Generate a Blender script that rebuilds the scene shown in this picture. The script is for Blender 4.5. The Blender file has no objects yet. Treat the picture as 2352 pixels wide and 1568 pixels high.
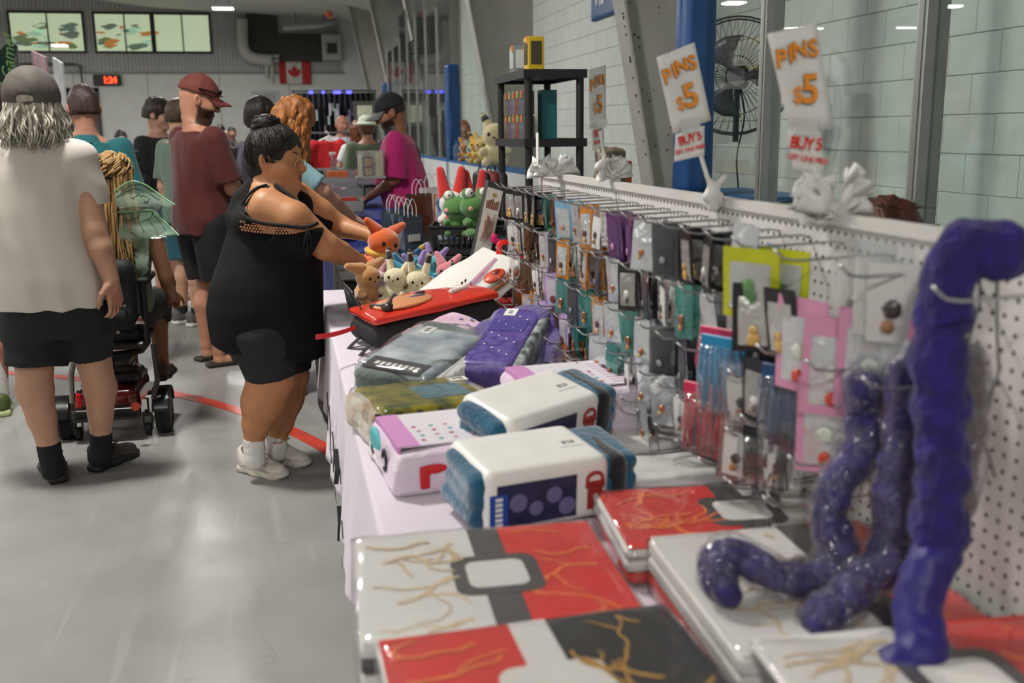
import bpy, bmesh, math, random
import numpy as np
from mathutils import Vector, Matrix, Euler
random.seed(7); RNG=np.random.default_rng(7)
SC=bpy.context.scene; COL=SC.collection
# ---------------------------------------------------------------- camera
FPX=2287.0; CAMH=1.55; RHO=.013; TH=math.atan(482.8/2287); PSI=math.atan(519.8/2337.4)
CC=Vector((0,0,CAMH))
_Fh=Vector((math.sin(PSI),math.cos(PSI),0)); _R0=Vector((math.cos(PSI),-math.sin(PSI),0)); _Z=Vector((0,0,1))
CF=_Fh*math.cos(TH)-_Z*math.sin(TH); _U0=_Z*math.cos(TH)+_Fh*math.sin(TH)
CR=_R0*math.cos(RHO)-_U0*math.sin(RHO); CU=_U0*math.cos(RHO)+_R0*math.sin(RHO)
cam=bpy.data.cameras.new('camera'); cam.sensor_width=36; cam.lens=FPX/2352*36; cam.clip_start=.05; cam.clip_end=300
cam.dof.use_dof=True; cam.dof.focus_distance=4.35; cam.dof.aperture_fstop=3.1
camo=bpy.data.objects.new('camera',cam); COL.objects.link(camo); SC.camera=camo
camo.matrix_world=Matrix(((CR.x,CU.x,-CF.x,0),(CR.y,CU.y,-CF.y,0),(CR.z,CU.z,-CF.z,CAMH),(0,0,0,1)))
def ray(px,py): return CR*((px-1176)/FPX)-CU*((py-784)/FPX)+CF
def zat(px,py,z): v=ray(px,py); return CC+v*((z-CAMH)/v.z)
def xat(px,py,x): v=ray(px,py); return CC+v*(x/v.x)
def yat(px,py,y): v=ray(px,py); return CC+v*(y/v.y)
# ---------------------------------------------------------------- world, exposure
W=bpy.data.worlds.new('world'); SC.world=W; W.use_nodes=True
W.node_tree.nodes['Background'].inputs[0].default_value=(0,0,0,1); W.node_tree.nodes['Background'].inputs[1].default_value=0
vs=SC.view_settings; vs.view_transform='Standard'; vs.look='None'; vs.gamma=1; vs.use_curve_mapping=False; vs.exposure=-.04
SC.cycles.transparent_max_bounces=24; SC.cycles.max_bounces=3; SC.cycles.diffuse_bounces=3; SC.cycles.glossy_bounces=2; SC.cycles.transmission_bounces=2; SC.cycles.use_adaptive_sampling=True; SC.cycles.adaptive_threshold=.1; SC.cycles.adaptive_min_samples=8
LAMP_POWER=122.0
# ---------------------------------------------------------------- materials
def lin(c):
    if isinstance(c,str):
        c=c.lstrip('#'); c=[int(c[i:i+2],16)/255 for i in (0,2,4)]
        c=[x/12.92 if x<=.04045 else ((x+.055)/1.055)**2.4 for x in c]
    return (c[0],c[1],c[2],1)
MATS={}
def mat(name,col,rough=.6,var=0,vscale=8,bump=0,bscale=60,metal=0,emit=0,sheen=0,coat=0,spec=.5,stretch=None,col2=None,wave=None,sss=0,vcol=False):
    """principled material with optional noise colour variation and fine relief"""
    if name in MATS: return MATS[name]
    m=bpy.data.materials.new(name); m.use_nodes=True; nt=m.node_tree; b=nt.nodes['Principled BSDF']; L=nt.links.new
    c=lin(col); b.inputs['Base Color'].default_value=c; b.inputs['Roughness'].default_value=rough; b.inputs['Metallic'].default_value=metal
    b.inputs['Specular IOR Level'].default_value=spec; b.inputs['Sheen Weight'].default_value=sheen; b.inputs['Coat Weight'].default_value=coat
    if sss: b.inputs['Subsurface Weight'].default_value=sss; b.inputs['Subsurface Radius'].default_value=(.012,.005,.003); b.inputs['Subsurface Scale'].default_value=1
    if emit: b.inputs['Emission Color'].default_value=c; b.inputs['Emission Strength'].default_value=emit
    tc=nt.nodes.new('ShaderNodeTexCoord'); co=tc.outputs['Object']
    if stretch:
        mp=nt.nodes.new('ShaderNodeMapping'); mp.inputs['Scale'].default_value=stretch; L(co,mp.inputs[0]); co=mp.outputs[0]
    src=None
    if vcol:
        a=nt.nodes.new('ShaderNodeVertexColor'); a.layer_name='Col'; src=a.outputs[0]; L(src,b.inputs['Base Color'])
    if var or col2:
        n=nt.nodes.new('ShaderNodeTexNoise'); n.inputs['Scale'].default_value=vscale; n.inputs['Detail'].default_value=3; L(co,n.inputs['Vector'])
        if vcol:
            mx=nt.nodes.new('ShaderNodeMix'); mx.data_type='RGBA'; mx.blend_type='MULTIPLY'; mx.inputs[0].default_value=1
            r=nt.nodes.new('ShaderNodeValToRGB'); r.color_ramp.elements[0].position=.3; r.color_ramp.elements[1].position=.7
            r.color_ramp.elements[0].color=(1-var,1-var,1-var,1); r.color_ramp.elements[1].color=(1,1,1,1)
            L(n.outputs[0],r.inputs[0]); L(src,mx.inputs[6]); L(r.outputs[0],mx.inputs[7]); L(mx.outputs[2],b.inputs['Base Color'])
        else:
            r=nt.nodes.new('ShaderNodeValToRGB'); r.color_ramp.elements[0].position=.32; r.color_ramp.elements[1].position=.68
            c2=lin(col2) if col2 else tuple(x*(1-var) for x in c[:3])+(1,)
            r.color_ramp.elements[0].color=c2; r.color_ramp.elements[1].color=c if col2 else tuple(min(1,x*(1+var*.5)) for x in c[:3])+(1,)
            L(n.outputs[0],r.inputs[0]); L(r.outputs[0],b.inputs['Base Color'])
    if bump:
        bp=nt.nodes.new('ShaderNodeBump'); bp.inputs['Strength'].default_value=bump; bp.inputs['Distance'].default_value=.01
        if wave:
            v=nt.nodes.new('ShaderNodeTexVoronoi'); v.inputs['Scale'].default_value=bscale; L(co,v.inputs['Vector']); L(v.outputs[0],bp.inputs['Height'])
        else:
            n2=nt.nodes.new('ShaderNodeTexNoise'); n2.inputs['Scale'].default_value=bscale; n2.inputs['Detail'].default_value=2; L(co,n2.inputs['Vector']); L(n2.outputs[0],bp.inputs['Height'])
        L(bp.outputs[0],b.inputs['Normal'])
    MATS[name]=m; return m
def clear(name,tint=(1,1,1),rough=.02,refl=1.0,haze=0,hazecol=(1,1,1),crinkle=0,cscale=25):
    """thin clear sheet: transparent plus Fresnel gloss, optional milky share"""
    if name in MATS: return MATS[name]
    m=bpy.data.materials.new(name); m.use_nodes=True; nt=m.node_tree; L=nt.links.new
    for n in list(nt.nodes): nt.nodes.remove(n)
    o=nt.nodes.new('ShaderNodeOutputMaterial'); t=nt.nodes.new('ShaderNodeBsdfTransparent'); t.inputs[0].default_value=(*tint,1)
    g=nt.nodes.new('ShaderNodeBsdfGlossy'); g.inputs['Roughness'].default_value=rough
    f=nt.nodes.new('ShaderNodeLayerWeight'); f.inputs[0].default_value=.5
    pw=nt.nodes.new('ShaderNodeMath'); pw.operation='POWER'; pw.inputs[1].default_value=5; L(f.outputs['Facing'],pw.inputs[0])
    ml=nt.nodes.new('ShaderNodeMath'); ml.operation='MULTIPLY_ADD'; ml.inputs[1].default_value=.9*min(refl,1.1); ml.inputs[2].default_value=.045*refl; ml.use_clamp=True; L(pw.outputs[0],ml.inputs[0])
    x=nt.nodes.new('ShaderNodeMixShader'); L(ml.outputs[0],x.inputs[0]); base=t.outputs[0]
    if crinkle>=.9:
        bp=nt.nodes.new('ShaderNodeBump'); bp.inputs['Strength'].default_value=crinkle; bp.inputs['Distance'].default_value=.02
        tc=nt.nodes.new('ShaderNodeTexCoord'); n2=nt.nodes.new('ShaderNodeTexNoise'); n2.inputs['Scale'].default_value=cscale; L(tc.outputs['Object'],n2.inputs['Vector']); L(n2.outputs[0],bp.inputs['Height'])
        L(bp.outputs[0],g.inputs['Normal']); L(bp.outputs[0],f.inputs['Normal'])
    if haze:
        d=nt.nodes.new('ShaderNodeBsdfDiffuse'); d.inputs[0].default_value=(*hazecol,1); h=nt.nodes.new('ShaderNodeMixShader'); h.inputs[0].default_value=haze
        L(base,h.inputs[1]); L(d.outputs[0],h.inputs[2]); base=h.outputs[0]
    L(base,x.inputs[1]); L(g.outputs[0],x.inputs[2]); L(x.outputs[0],o.inputs[0])
    MATS[name]=m; return m
# ---------------------------------------------------------------- object helpers
def link(name,me,m=None,parent=None,smooth=False):
    o=bpy.data.objects.new(name,me); COL.objects.link(o)
    if m is not None:
        me.materials.clear()
        for mm in (m if isinstance(m,(list,tuple)) else [m]): me.materials.append(mm)
    if parent is not None: o.parent=parent
    if smooth and len(me.polygons): me.polygons.foreach_set('use_smooth',[True]*len(me.polygons))
    return o
def thing(name,label,cat,loc=(0,0,0),rotz=0,group=None):
    o=bpy.data.objects.new(name,None); COL.objects.link(o); o.empty_display_size=.05
    o.location=loc; o.rotation_euler=(0,0,rotz); return tag(o,label,cat,group)
def tag(o,label,cat,group=None):
    o['label']=label; o['category']=cat
    if group: o['group']=group
    return o
def struct(o): o['kind']='structure'; return o
def dup(root,loc,rot=None,label=None,group=None):
    r=root.copy(); COL.objects.link(r); r.location=loc
    if rot is not None: r.rotation_euler=rot
    if label: r['label']=label
    if group: r['group']=group
    for ch in root.children:
        c=ch.copy(); COL.objects.link(c); c.parent=r
        for g in ch.children:
            d=g.copy(); COL.objects.link(d); d.parent=c
    return r
class MB:
    """collects verts/faces; build() links ONE mesh object"""
    def __init__(s): s.v=[]; s.f=[]; s.mi=[]; s.cur=0
    def add(s,vs,fs):
        n=len(s.v); s.v+=[tuple(p) for p in vs]; s.f+=[tuple(i+n for i in f) for f in fs]; s.mi+=[s.cur]*len(fs); return s
    def box(s,c,h,M=None):
        c=Vector(c); vs=[]
        for k in range(8):
            p=Vector(((1 if k&1 else -1)*h[0],(1 if k&2 else -1)*h[1],(1 if k&4 else -1)*h[2]))
            vs.append((M@p if M else p)+c)
        return s.add(vs,[(0,2,3,1),(4,5,7,6),(0,1,5,4),(2,6,7,3),(0,4,6,2),(1,3,7,5)])
    def bx(s,x0,x1,y0,y1,z0,z1): return s.box(((x0+x1)/2,(y0+y1)/2,(z0+z1)/2),(abs(x1-x0)/2,abs(y1-y0)/2,abs(z1-z0)/2))
    def rbox(s,c,h,r,M=None):
        """box with chamfered edges"""
        c=Vector(c); vs=[]
        for k in range(8):
            sg=[1 if k&1 else -1,1 if k&2 else -1,1 if k&4 else -1]
            for a in range(3):
                p=Vector([sg[i]*(h[i]-(0 if i==a else r)) for i in range(3)]); vs.append((M@p if M else p)+c)
        fs=[]
        def q(a,sgn):
            o=[i for i in range(3) if i!=a]; idx=[]
            for (u,w) in ((-1,-1),(1,-1),(1,1),(-1,1)):
                sg=[0,0,0]; sg[a]=sgn; sg[o[0]]=u; sg[o[1]]=w
                idx.append((sum((1<<i) for i in range(3) if sg[i]>0))*3+a)
            return idx
        for a in range(3):
            for sgn in (-1,1): fs.append(q(a,sgn))
        for a in range(3):
            b1,b2=[i for i in range(3) if i!=a]
            for u in (-1,1):
                for w in (-1,1):
                    def ix(sa,ax):
                        sg=[0,0,0]; sg[a]=sa; sg[b1]=u; sg[b2]=w
                        return (sum((1<<i) for i in range(3) if sg[i]>0))*3+ax
                    fs.append((ix(-1,b1),ix(1,b1),ix(1,b2),ix(-1,b2)))
        for k in range(8): fs.append((k*3,k*3+1,k*3+2))
        return s.add(vs,fs)
    def tube(s,pts,r,n=8,cap=True,flat=None):
        pts=[Vector(p) for p in pts]; N=len(pts); rs=r if isinstance(r,(list,tuple)) else [r]*N
        t0=(pts[1]-pts[0]).normalized(); up=Vector((0,0,1)) if abs(t0.z)<.9 else Vector((1,0,0)); a=t0.cross(up).normalized(); vs=[]
        for i,p in enumerate(pts):
            t=(pts[min(i+1,N-1)]-pts[max(i-1,0)]); t=t.normalized() if t.length>1e-9 else t0
            a=(a-t*a.dot(t)); a=a.normalized() if a.length>1e-6 else t.orthogonal().normalized(); b=t.cross(a)
            for k in range(n):
                an=2*math.pi*k/n; vs.append(p+(a*math.cos(an)+b*math.sin(an)*(flat or 1))*rs[i])
        fs=[(i*n+k,i*n+(k+1)%n,(i+1)*n+(k+1)%n,(i+1)*n+k) for i in range(N-1) for k in range(n)]
        if cap: fs+=[tuple(range(n))[::-1],tuple((N-1)*n+k for k in range(n))]
        return s.add(vs,fs)
    def cyl(s,a,b,r,n=16): return s.tube([a,b],r,n)
    def lathe(s,prof,n=24,c=(0,0,0)):
        c=Vector(c); vs=[c+Vector((r*math.cos(2*math.pi*k/n),r*math.sin(2*math.pi*k/n),z)) for r,z in prof for k in range(n)]; N=len(prof)
        fs=[(i*n+k,i*n+(k+1)%n,(i+1)*n+(k+1)%n,(i+1)*n+k) for i in range(N-1) for k in range(n)]
        return s.add(vs,fs+[tuple(range(n))[::-1],tuple((N-1)*n+k for k in range(n))])
    def prism(s,poly,fn0,fn1):
        """polygon (list of 2-tuples) extruded between two mapping functions"""
        n=len(poly); vs=[fn0(*p) for p in poly]+[fn1(*p) for p in poly]
        return s.add(vs,[tuple(range(n))[::-1],tuple(range(n,2*n))]+[(i,(i+1)%n,n+(i+1)%n,n+i) for i in range(n)])
    def grid(s,nu,nv,fn):
        vs=[fn(i/nu,j/nv) for j in range(nv+1) for i in range(nu+1)]; w=nu+1
        return s.add(vs,[(j*w+i,j*w+i+1,(j+1)*w+i+1,(j+1)*w+i) for j in range(nv) for i in range(nu)])
    def mesh(s,name='m'):
        me=bpy.data.meshes.new(name); me.from_pydata(s.v,[],s.f)
        if any(s.mi): me.polygons.foreach_set('material_index',s.mi)
        me.update(); return me
    def build(s,name,m,parent=None,smooth=False):
        o=link(name,s.mesh(name),m,parent,smooth)
        if any(s.mi): o.data.polygons.foreach_set('material_index',s.mi)
        return o
def solid(o,t,off=0):
    md=o.modifiers.new('s','SOLIDIFY'); md.thickness=t; md.offset=off; return o
def text_mesh(txt,size,offset=0,extrude=.0004,align='CENTER',shear=0,space=1,res=3):
    cu=bpy.data.curves.new('t','FONT'); cu.body=txt; cu.size=size; cu.offset=offset; cu.extrude=extrude; cu.align_x=align; cu.align_y='CENTER'; cu.shear=shear; cu.space_character=space; cu.resolution_u=res
    o=bpy.data.objects.new('t',cu); COL.objects.link(o); dg=bpy.context.evaluated_depsgraph_get(); me=bpy.data.meshes.new_from_object(o.evaluated_get(dg))
    bpy.data.objects.remove(o); bpy.data.curves.remove(cu); return me
def text(name,txt,size,m,parent,M,**k):
    me=text_mesh(txt,size,**k); me.transform(M); return link(name,me,m,parent)
def frame(origin,right,up):
    r=Vector(right).normalized(); u=Vector(up); u=(u-r*u.dot(r)).normalized(); n=r.cross(u); o=Vector(origin)
    return Matrix(((r.x,u.x,n.x,o.x),(r.y,u.y,n.y,o.y),(r.z,u.z,n.z,o.z),(0,0,0,1)))
def rotm(yaw=0,pitch=0,roll=0): return Euler((pitch,roll,yaw),'XYZ').to_matrix()
# ---------------------------------------------------------------- signed-distance modelling (smooth unions -> one continuous mesh)
class SDF:
    def __init__(s): s.ops=[]
    def cone(s,a,b,ra,rb,k=.02,sub=False,cut=(False,False),col=None):
        a=np.array(a,float); b=np.array(b,float); r=max(ra,rb)+k+.02; lo=np.minimum(a,b)-r; hi=np.maximum(a,b)+r; ba=b-a; L2=max(ba@ba,1e-9); L=math.sqrt(L2)
        def f(X,Y,Z):
            px,py,pz=X-a[0],Y-a[1],Z-a[2]; t0=(px*ba[0]+py*ba[1]+pz*ba[2])/L2; t=np.clip(t0,0,1)
            d=np.sqrt((px-t*ba[0])**2+(py-t*ba[1])**2+(pz-t*ba[2])**2)-(ra+(rb-ra)*t)
            if cut[0]: d=np.maximum(d,-t0*L)
            if cut[1]: d=np.maximum(d,(t0-1)*L)
            return d
        s.ops.append((lo,hi,f,k,sub)); return s
    def chain(s,pts,rs,k=.02,sub=False):
        for i in range(len(pts)-1): s.cone(pts[i],pts[i+1],rs[i],rs[i+1],k if i==0 else max(k*.5,.006),sub)
        return s
    def ell(s,c,r,M=None,k=.02,sub=False):
        c=np.array(c,float); r=np.array(r,float); m=np.array(M) if M is not None else None; R=max(r)+k+.02
        def f(X,Y,Z):
            p=[X-c[0],Y-c[1],Z-c[2]]
            if m is not None: p=[p[0]*m[0,i]+p[1]*m[1,i]+p[2]*m[2,i] for i in range(3)]
            k0=np.sqrt((p[0]/r[0])**2+(p[1]/r[1])**2+(p[2]/r[2])**2); k1=np.sqrt((p[0]/r[0]**2)**2+(p[1]/r[1]**2)**2+(p[2]/r[2]**2)**2)+1e-9
            return k0*(k0-1)/k1
        s.ops.append((c-R,c+R,f,k,sub)); return s
    def box(s,c,h,r=.01,M=None,k=.02,sub=False):
        c=np.array(c,float); h=np.array(h,float)-r; m=np.array(M) if M is not None else None; R=np.linalg.norm(h)+r+k+.02
        def f(X,Y,Z):
            p=[X-c[0],Y-c[1],Z-c[2]]
            if m is not None: p=[p[0]*m[0,i]+p[1]*m[1,i]+p[2]*m[2,i] for i in range(3)]
            q=[np.abs(p[i])-h[i] for i in range(3)]
            return np.sqrt(np.maximum(q[0],0)**2+np.maximum(q[1],0)**2+np.maximum(q[2],0)**2)+np.minimum(np.maximum(np.maximum(q[0],q[1]),q[2]),0)-r
        s.ops.append((c-R,c+R,f,k,sub)); return s
    def loft(s,rings,k=.03,sub=False,yaw=0,lift=None,pw=2.2):
        """rings (z,cx,cy,rx,ry) from low z to high z, superellipse sections; lift=(ax,ay) tilts the lower rim"""
        A=np.array(rings,float); z=A[:,0]; R=max(A[:,3].max(),A[:,4].max())+k+.03; sl=0 if not lift else (abs(lift[0])+abs(lift[1]))*R
        lo=np.array([A[:,1].min()-R,A[:,2].min()-R,z[0]-.05-sl]); hi=np.array([A[:,1].max()+R,A[:,2].max()+R,z[-1]+.05]); cs,sn=math.cos(yaw),math.sin(yaw)
        zz=np.linspace(z[0],z[-1],200); ip=[np.convolve(np.pad(np.interp(zz,z,A[:,i]),6,'edge'),np.ones(13)/13,'valid') for i in range(1,5)]
        def f(X,Y,Z):
            q=[np.interp(Z.ravel(),zz,ip[i]).reshape(Z.shape) for i in range(4)]
            dx,dy=X-q[0],Y-q[1]; u=dx*cs+dy*sn; v=-dx*sn+dy*cs
            d=((np.abs(u/q[2])**pw+np.abs(v/q[3])**pw)**(1/pw)-1)*np.minimum(q[2],q[3])
            zb=z[0]-Z
            if lift: zb=zb+lift[0]*(X-A[0,1])+lift[1]*(Y-A[0,2])
            return np.maximum(np.maximum(d,zb),Z-z[-1])
        s.ops.append((lo,hi,f,k,sub)); return s
    def field(s,gx,gy,gz,disp=None):
        F=np.full((len(gx),len(gy),len(gz)),.5,np.float32)
        for lo,hi,f,k,sub in s.ops:
            sl=[]
            for g,l,h in ((gx,lo[0],hi[0]),(gy,lo[1],hi[1]),(gz,lo[2],hi[2])):
                a=max(np.searchsorted(g,l)-1,0); b=min(np.searchsorted(g,h)+1,len(g)); sl.append(slice(a,b))
            if any(q.stop<=q.start for q in sl): continue
            X=gx[sl[0]][:,None,None]; Y=gy[sl[1]][None,:,None]; Z=gz[sl[2]][None,None,:]; T=F[tuple(sl)]; Z3=np.broadcast_to(Z,T.shape)
            d=f(X,Y,Z3); d=np.broadcast_to(d,T.shape).astype(np.float32)
            if sub: d=-d; h=np.maximum(k-np.abs(T-d),0)/max(k,1e-6); F[tuple(sl)]=np.maximum(T,d)+h*h*k*.25
            else: h=np.maximum(k-np.abs(T-d),0)/max(k,1e-6); F[tuple(sl)]=np.minimum(T,d)-h*h*k*.25
        if disp is not None: F=F+disp(gx[:,None,None],gy[None,:,None],gz[None,None,:]).astype(np.float32)
        return F
    def bounds(s):
        A=[o for o in s.ops if not o[4]]
        return np.min([o[0] for o in A],0),np.max([o[1] for o in A],0)
    def mesh(s,h,boxes=None,disp=None):
        """h voxel size; boxes: extra list of (lo,hi,h) regions meshed finer, cut out by z-range"""
        lo,hi=s.bounds(); V=[];Fc=[];n=0
        for (l,u,hh) in (boxes or [(lo,hi,h)]):
            l=np.maximum(np.array(l,float),lo); u=np.minimum(np.array(u,float),hi)
            g=[np.arange(l[i],u[i]+hh*1.01,hh) for i in range(3)]
            v,f=nets(s.field(*g,disp),g)
            if len(v): V.append(v); Fc.append(f+n); n+=len(v)
        return np.vstack(V),np.vstack(Fc)
def nets(F,g):
    S=F<0; nx,ny,nz=F.shape
    cnt=np.zeros((nx-1,ny-1,nz-1),np.int8)
    for i in (0,1):
        for j in (0,1):
            for k in (0,1): cnt+=S[i:nx-1+i,j:ny-1+j,k:nz-1+k]
    I,J,K=np.nonzero((cnt>0)&(cnt<8)); N=len(I)
    if N==0: return np.zeros((0,3)),np.zeros((0,4),int)
    idx=np.full((nx-1,ny-1,nz-1),-1,np.int64); idx[I,J,K]=np.arange(N)
    acc=np.zeros((N,3)); c=np.zeros(N); C=[(a,b,d) for a in (0,1) for b in (0,1) for d in (0,1)]
    P=lambda q:np.stack([g[0][I+q[0]],g[1][J+q[1]],g[2][K+q[2]]],1)
    for a in C:
        for ax in range(3):
            if a[ax]: continue
            b=list(a); b[ax]=1
            fa=F[I+a[0],J+a[1],K+a[2]]; fb=F[I+b[0],J+b[1],K+b[2]]; m=(fa<0)!=(fb<0)
            if not m.any(): continue
            t=(fa/(fa-fb+1e-12*np.where(fa>=fb,1,-1)))[:,None]; p=P(a)*(1-t)+P(b)*t; acc[m]+=p[m]; c[m]+=1
    V=acc/np.maximum(c,1)[:,None]; Q=[]
    def edge(ax):
        a=[slice(1,-1)]*3; a[ax]=slice(0,-1); b=list(a); b[ax]=slice(1,None); s0=S[tuple(a)]; s1=S[tuple(b)]
        o=[x for x in range(3) if x!=ax]
        for flip in (0,1):
            m=(s0&~s1) if not flip else (~s0&s1); e=np.array(np.nonzero(m)).T
            if len(e)==0: continue
            e=e.copy()
            for q in o: e[:,q]+=1
            def cell(du,dv):
                w=e.copy(); w[:,o[0]]-=du; w[:,o[1]]-=dv; return idx[w[:,0],w[:,1],w[:,2]]
            q=np.stack([cell(1,1),cell(0,1),cell(0,0),cell(1,0)],1)
            if flip^(ax==1): q=q[:,::-1]
            Q.append(q)
    for ax in range(3): edge(ax)
    return V,(np.vstack(Q) if Q else np.zeros((0,4),int))
def sdf_obj(name,s,h,m,parent=None,boxes=None,disp=None,paint=None,base=None):
    V,Fq=s.mesh(h,boxes,disp); me=bpy.data.meshes.new(name)
    me.vertices.add(len(V)); me.vertices.foreach_set('co',V.astype(np.float32).ravel())
    me.loops.add(len(Fq)*4); me.loops.foreach_set('vertex_index',Fq.astype(np.int32).ravel())
    me.polygons.add(len(Fq)); me.polygons.foreach_set('loop_start',np.arange(0,len(Fq)*4,4,dtype=np.int32))
    me.update(calc_edges=True); me.validate()
    if base is not None:
        C=np.tile(np.array(lin(base),np.float32),(len(V),1))
        for (c,r,col,soft) in (paint or []):
            if callable(c): w=c(V)
            else: w=np.clip((1-np.linalg.norm((V-np.array(c))/np.array(r),axis=1))/max(soft,1e-4),0,1)
            C[:,:3]=C[:,:3]*(1-w[:,None])+np.array(lin(col)[:3])*w[:,None]
        a=me.color_attributes.new('Col','FLOAT_COLOR','POINT'); a.data.foreach_set('color',C.astype(np.float32).ravel())
    return link(name,me,m,parent,True)
def wob(amp,f=(20,20,20),ph=0):
    return lambda X,Y,Z: amp*(np.sin(X*f[0]+ph+1.3*np.sin(Z*f[2]*.7+ph))*np.sin(Y*f[1]+1.7+1.1*np.sin(X*f[0]*.6))+.6*np.sin(Z*f[2]+2.1*np.sin(X*f[0]*.8+Y*f[1]*.9+ph)))
# ================================================================ THE HALL
M_conc=None
def concrete():
    m=bpy.data.materials.new('sealed_concrete'); m.use_nodes=True; nt=m.node_tree; b=nt.nodes['Principled BSDF']; L=nt.links.new
    tc=nt.nodes.new('ShaderNodeTexCoord')
    def noise(sc,det,stretch=(1,1,1)):
        mp=nt.nodes.new('ShaderNodeMapping'); mp.inputs['Scale'].default_value=stretch; mp.inputs['Rotation'].default_value=(0,0,.5); L(tc.outputs['Object'],mp.inputs[0])
        n=nt.nodes.new('ShaderNodeTexNoise'); n.inputs['Scale'].default_value=sc; n.inputs['Detail'].default_value=det; L(mp.outputs[0],n.inputs[0]); return n
    def ramp(src,p0,c0,p1,c1):
        r=nt.nodes.new('ShaderNodeValToRGB'); r.color_ramp.elements[0].position=p0; r.color_ramp.elements[0].color=c0; r.color_ramp.elements[1].position=p1; r.color_ramp.elements[1].color=c1; L(src,r.inputs[0]); return r
    a=ramp(noise(1.1,8).outputs[0],.3,(.225,.218,.205,1),.72,(.31,.302,.285,1))
    s=ramp(noise(2.2,10,(9,.5,1)).outputs[0],.60,(0,0,0,1),.74,(.35,.35,.35,1))
    v=nt.nodes.new('ShaderNodeTexVoronoi'); v.feature='DISTANCE_TO_EDGE'; v.inputs['Scale'].default_value=.7; 
    nz=noise(3,4); ad=nt.nodes.new('ShaderNodeVectorMath'); ad.operation='ADD'; L(tc.outputs['Object'],ad.inputs[0]); L(nz.outputs['Color'],ad.inputs[1]); L(ad.outputs[0],v.inputs['Vector'])
    cr=ramp(v.outputs[0],.0,(.35,.35,.35,1),.006,(0,0,0,1))
    m1=nt.nodes.new('ShaderNodeMix'); m1.data_type='RGBA'; L(s.outputs[0],m1.inputs[0]); L(a.outputs[0],m1.inputs[6]); m1.inputs[7].default_value=(.41,.40,.38,1)
    m2=nt.nodes.new('ShaderNodeMix'); m2.data_type='RGBA'; L(cr.outputs[0],m2.inputs[0]); L(m1.outputs[2],m2.inputs[6]); m2.inputs[7].default_value=(.17,.165,.16,1)
    L(m2.outputs[2],b.inputs['Base Color'])
    r=ramp(noise(2.5,6).outputs[0],.3,(.34,.34,.34,1),.7,(.55,.55,.55,1)); L(r.outputs[0],b.inputs['Roughness'])
    return m
YB=36.0; XW=3.45; XG=2.2; XL=-24.0; YF=-9.0
WHITE=mat('white_wall_paint','#dbdcd8',.75,var=.06,vscale=3); SIDING=mat('grey_metal_siding','#b4b3af',.5,var=.05,vscale=2)
o=MB().bx(XL,XW+.2,YF,YB+.2,-.2,0).build('floor',concrete()); struct(o)
# painted red circle line on the slab
pts=[Vector((-3.6,7.95)),Vector((-1.96,7.14)),Vector((-.742,6.219)),Vector((-.34,5.737)),Vector((.118,4.883)),Vector((.38,3.9))]
# fit circle
A=np.array([[2*p.x,2*p.y,1] for p in pts[1:5]]); bb=np.array([p.x**2+p.y**2 for p in pts[1:5]]); cx,cy,cc=np.linalg.lstsq(A,bb,rcond=None)[0]; rr=math.sqrt(cc+cx*cx+cy*cy)
mb=MB(); a0=math.atan2(pts[4].y-cy,pts[4].x-cx)-.45; a1=math.atan2(pts[1].y-cy,pts[1].x-cx)+.6
def _ring(u,v):
    an=a0+(a1-a0)*u; r=rr+(v-.5)*.085; return (cx+r*math.cos(an),cy+r*math.sin(an),.0015)
mb.grid(60,1,_ring); o=solid(mb.build('trim_1',mat('red_floor_paint','#c2402f',.38,var=.18,vscale=14)),.002); struct(o); o['label']='curved red line painted on the concrete floor'
# ceiling: shallow portal roof
mb=MB(); prof=[(XW+.3,5.05),(2.0,5.45),(-4,5.75),(-11,6.6),(-18,5.75),(XL,5.2)]
n=len(prof); mb.add([(x,YF,z) for x,z in prof]+[(x,YB+.2,z) for x,z in prof],[(i,i+1,n+i+1,n+i) for i in range(n-1)])
o=solid(mb.build('ceiling',mat('roof_liner','#cfcfca',.7,var=.05,vscale=.8)),.1,1); struct(o)
o=MB().bx(XL-.2,XL,YF,YB,0,7).build('wall_left',WHITE); struct(o)
o=MB().bx(XL,XW+.2,YF-.2,YF,0,7).build('wall_front',WHITE); struct(o)
# back wall: plain panels below, ribbed metal siding above, window openings built as units on it
wb=MB().bx(XL,XW+.2,YB,YB+.25,0,7).build('wall_back',WHITE); struct(wb)
mb=MB(); x=-12.0
while x<2.1:
    mb.bx(x,x+.055,YB-.06,YB-.02,3.62,5.9); x+=.12
mb.bx(-12,2.1,YB-.02,YB,3.62,5.9)
o=mb.build('ribbed_siding',SIDING,wb); o['kind']='stuff'
for i,x in enumerate((-11.2,-8.9,-6.6,-4.3,-2.0,.3)): MB().bx(x-.01,x+.01,YB-.008,YB,0,3.6).build('panel_joint',mat('joint_grey','#8f918f',.7),wb)
MB().bx(-12,2.2,YB-.05,YB,3.56,3.64).build('ledge_strip',mat('ledge_grey','#8a8a86',.6),wb)
FR=mat('dark_window_frame','#26241f',.5)
def room_mat():
    m=bpy.data.materials.new('lit_room_behind_window'); m.use_nodes=True; nt=m.node_tree; b=nt.nodes['Principled BSDF']; L=nt.links.new
    b.inputs['Base Color'].default_value=lin('#cdd2bd'); b.inputs['Roughness'].default_value=.8; b.inputs['Emission Color'].default_value=lin('#c0c6ae'); b.inputs['Emission Strength'].default_value=.8; return m
ROOM=room_mat()
MUR=[mat('mural_'+k,c,.8,emit=.6) for k,c in (('teal','#a9c7b4'),('olive','#6d7a55'),('orange','#c07a3c'),('pale','#c9d6bf'),('slate','#5f6e66'))]
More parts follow.
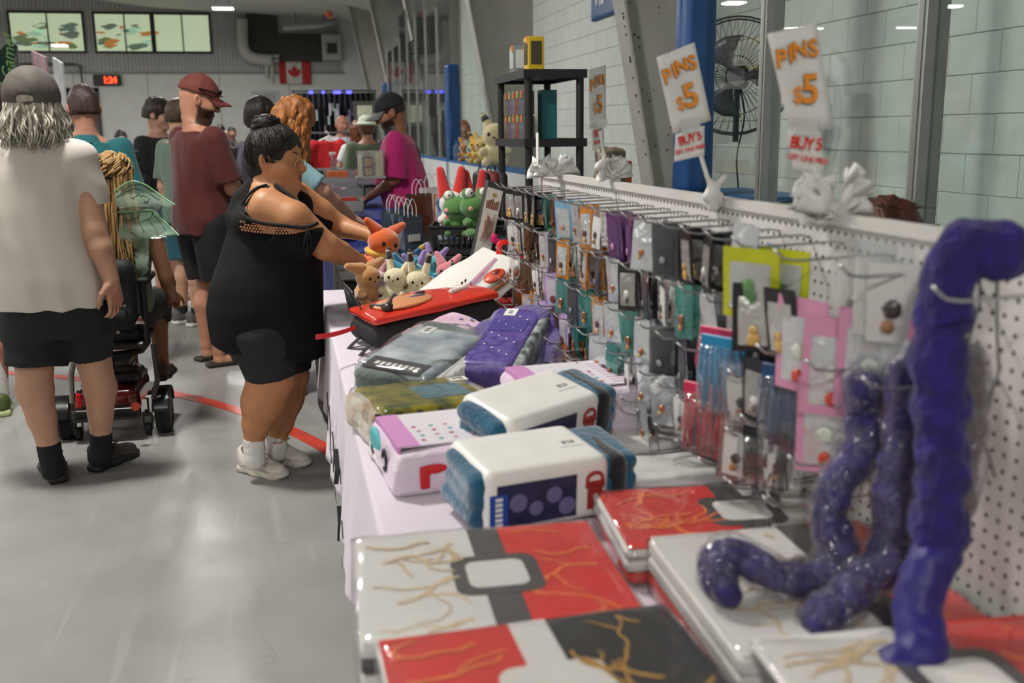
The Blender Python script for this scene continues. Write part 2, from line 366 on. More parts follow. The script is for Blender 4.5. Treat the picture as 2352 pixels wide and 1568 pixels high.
def window_unit(n,xs,mural,seed):
    rnd=random.Random(seed); x0,x1=xs[0],xs[-1]; z0,z1=4.28,5.44
    w=thing('window_%d'%n,'x','window',(0,0,0)); del w['label'],w['category']; struct(w)
    mb=MB(); t=.07
    for (a,b,c,d) in ((x0-t,x1+t,z0-t,z0),(x0-t,x1+t,z1,z1+t),(x0-t,x0,z0,z1),(x1,x1+t,z0,z1)): mb.bx(a,b,YB-.12,YB-.05,c,d)
    mb.build('window_frame',FR,w)
    MB().bx(x0,x1,YB-.078,YB-.064,z0,z1).build('lit_room',ROOM,w)
    for i in range(len(xs)-1):
        MB().bx(xs[i]+.01,xs[i+1]-.01,YB-.105,YB-.1,z0,z1).build('pane',clear('window_pane',(.93,.97,.92),.02,1.2),w)
        if i: 
            hw=.07 if i%2==0 else .02; MB().bx(xs[i]-hw,xs[i]+hw,YB-.12,YB-.06,z0,z1).build('mullion',FR,w)
    if mural:
        for k in range(26):
            cx_=rnd.uniform(x0+.2,x1-.2) if n!=3 else rnd.uniform(x0+.1,x0+1.7); cz=rnd.uniform(z0+.1,z1-.35); r=rnd.uniform(.05,.2); ph=rnd.random()*6
            pl=[(cx_+r*(1.6+.5*math.sin(3*a+ph))*math.cos(a),cz+r*(.5+.25*math.sin(2*a+ph))*math.sin(a)) for a in [j*math.pi/6 for j in range(12)]]
            pl=[(min(max(u,x0+.02),x1-.02),min(max(v,z0+.02),z1-.02)) for u,v in pl]
            MB().prism(pl,lambda u,v:(u,YB-.078-.001*(k%5),v),lambda u,v:(u,YB-.084-.001*(k%5),v)).build('mural_patch',MUR[k%5],w)
window_unit(1,[-11.0,-10.2,-9.4],True,3); window_unit(2,[-8.0+-.3,-7.2,-6.15],True,4)
window_unit(3,[-5.75,-4.85,-3.98,-3.05,-2.2],True,5)
# doors in the back wall
d=thing('door_1','x','door'); del d['label'],d['category']; struct(d)
MB().bx(-6.75,-5.95,YB-.05,YB,0,3.0).build('door_leaf',mat('door_grey','#6c6e6b',.6),d); mb=MB(); mb.bx(-6.85,-6.75,YB-.09,YB,0,3.1); mb.bx(-5.95,-5.85,YB-.09,YB,0,3.1); mb.bx(-6.85,-5.85,YB-.09,YB,3.0,3.12); mb.build('door_frame',mat('door_frame_dark','#45443f',.6),d)
# dark pipe rail along the back wall
mb=MB(); mb.tube([(-8.4,YB-.3,3.86),(-6.45,YB-.3,3.86),(-6.3,YB-.3,3.8),(-6.2,YB-.3,2.0)],.035,8)
tag(mb.build('wall_pipe',mat('dark_pipe','#55544f',.6)),'thin dark pipe bending down the back wall near the door','pipe')
# block wall behind the rink glass
wr=MB().bx(XW+.001,XW+.25,YF,YB,0,5.4).build('wall_right',mat('mortar','#c6cbc5',.9)); struct(wr)
BLK=mat('painted_block','#cfd6cf',.55,var=.05,vscale=5,bump=.12,bscale=90); bm_=MB().rbox((0,0,0),(.02,.1982,.0985),.004).mesh('block')
k=0; cells=[]
for ci in range(7,22):
    z=.0035+ci*.2+.1
    for j in range(5,40):
        y=j*.4+(.2 if ci%2 else 0)
        if y<2.6: continue
        cells.append((y*1.0+abs(z-1.9)*1.2,y,z))
cells.sort()
for _,y,z in cells[:298]:
    b=link('block',bm_,BLK if not bm_.materials else None,wr); b.location=(XW+.012,y,z)
mb=MB()
for _,y,z in cells[298:]: mb.rbox((XW+.012,y,z),(.02,.1982,.0985),.004)
for ci in range(0,27):
    z=.0035+ci*.2+.1
    for j in range(-20,90):
        y=j*.4+(.2 if ci%2 else 0)
        if 7<=ci<22 and 5<=j<40 and y>=2.6: continue
        if y<-3 or y>35.5: continue
        mb.box((XW+.012,y,z),(.02,.1982,.0985))
o=mb.build('far_blocks',BLK,wr); o['kind']='stuff'
# portal frame legs: flange facing the rink, web running out to the wall, leaning inward
BEAM=mat('grey_beam_paint','#a6a49d',.55,var=.08,vscale=4); BEAMF=mat('grey_beam_paint_lit','#b4b2aa',.5,var=.10,vscale=6); CHIP=mat('paint_chip','#5b5045',.8)  # flange copy of the beam grey is lighter: its light is in the colour
def beam(y,seed):
    t=thing('steel_beam','leaning grey steel portal beam rising behind the rink boards','beam',(0,0,0),group='portal frame beams along the rink side')
    x=lambda z:3.12-.205*z+.004*z*z; th=.012
    MB().add([(x(z)+dx,y+dy,z) for z in (0,5.5) for dx in (0,.02) for dy in (-.13,.13)],[(0,1,3,2),(4,6,7,5),(0,4,5,1),(2,3,7,6),(0,2,6,4),(1,5,7,3)]).build('flange',BEAMF,t)
    MB().add([(xx,y+dy,z) for z,xs in ((0,(x(0)+.02,x(0)+.35)),(5.45,(x(5.5)+.02,XW))) for xx in xs for dy in (-th,th)],[(0,1,3,2),(4,6,7,5),(0,4,5,1),(2,3,7,6),(0,2,6,4),(1,5,7,3)]).build('web',BEAM,t)
    MB().bx(x(5.4)-.05,XW,y-.14,y+.14,5.3,5.45).build('cap_plate',BEAMF,t)
    rnd=random.Random(seed)
    if y<9:
        for k in range(34):
            z=rnd.uniform(1.2,2.9); u=rnd.uniform(.02,.4); r=rnd.uniform(.003,.011); c=(x(z)+.03+u,y-th-.0008,z)
            MB().prism([(r*rnd.uniform(.6,1.4)*math.cos(a),r*rnd.uniform(.6,1.4)*math.sin(a)) for a in [q*math.pi/4 for q in range(8)]],lambda p,q,c=c:(c[0]+p,c[1],c[2]+q),lambda p,q,c=c:(c[0]+p,c[1]-.0006,c[2]+q)).build('paint_chip',CHIP,t)
        for k in range(14):
            z=rnd.uniform(1.2,2.7); h=rnd.uniform(.008,.03); MB().bx(x(z)-.001,x(z)+.012,y-.131,y-.129,z,z+h).build('edge_chip',CHIP,t)
    return t
for i,y in enumerate((1.9,7.9,13.9,19.9,25.9,31.9)): beam(y,i)
# ---- rink boards (dasher) and glass
BOARD=mat('white_board','#d9dcda',.35,var=.04,vscale=4); BLUE=mat('blue_cap','#1d5f96',.45); ALU=mat('aluminium_post','#aeb0ab',.35,metal=.6,var=.12,vscale=9)
def boards(y0,y1,n):
    o=MB().bx(XG,XG+.12,y0,y1,.2,1.15).build('wall_dasher_%d'%n,BOARD); struct(o); o['label']='white rink dasher boards with a blue cap'
    MB().bx(XG-.005,XG+.14,y0,y1,1.15,1.18).build('cap_rail',BLUE,o); MB().bx(XG-.004,XG+.13,y0,y1,0,.2).build('kick_plate',mat('kick_yellow','#c9b33c',.5),o)
    y=y0
    while y<y1-.1:
        MB().bx(XG-.004,XG,y,y+.05,.2,1.15).build('board_strip',BLUE,o); y+=2.4
boards(1.0,5.2,1); boards(5.4,13.7,2); boards(13.9,30,3)
GL=clear('rink_glass',(.955,.985,.972),.01,1.1)
def post(y,ztop,par,w=.03):
    if y>10: w=.016
    dx=.02 if y>10 else .045
    b=MB().bx(XG+.06-dx,XG+.06+dx,y-w,y+w,1.18,ztop).build('glass_post',ALU,par); MB().bx(XG+.055-dx,XG+.06-dx,y-w*.45,y+w*.45,1.18,ztop).build('cover_strip',mat('cover_strip','#8f908b',.4,metal=.5),b); MB().rbox((XG+.06,y,1.19),(.06,w*1.4,.01),.003).build('base_plate',ALU,b)
def pane(y0,y1,ztop,par): MB().bx(XG+.054,XG+.066,y0,y1,1.18,ztop).build('glass_pane',GL,par)
def glass_wall(n,ys,ptops,gtops):
    t=thing('wall_glass_%d'%n,'x','x'); del t['label'],t['category']; struct(t); t['label']='clear rink glass panes held by aluminium posts above the boards'
    for y,z in zip(ys,ptops):
        if z: post(y,z,t)
    for a,b,z in zip(ys[:-1],ys[1:],gtops): pane(a+.03,b-.03,z,t)
glass_wall(1,[2.05,3.25,4.47,5.28],[3.7,3.7,3.7,0],[3.65]*3)
glass_wall(2,[13.78,14.9,16.1,17.3,18.5,19.7,20.9,22.1],[0,3.3,3.9,3.5,3.6,3.3,3.3,3.3],[3.4,3.3,4.0,3.1,3.7,3.2,3.2])
def pad(y,z0,z1,hw,label):
    t=thing('post_pad',label,'pad',(XG+.05,y,0)); s=SDF().box((0,0,(z0+z1)/2),(.09,hw,(z1-z0)/2),.03)
    sdf_obj('padding',s,.02,mat('blue_vinyl','#17467a',.38,bump=.25,bscale=14),t,disp=wob(.004,(30,40,9)))
    MB().bx(-.093,-.088,-.01,.01,z0+.03,z1-.03).build('seam',mat('navy_seam','#123c66',.5),t)
pad(5.36,1.19,3.6,.10,'tall blue vinyl pad wrapped on the near glass end post'); pad(13.62,1.19,2.43,.13,'blue vinyl pad wrapped on the far glass end post')
pad(22.3,1.19,2.6,.16,'dark blue pad behind the man in the magenta shirt')
# ---- ceiling lights
LEDM=mat('led_diffuser','#ffffff',.5,emit=9); LBOX=mat('lamp_housing','#d8d8d4',.5)
LAMPS=[]
def fixture(x,y,z,lx=.55,ly=.5,p=1.0,label='square white LED high bay light hung under the roof',grp='roof lights',seen=False):
    t=thing('ceiling_light',label,'light',(x,y,z),group=grp)
    MB().rbox((0,0,.035),(lx/2,ly/2,.03),.012).build('housing',LBOX,t); MB().bx(-lx/2+.02,lx/2-.02,-ly/2+.02,ly/2-.02,-.008,.004).build('diffuser' if seen else 'diffuser_%d_offscreen'%len(LAMPS),LEDM,t)
    zc=np.interp(x,[p_[0] for p_ in prof[::-1]],[p_[1] for p_ in prof[::-1]])-z
    for sx in (-.3,.3):
        MB().tube([(sx*lx,0,.06),(sx*lx,0,zc)],.008,6).build('hanger',mat('steel_cable','#777777',.4,metal=.8),t)
        MB().lathe([(.03,0),(.03,.05),(.012,.06)],10,(sx*lx,0,.065)).build('hook_cap',LBOX,t)
    k=len(LAMPS); LAMPS.append(t); nm='roof_lamp' if seen else 'roof_lamp_%d_offscreen'%k
    l=bpy.data.lights.new(nm,'AREA'); l.shape='RECTANGLE'; l.size=lx; l.size_y=ly; l.energy=LAMP_POWER*p; l.color=(1,.975,.93); lo=bpy.data.objects.new(nm,l); COL.objects.link(lo); lo.parent=t; lo.location=(0,0,-.02)
    return t
for y in (-3.5,4.6,13,20.5,28):
    for x in (-1.33,-8.4,-15.5):
        fixture(x,y,4.75+(.35 if x<-5 else 0),p=1.9,seen=(x>-5 and y==28))
for x,y in ((-18.1,33.6),(-14,34.2)): fixture(x,y,5.05,1.5,.18,.5,'long white strip light at the far left of the hall','strip lights')
# ================================================================ PEOPLE
def A3(v): return np.array((v[0],v[1],v[2]),float)
def skinmat(c): return mat('skin_'+c.strip('#'),c,.5,var=.10,vscale=30,vcol=True,bump=.05,bscale=220)
def headprims(g,c,yaw,pitch,s=1.0,fat=0,nose=1.0,roll=0):
    Mh=rotm(yaw,pitch,roll); m=[list(r) for r in Mh]; c=Vector(c)
    T=lambda x,y,z: A3(c+Mh@(Vector((x,y,z))*s))
    R=lambda *r:[q*s for q in r]
    g.ell(T(0,-.008,.022),R(.076,.098,.102),m,.02*s); g.ell(T(0,.022,-.04),R(.063+fat*.02,.070,.078),m,.04*s)
    g.ell(T(0,.070,-.094),R(.026+fat*.01,.024,.022),m,.03*s); g.ell(T(0,.07,.034),R(.052,.022,.013),m,.02*s)
    for sx in (-1,1):
        g.ell(T(sx*(.04+fat*.008),.055,-.03),R(.030+fat*.012,.036+fat*.008,.034+fat*.01),m,.025*s)
        g.ell(T(sx*.033,.106,.006),R(.020,.014,.011),m,.012*s,sub=True)
        me=[list(r) for r in (Mh@rotm(0,.25,0)@Euler((0,0,sx*.35)).to_matrix())]
        g.ell(T(sx*.083,-.012,-.006),R(.011,.021,.033),me,.008*s); g.ell(T(sx*.092,-.006,-.002),R(.007,.011,.019),me,.005*s,sub=True)
    g.cone(T(0,.090,.014),T(0,.112,-.024),.010*s,.0140*s*nose,.010*s)
    for sx in (-1,1): g.ell(T(sx*.014,.101,-.028),R(.011*nose,.012,.009),m,.008*s)
    g.ell(T(0,.090,-.056),R(.024,.014,.0075),m,.006*s); g.ell(T(0,.087,-.069),R(.021,.014,.009),m,.006*s)
    g.ell(T(0,.107,-.0625),R(.024,.009,.0024),m,.004*s,sub=True)
    return T,Mh
def face_parts(T,Mh,root,s=1.0,brow='#2a1c14',iris='#2c1a10',closed=False):
    m=[list(r) for r in Mh]
    for sx in (-1,1):
        e=SDF().ell(T(sx*.033,.079,.006),[.0135*s]*3); eo=None if closed else sdf_obj('eye',e,.003*s,mat('eye_white','#d8d2c8',.25),root)
        if not closed: sdf_obj('iris',SDF().ell(T(sx*.033,.0895,.004),[.006*s,.0045*s,.006*s],m),.0018*s,mat('iris_'+iris.strip('#'),iris,.2),eo)
        else:
            pass
        mb=MB(); mb.tube([T(sx*(.033+(u-.5)*.034),.0935+(.0045 if closed else 0)-.02*abs(u-.5)**1.5-abs(u-.5)*.006,-.001+.004*(1-4*(u-.5)**2)-(.004 if closed else -.006)) for u in [i/6 for i in range(7)]],[.0008*s,.0014*s,.0018*s,.0018*s,.0018*s,.0014*s,.0006*s],6); mb.build('lash_line',mat('lash','#14100e',.6),root)
        if sx>0: _lip(T,root,s)
        mb=MB(); mb.tube([T(sx*(.014+u*.04),.096-.028*u**2,.03+.007*math.sin(u*2.6)) for u in [i/6 for i in range(7)]],[.0022*s,.0034*s,.0036*s,.0034*s,.003*s,.002*s,.0006*s],6,flat=.6); mb.build('eyebrow',mat('brow_'+brow.strip('#'),brow,.8),root)
def _lip(T,root,s): MB().tube([T(x,.1015-7*x*x,-.0625+1.2*x*x) for x in np.linspace(-.025,.025,11)],[.0006*s]+[.0014*s]*9+[.0006*s],6).build('lip_line',mat('lip_dark','#4a2018',.6),root)
def hand(g,w,d,n,side=1,curl=.5,s=1.0,spread=.12):
    """palm, four fingers and a thumb; d = pointing direction, n = palm normal (finger curl direction)"""
    w=Vector(w); d=Vector(d).normalized(); n=Vector(n); n=(n-d*n.dot(d)).normalized(); l=d.cross(n)*side
    g.cone(A3(w),A3(w+d*.035*s),.022*s,.024*s,.015)
    m=Matrix((l,d,n)).transposed(); g.box(A3(w+d*.052*s),(.040*s,.045*s,.014*s),.013*s,[list(r) for r in m],.014)
    L=((.072,.92),(.08,1.0),(.075,1.0),(.058,.9))
    for i,(ln,rf) in enumerate(L):
        x=.030-.020*i; p=w+d*.092*s*rf+l*x*s; a=curl*(.75+.12*i); q=d+l*(x*spread*6); q.normalize(); r=.0088*s*(1-.06*i)
        pts=[p-q*.012*s]; ang=.25*a
        for k,f in enumerate((.46,.31,.23)):
            dirv=q*math.cos(ang)+n*math.sin(ang); pts.append(pts[-1]+dirv*(ln*f*s+(.012*s if k==0 else 0))); ang+=a*.9
        g.chain([A3(v) for v in pts],[r,r*.95,r*.88,r*.75],.007)
    p=w+d*.018*s+l*.030*s; t1=p+(d*.6+l*.62+n*.25)*.042*s; t2=t1+(d*.9+l*.15+n*.35*(.5+curl))*.034*s; t3=t2+(d*.92-l*.1+n*.4*(.4+curl))*.026*s
    g.chain([A3(p),A3(t1),A3(t2),A3(t3)],[.016*s,.0115*s,.0098*s,.008*s],.012)
def hand_box(w,d,s=1,r=.115):
    c=Vector(w)+Vector(d).normalized()*.09*s; return (A3(c)-r*s,A3(c)+r*s)
def shoe(root,p,yaw,L=.29,kind='sneaker',up='#22201e',sole='#1a1918',lace=None,pitch=0,h=.006):
    M=rotm(yaw,pitch); p=Vector(p); m=[list(r) for r in M]; k=L/.29
    T=lambda x,y,z:A3(p+M@(Vector((x,y,z))*k)); R=lambda *r:[q*k for q in r]
    MU=mat('shoe_'+up.strip('#'),up,.62,var=.12,vscale=40,bump=.2,bscale=260); MS=mat('sole_'+sole.strip('#'),sole,.6,var=.15,vscale=30)
    g=SDF()
    if kind=='slide':
        g.box(T(0,.06,.014),R(.047,.145,.015),.013*k,m,.01); sdf_obj('sole',g,h,MS,root)
        g=SDF().ell(T(0,.105,.032),R(.054,.062,.042),m).ell(T(0,.105,.028),R(.046,.08,.036),m,.004,sub=True).box(T(0,.1,-.02),R(.1,.1,.03),.004,m,.004,sub=True); sdf_obj('strap',g,h*.8,MU,root); return
    g.box(T(0,-.035,.018),R(.040,.060,.020),.018*k,m,.03).box(T(0,.09,.016),R(.047,.075,.018),.016*k,m,.04).ell(T(0,.15,.02),R(.045,.05,.02),m,.03); so=sdf_obj('sole',g,h,MS,root)
    g=SDF(); g.ell(T(0,-.045,.055),R(.038,.05,.048),m,.03).ell(T(0,.02,.05),R(.042,.08,.045),m,.03).ell(T(0,.11,.038),R(.046,.078,.034),m,.03).cone(T(0,-.055,.07),T(0,-.06,.098),.033*k,.036*k,.03).cone(T(0,-.035,.075),T(0,-.04,.12),.026*k,.03*k,.012,sub=True)
    uo=sdf_obj('upper',g,h,MU,root)
    if lace:
        ML=mat('lace_'+lace.strip('#'),lace,.8)
        for i in range(4):
            y=.004+i*.026; z=.102-i*.0105; mb=MB(); mb.tube([T(-.034,y,z-.016),T(-.014,y+.006,z+.001),T(.014,y+.012,z+.001),T(.034,y+.016,z-.016)],.0052*k,6); mb.build('lace',ML,uo)
        for sx in (-1,1):
            mb=MB(); mb.tube([T(0,.0,.106),T(sx*.024,.012,.122),T(sx*.042,.034,.108),T(sx*.024,.022,.1),T(0,.005,.106)],.0044*k,6); mb.build('lace_bow',ML,uo)
            mb=MB(); mb.tube([T(sx*.042,-.05,.045),T(sx*.048,.02,.062),T(sx*.049,.06,.045),T(sx*.050,.12,.036)],.006*k,6,flat=.6); mb.build('side_stripe',mat('stripe_'+lace.strip('#'),lace,.5),uo)
def strands(root,name,m,paths,r=.006,n=6,taper=True):
    mb=MB()
    for p in paths:
        N=len(p); mb.tube(p,[r*(1 if i<N*.5 else (1-.85*(i-N*.5)/(N*.5)) if taper else 1) for i in range(N)],n)
    return mb.build(name,m,root,True)
HAIRM={}
def hairmat(c,c2): return mat('hair_'+c.strip('#'),c,.42,col2=c2,vscale=14,bump=.5,bscale=60,stretch=(3,3,.35),spec=.4)
def haircap(root,T,Mh,s,m,low=-.05,face=.085,fh=.06,name='hair',grow=.010,h=.007,amp=.002):
    mm=[list(r) for r in Mh]; R=lambda *r:[q*s for q in r]
    g=SDF().ell(T(0,-.012,.026),R(.078+grow,.098+grow,.104+grow),mm); g.ell(T(0,-.045,-.03),R(.068+grow*.7,.058+grow,.07),mm,.03)
    g.ell(T(0,.125,fh-.14),R(.092,face+.012,.14),mm,.012*s,sub=True); g.box(T(0,.125,fh-.17),R(.088,face,.12),.02*s,mm,.02*s,sub=True); g.box(T(0,0,low-.1),R(.2,.2,.1),.01,mm,.01,sub=True)
    for sx in (-1,1): g.ell(T(sx*.088,-.008,-.012),R(.02,.026,.034),mm,.012,sub=True)
    return sdf_obj(name,g,h,m,root,disp=wob(amp,(90,90,25)))
def cap_hat(root,T,Mh,s,col,brimcol=None,fwd=1,deep=0,name='cap',h=.006):
    mm=[list(r) for r in Mh]; R=lambda *r:[q*s for q in r]
    M=mat('cap_'+col.strip('#'),col,.8,var=.12,vscale=20,bump=.25,bscale=180)
    g=SDF().ell(T(0,-.008,.04),R(.092,.112,.102),mm).box(T(0,0,-.068-deep),R(.2,.2,.1),.004,mm,.006,sub=True)
    if fwd<0: g.ell(T(0,-.118,.022),R(.028,.03,.013),mm,.006,sub=True)
    co=sdf_obj(name,g,h,M,root,disp=wob(.0016,(40,40,40)))
    MBm=mat('cap_'+(brimcol or col).strip('#'),brimcol or col,.8,var=.12,vscale=20)
    if fwd>0:
        mb=MB(); mb.grid(14,8,lambda u,v:T(.078*math.sin((u-.5)*2.6)*(1-.12*v),.085*math.cos((u-.5)*2.6)+.012+v*.085*(.55+.45*math.cos((u-.5)*2.4)),.040-.02*v-.035*(2*(u-.5))**2*(.4+.6*v))); solid(mb.build('brim',MBm,co,True),.004*s)
    mb=MB(); mb.lathe([(.008*s,0),(.008*s,.004*s),(.003*s,.007*s)],10); ob=mb.build('top_button',M,co); ob.location=Vector(T(0,-.008,.141)); ob.rotation_euler=Mh.to_euler()
    for a in (0,60,120):
        mb=MB(); mb.tube([T(.0928*math.sin(t)*math.cos(math.radians(a)),-.008+.1128*math.sin(t)*math.sin(math.radians(a)),.04+.1028*math.cos(t)) for t in np.linspace(-1.4,1.4,17)],.0013*s,4); mb.build('seam',M,co)
    return co
def glasses(root,T,col,lens=True,r=.022,fl=.104):
    gm=mat('frame_'+col.strip('#'),col,.3,metal=.5); t=MB()
    for sx in (-1,1):
        t.tube([T(sx*.033+r*math.cos(a),fl-.006*abs(math.cos(a)),-.004+r*.92*math.sin(a)) for a in np.linspace(0,2*math.pi,21)],.0013,6)
        t.tube([T(sx*.056,fl-.006,.004),T(sx*.08,.06,.008),T(sx*.084,-.01,.008),T(sx*.082,-.03,-.006)],.0014,6)
    t.tube([T(-.011,fl,.0),T(0,fl+.004,.004),T(.011,fl,.0)],.0013,6); go=t.build('glasses',gm,root,True)
    if lens:
        for sx in (-1,1):
            mb=MB(); pts=[T(sx*.033+r*.97*math.cos(a),fl-.006*abs(math.cos(a)),-.004+r*.9*math.sin(a)) for a in np.linspace(0,2*math.pi,17)[:-1]]; mb.add(pts,[tuple(range(16))]); mb.build('lens',clear('spectacle_lens',(.96,.95,.96),.02,1.6),go)
    return go
def human(name,label,pos,yaw,H=1.75,b=1.0,belly=0.0,skin='#b08266',shirt=None,pants=None,hair=None,cap=None,arms=None,head=(0,0),lean=(0,0),feet=None,vox=.012,socks=None,shoes=None,face=True,group=None,brow='#2a1c14',beard=None,legs=True,hands=True,curl=.5,headsize=1.05,fat=0,seat=None,specs=None):
    root=thing(name,label,'person',pos,yaw,group)
    off=lambda z:(lean[0]*max(0,min(1.6,(z-.5*H)/(.33*H))),lean[1]*max(0,min(1.6,(z-.5*H)/(.33*H))))
    z0=0
    hw=.098*H*b; tor=[(.465*H,0,0,hw*.80,.062*H*b),(.52*H,0,-.004*H,hw,.070*H*b),(.61*H,0,.01*H*belly,hw*(.86+.12*belly),.060*H*b*(1+.5*belly)),(.72*H,0,.004*H,hw*1.08,.066*H*b),(.785*H,0,0,.112*H*b**.6,.056*H*b**.7),(.82*H,0,0,.075*H,.042*H),(.85*H,0,.004*H,.036*H,.036*H)]
    def shift(rs,grow=0): return [(z,cx+off(z)[0],cy+off(z)[1],rx+grow,ry+grow) for z,cx,cy,rx,ry in rs]
    g=SDF(); g.loft(shift(tor,-.004),.03)
    hc=Vector((off(.9*H)[0]*1.15,off(.9*H)[1]*1.15+.016*H,H-.118*headsize*H/1.75)); hs=headsize*H/1.75
    T,Mh=headprims(g,hc,head[0],head[1],hs,fat); nb=Vector((off(.83*H)[0],off(.83*H)[1]-.006*H,.82*H)); g.cone(A3(nb),T(0,-.03,-.05),.034*H*b**.4,.033*H*b**.3,.03)
    if feet is None: feet=[(.052*H*b,0,0),(-.052*H*b,0,0)]
    kn=[]
    for i,(fx,fy,fw) in enumerate(feet):
        sx=1 if i==0 else -1; hip=(sx*.052*H*b,0,.5*H); kne=((fx+hip[0])/2,fy*.55+.012*H,.28*H); an=(fx,fy-.02*H,.055*H); kn.append((hip,kne,an))
        if seat: kne=(sx*.085,.245*H,.49*H); an=(sx*.085,.25*H,.49*H-.36); kn[-1]=(hip,kne,an)
        if legs:
            cal=(kne[0]*.68+an[0]*.32,kne[1]*.68+an[1]*.32-.014*H,kne[2]*.68+an[2]*.32)
            g.chain([hip,kne,cal,an,(an[0],an[1],an[2]-.05)],[.052*H*b,.033*H*b**.6,.0335*H*b**.6,.021*H,.02*H],.03)
            c,s_=math.cos(fw),math.sin(fw); zf=an[2]-.055*H; g.cone((an[0],an[1],zf+.035),(an[0]-s_*.10*H,an[1]+c*.10*H,zf+.025),.022*H,.018*H,.02)
    ah=[]; shz=.795*H
    for i in (0,1):
        sx=1 if i==0 else -1; sh=Vector((sx*.105*H*b**.7+off(shz)[0],off(shz)[1],shz))
        if arms and arms[i]: el=Vector(arms[i][0]); wr=Vector(arms[i][1])
        else: el=Vector((sx*.135*H*b**.7,-.01*H,.62*H)); wr=Vector((sx*.14*H*b**.7,.04*H,.475*H))
        g.chain([A3(sh),A3(el),A3(el*.65+wr*.35),A3(wr)],[.029*H*b**.6,.0235*H*b**.4,.0235*H*b**.4,.0165*H],.03); ah.append((sh,el,wr))
        if hands: dv=(wr-el).normalized(); nn=arms[i][2] if arms and arms[i] and len(arms[i])>2 else Vector((-sx,0,.1)); hand(g,wr,dv,nn,1 if i==1 else -1,curl,H/1.75)
    lo,hi=g.bounds(); zc=H-.30*hs
    bx=[(lo,(hi[0],hi[1],zc+vox),vox),((hc.x-.2,hc.y-.2,zc),(hc.x+.2,hc.y+.2,H+.1),min(vox,.0065) if face else vox)]
    pnt=[(T(0,.092,-.062),[.026*hs,.02*hs,.014*hs],'#8f4f47',.6)]
    if beard: 
        cb=T(0,.045,-.085); iv=np.array(Mh.transposed())
        def wf(V,cb=cb,iv=iv,hs=hs,c0=np.array(hc)):
            L_=((V-c0)@iv.T)/hs; w=np.clip((-.030-L_[:,2]-.25*np.abs(L_[:,0])*0)/.012,0,1)*np.clip((L_[:,1]+.005)/.015,0,1); mo=np.exp(-((L_[:,0]/.022)**2+((L_[:,2]+.062)/.010)**2)); ck=np.clip((L_[:,1]-.085)/.01,0,1)*np.clip((L_[:,2]+.05)/.008,0,1); return np.clip(w*(1-mo*.9)*(L_[:,2]>-.13),0,1)
        pnt=[(wf,None,beard,0)]+pnt
    sdf_obj('body',g,vox,skinmat(skin),root,boxes=bx,paint=pnt,base=skin)
    if face: face_parts(T,Mh,root,hs,brow)
    if shirt:
        hem=shirt.get('hem',.47)*H; lo_=shirt.get('loose',.016); rs=[r for r in tor if r[0]>hem+.02]; r0=[np.interp(hem,[q[0] for q in tor],[q[i] for q in tor]) for i in range(5)]; r0[3]+=lo_*.8; r0[4]+=lo_*.9
        rs=[tuple(r0)]+[r for r in rs if r[0]<.84*H]
        rs=[(z,cx,cy,rx+lo_*(1.2 if z<.7*H else .8),ry+lo_*(1.3 if z<.7*H else .8)) for z,cx,cy,rx,ry in rs]; g=SDF().loft(shift(rs),.02)
        for i in (0,1):
            sh,el,wr=ah[i]; f=shirt.get('sleeve',.62); e=sh.lerp(el,f) if f<=1 else el.lerp(wr,f-1)
            if f<=1: g.cone(A3(sh),A3(e),.036*H*b**.6+lo_*.4,.034*H*b**.6+lo_*.9,.035,cut=(False,True))
            else: g.cone(A3(sh),A3(el),.036*H*b**.6,.03*H*b**.5,.03); g.cone(A3(el),A3(e),.03*H*b**.5,.024*H,.02,cut=(False,True))
        sdf_obj('shirt',g,vox,mat('cloth_'+shirt['col'].strip('#'),shirt['col'],.85,var=shirt.get('var',.10),vscale=shirt.get('vs',60),bump=.35,bscale=9,stretch=(1,1,.45),sheen=.15),root,disp=wob(shirt.get('fold',.004),(26,26,11),pos[0]*7))
    if pants and legs:
        g=SDF(); hemz=pants.get('hem',.3)*H; pl=pants.get('loose',.012)
        if not seat: g.loft([(z,cx,cy,rx+q,ry+q) for (z,cx,cy,rx,ry),q in zip([tor[0],tor[1],tor[2]],(pl*.6,-.002,-.01))],.03)
        else: g.ell((0,.02,.5*H),(hw+.02,.12,.10))
        for i,(hip,kne,an) in enumerate(kn):
            hip=Vector(hip);kne=Vector(kne);an=Vector(an)
            if hemz>kne.z and not seat: e=hip.lerp(kne,(hip.z-hemz)/(hip.z-kne.z)); g.cone(A3(hip),A3(e),.055*H*b+pl,.046*H*b**.8+pl*1.4,.025,cut=(False,True))
            else:
                g.cone(A3(hip),A3(kne),.055*H*b+pl,.042*H*b**.6+pl,.02); e=kne.lerp(an,min(1,(kne.z-hemz)/(kne.z-an.z))); g.cone(A3(kne),A3(e),.040*H*b**.6+pl,.034*H*b**.6+pl,.02,cut=(False,True))
        sdf_obj('shorts' if pants.get('hem',.3)>.15 else 'trousers',g,vox,mat('pants_'+pants['col'].strip('#'),pants['col'],.85,var=.1,vscale=30,bump=.3,bscale=12),root,disp=wob(.003,(30,30,14)))
    for i,(fx,fy,fw) in enumerate(feet if legs else []):
        an=kn[i][2]
        if socks: sdf_obj('sock',SDF().cone((an[0],an[1],an[2]),(an[0],an[1],an[2]+socks[1]*H),.024*H,.026*H,.01,cut=(False,True)),.01,mat('sock_'+socks[0].strip('#'),socks[0],.9,bump=.4,bscale=200),root)
        if shoes: shoe(root,(an[0],an[1],an[2]-.055*H),fw,.165*H,**{**dict(h=max(vox*.7,.006)),**shoes})
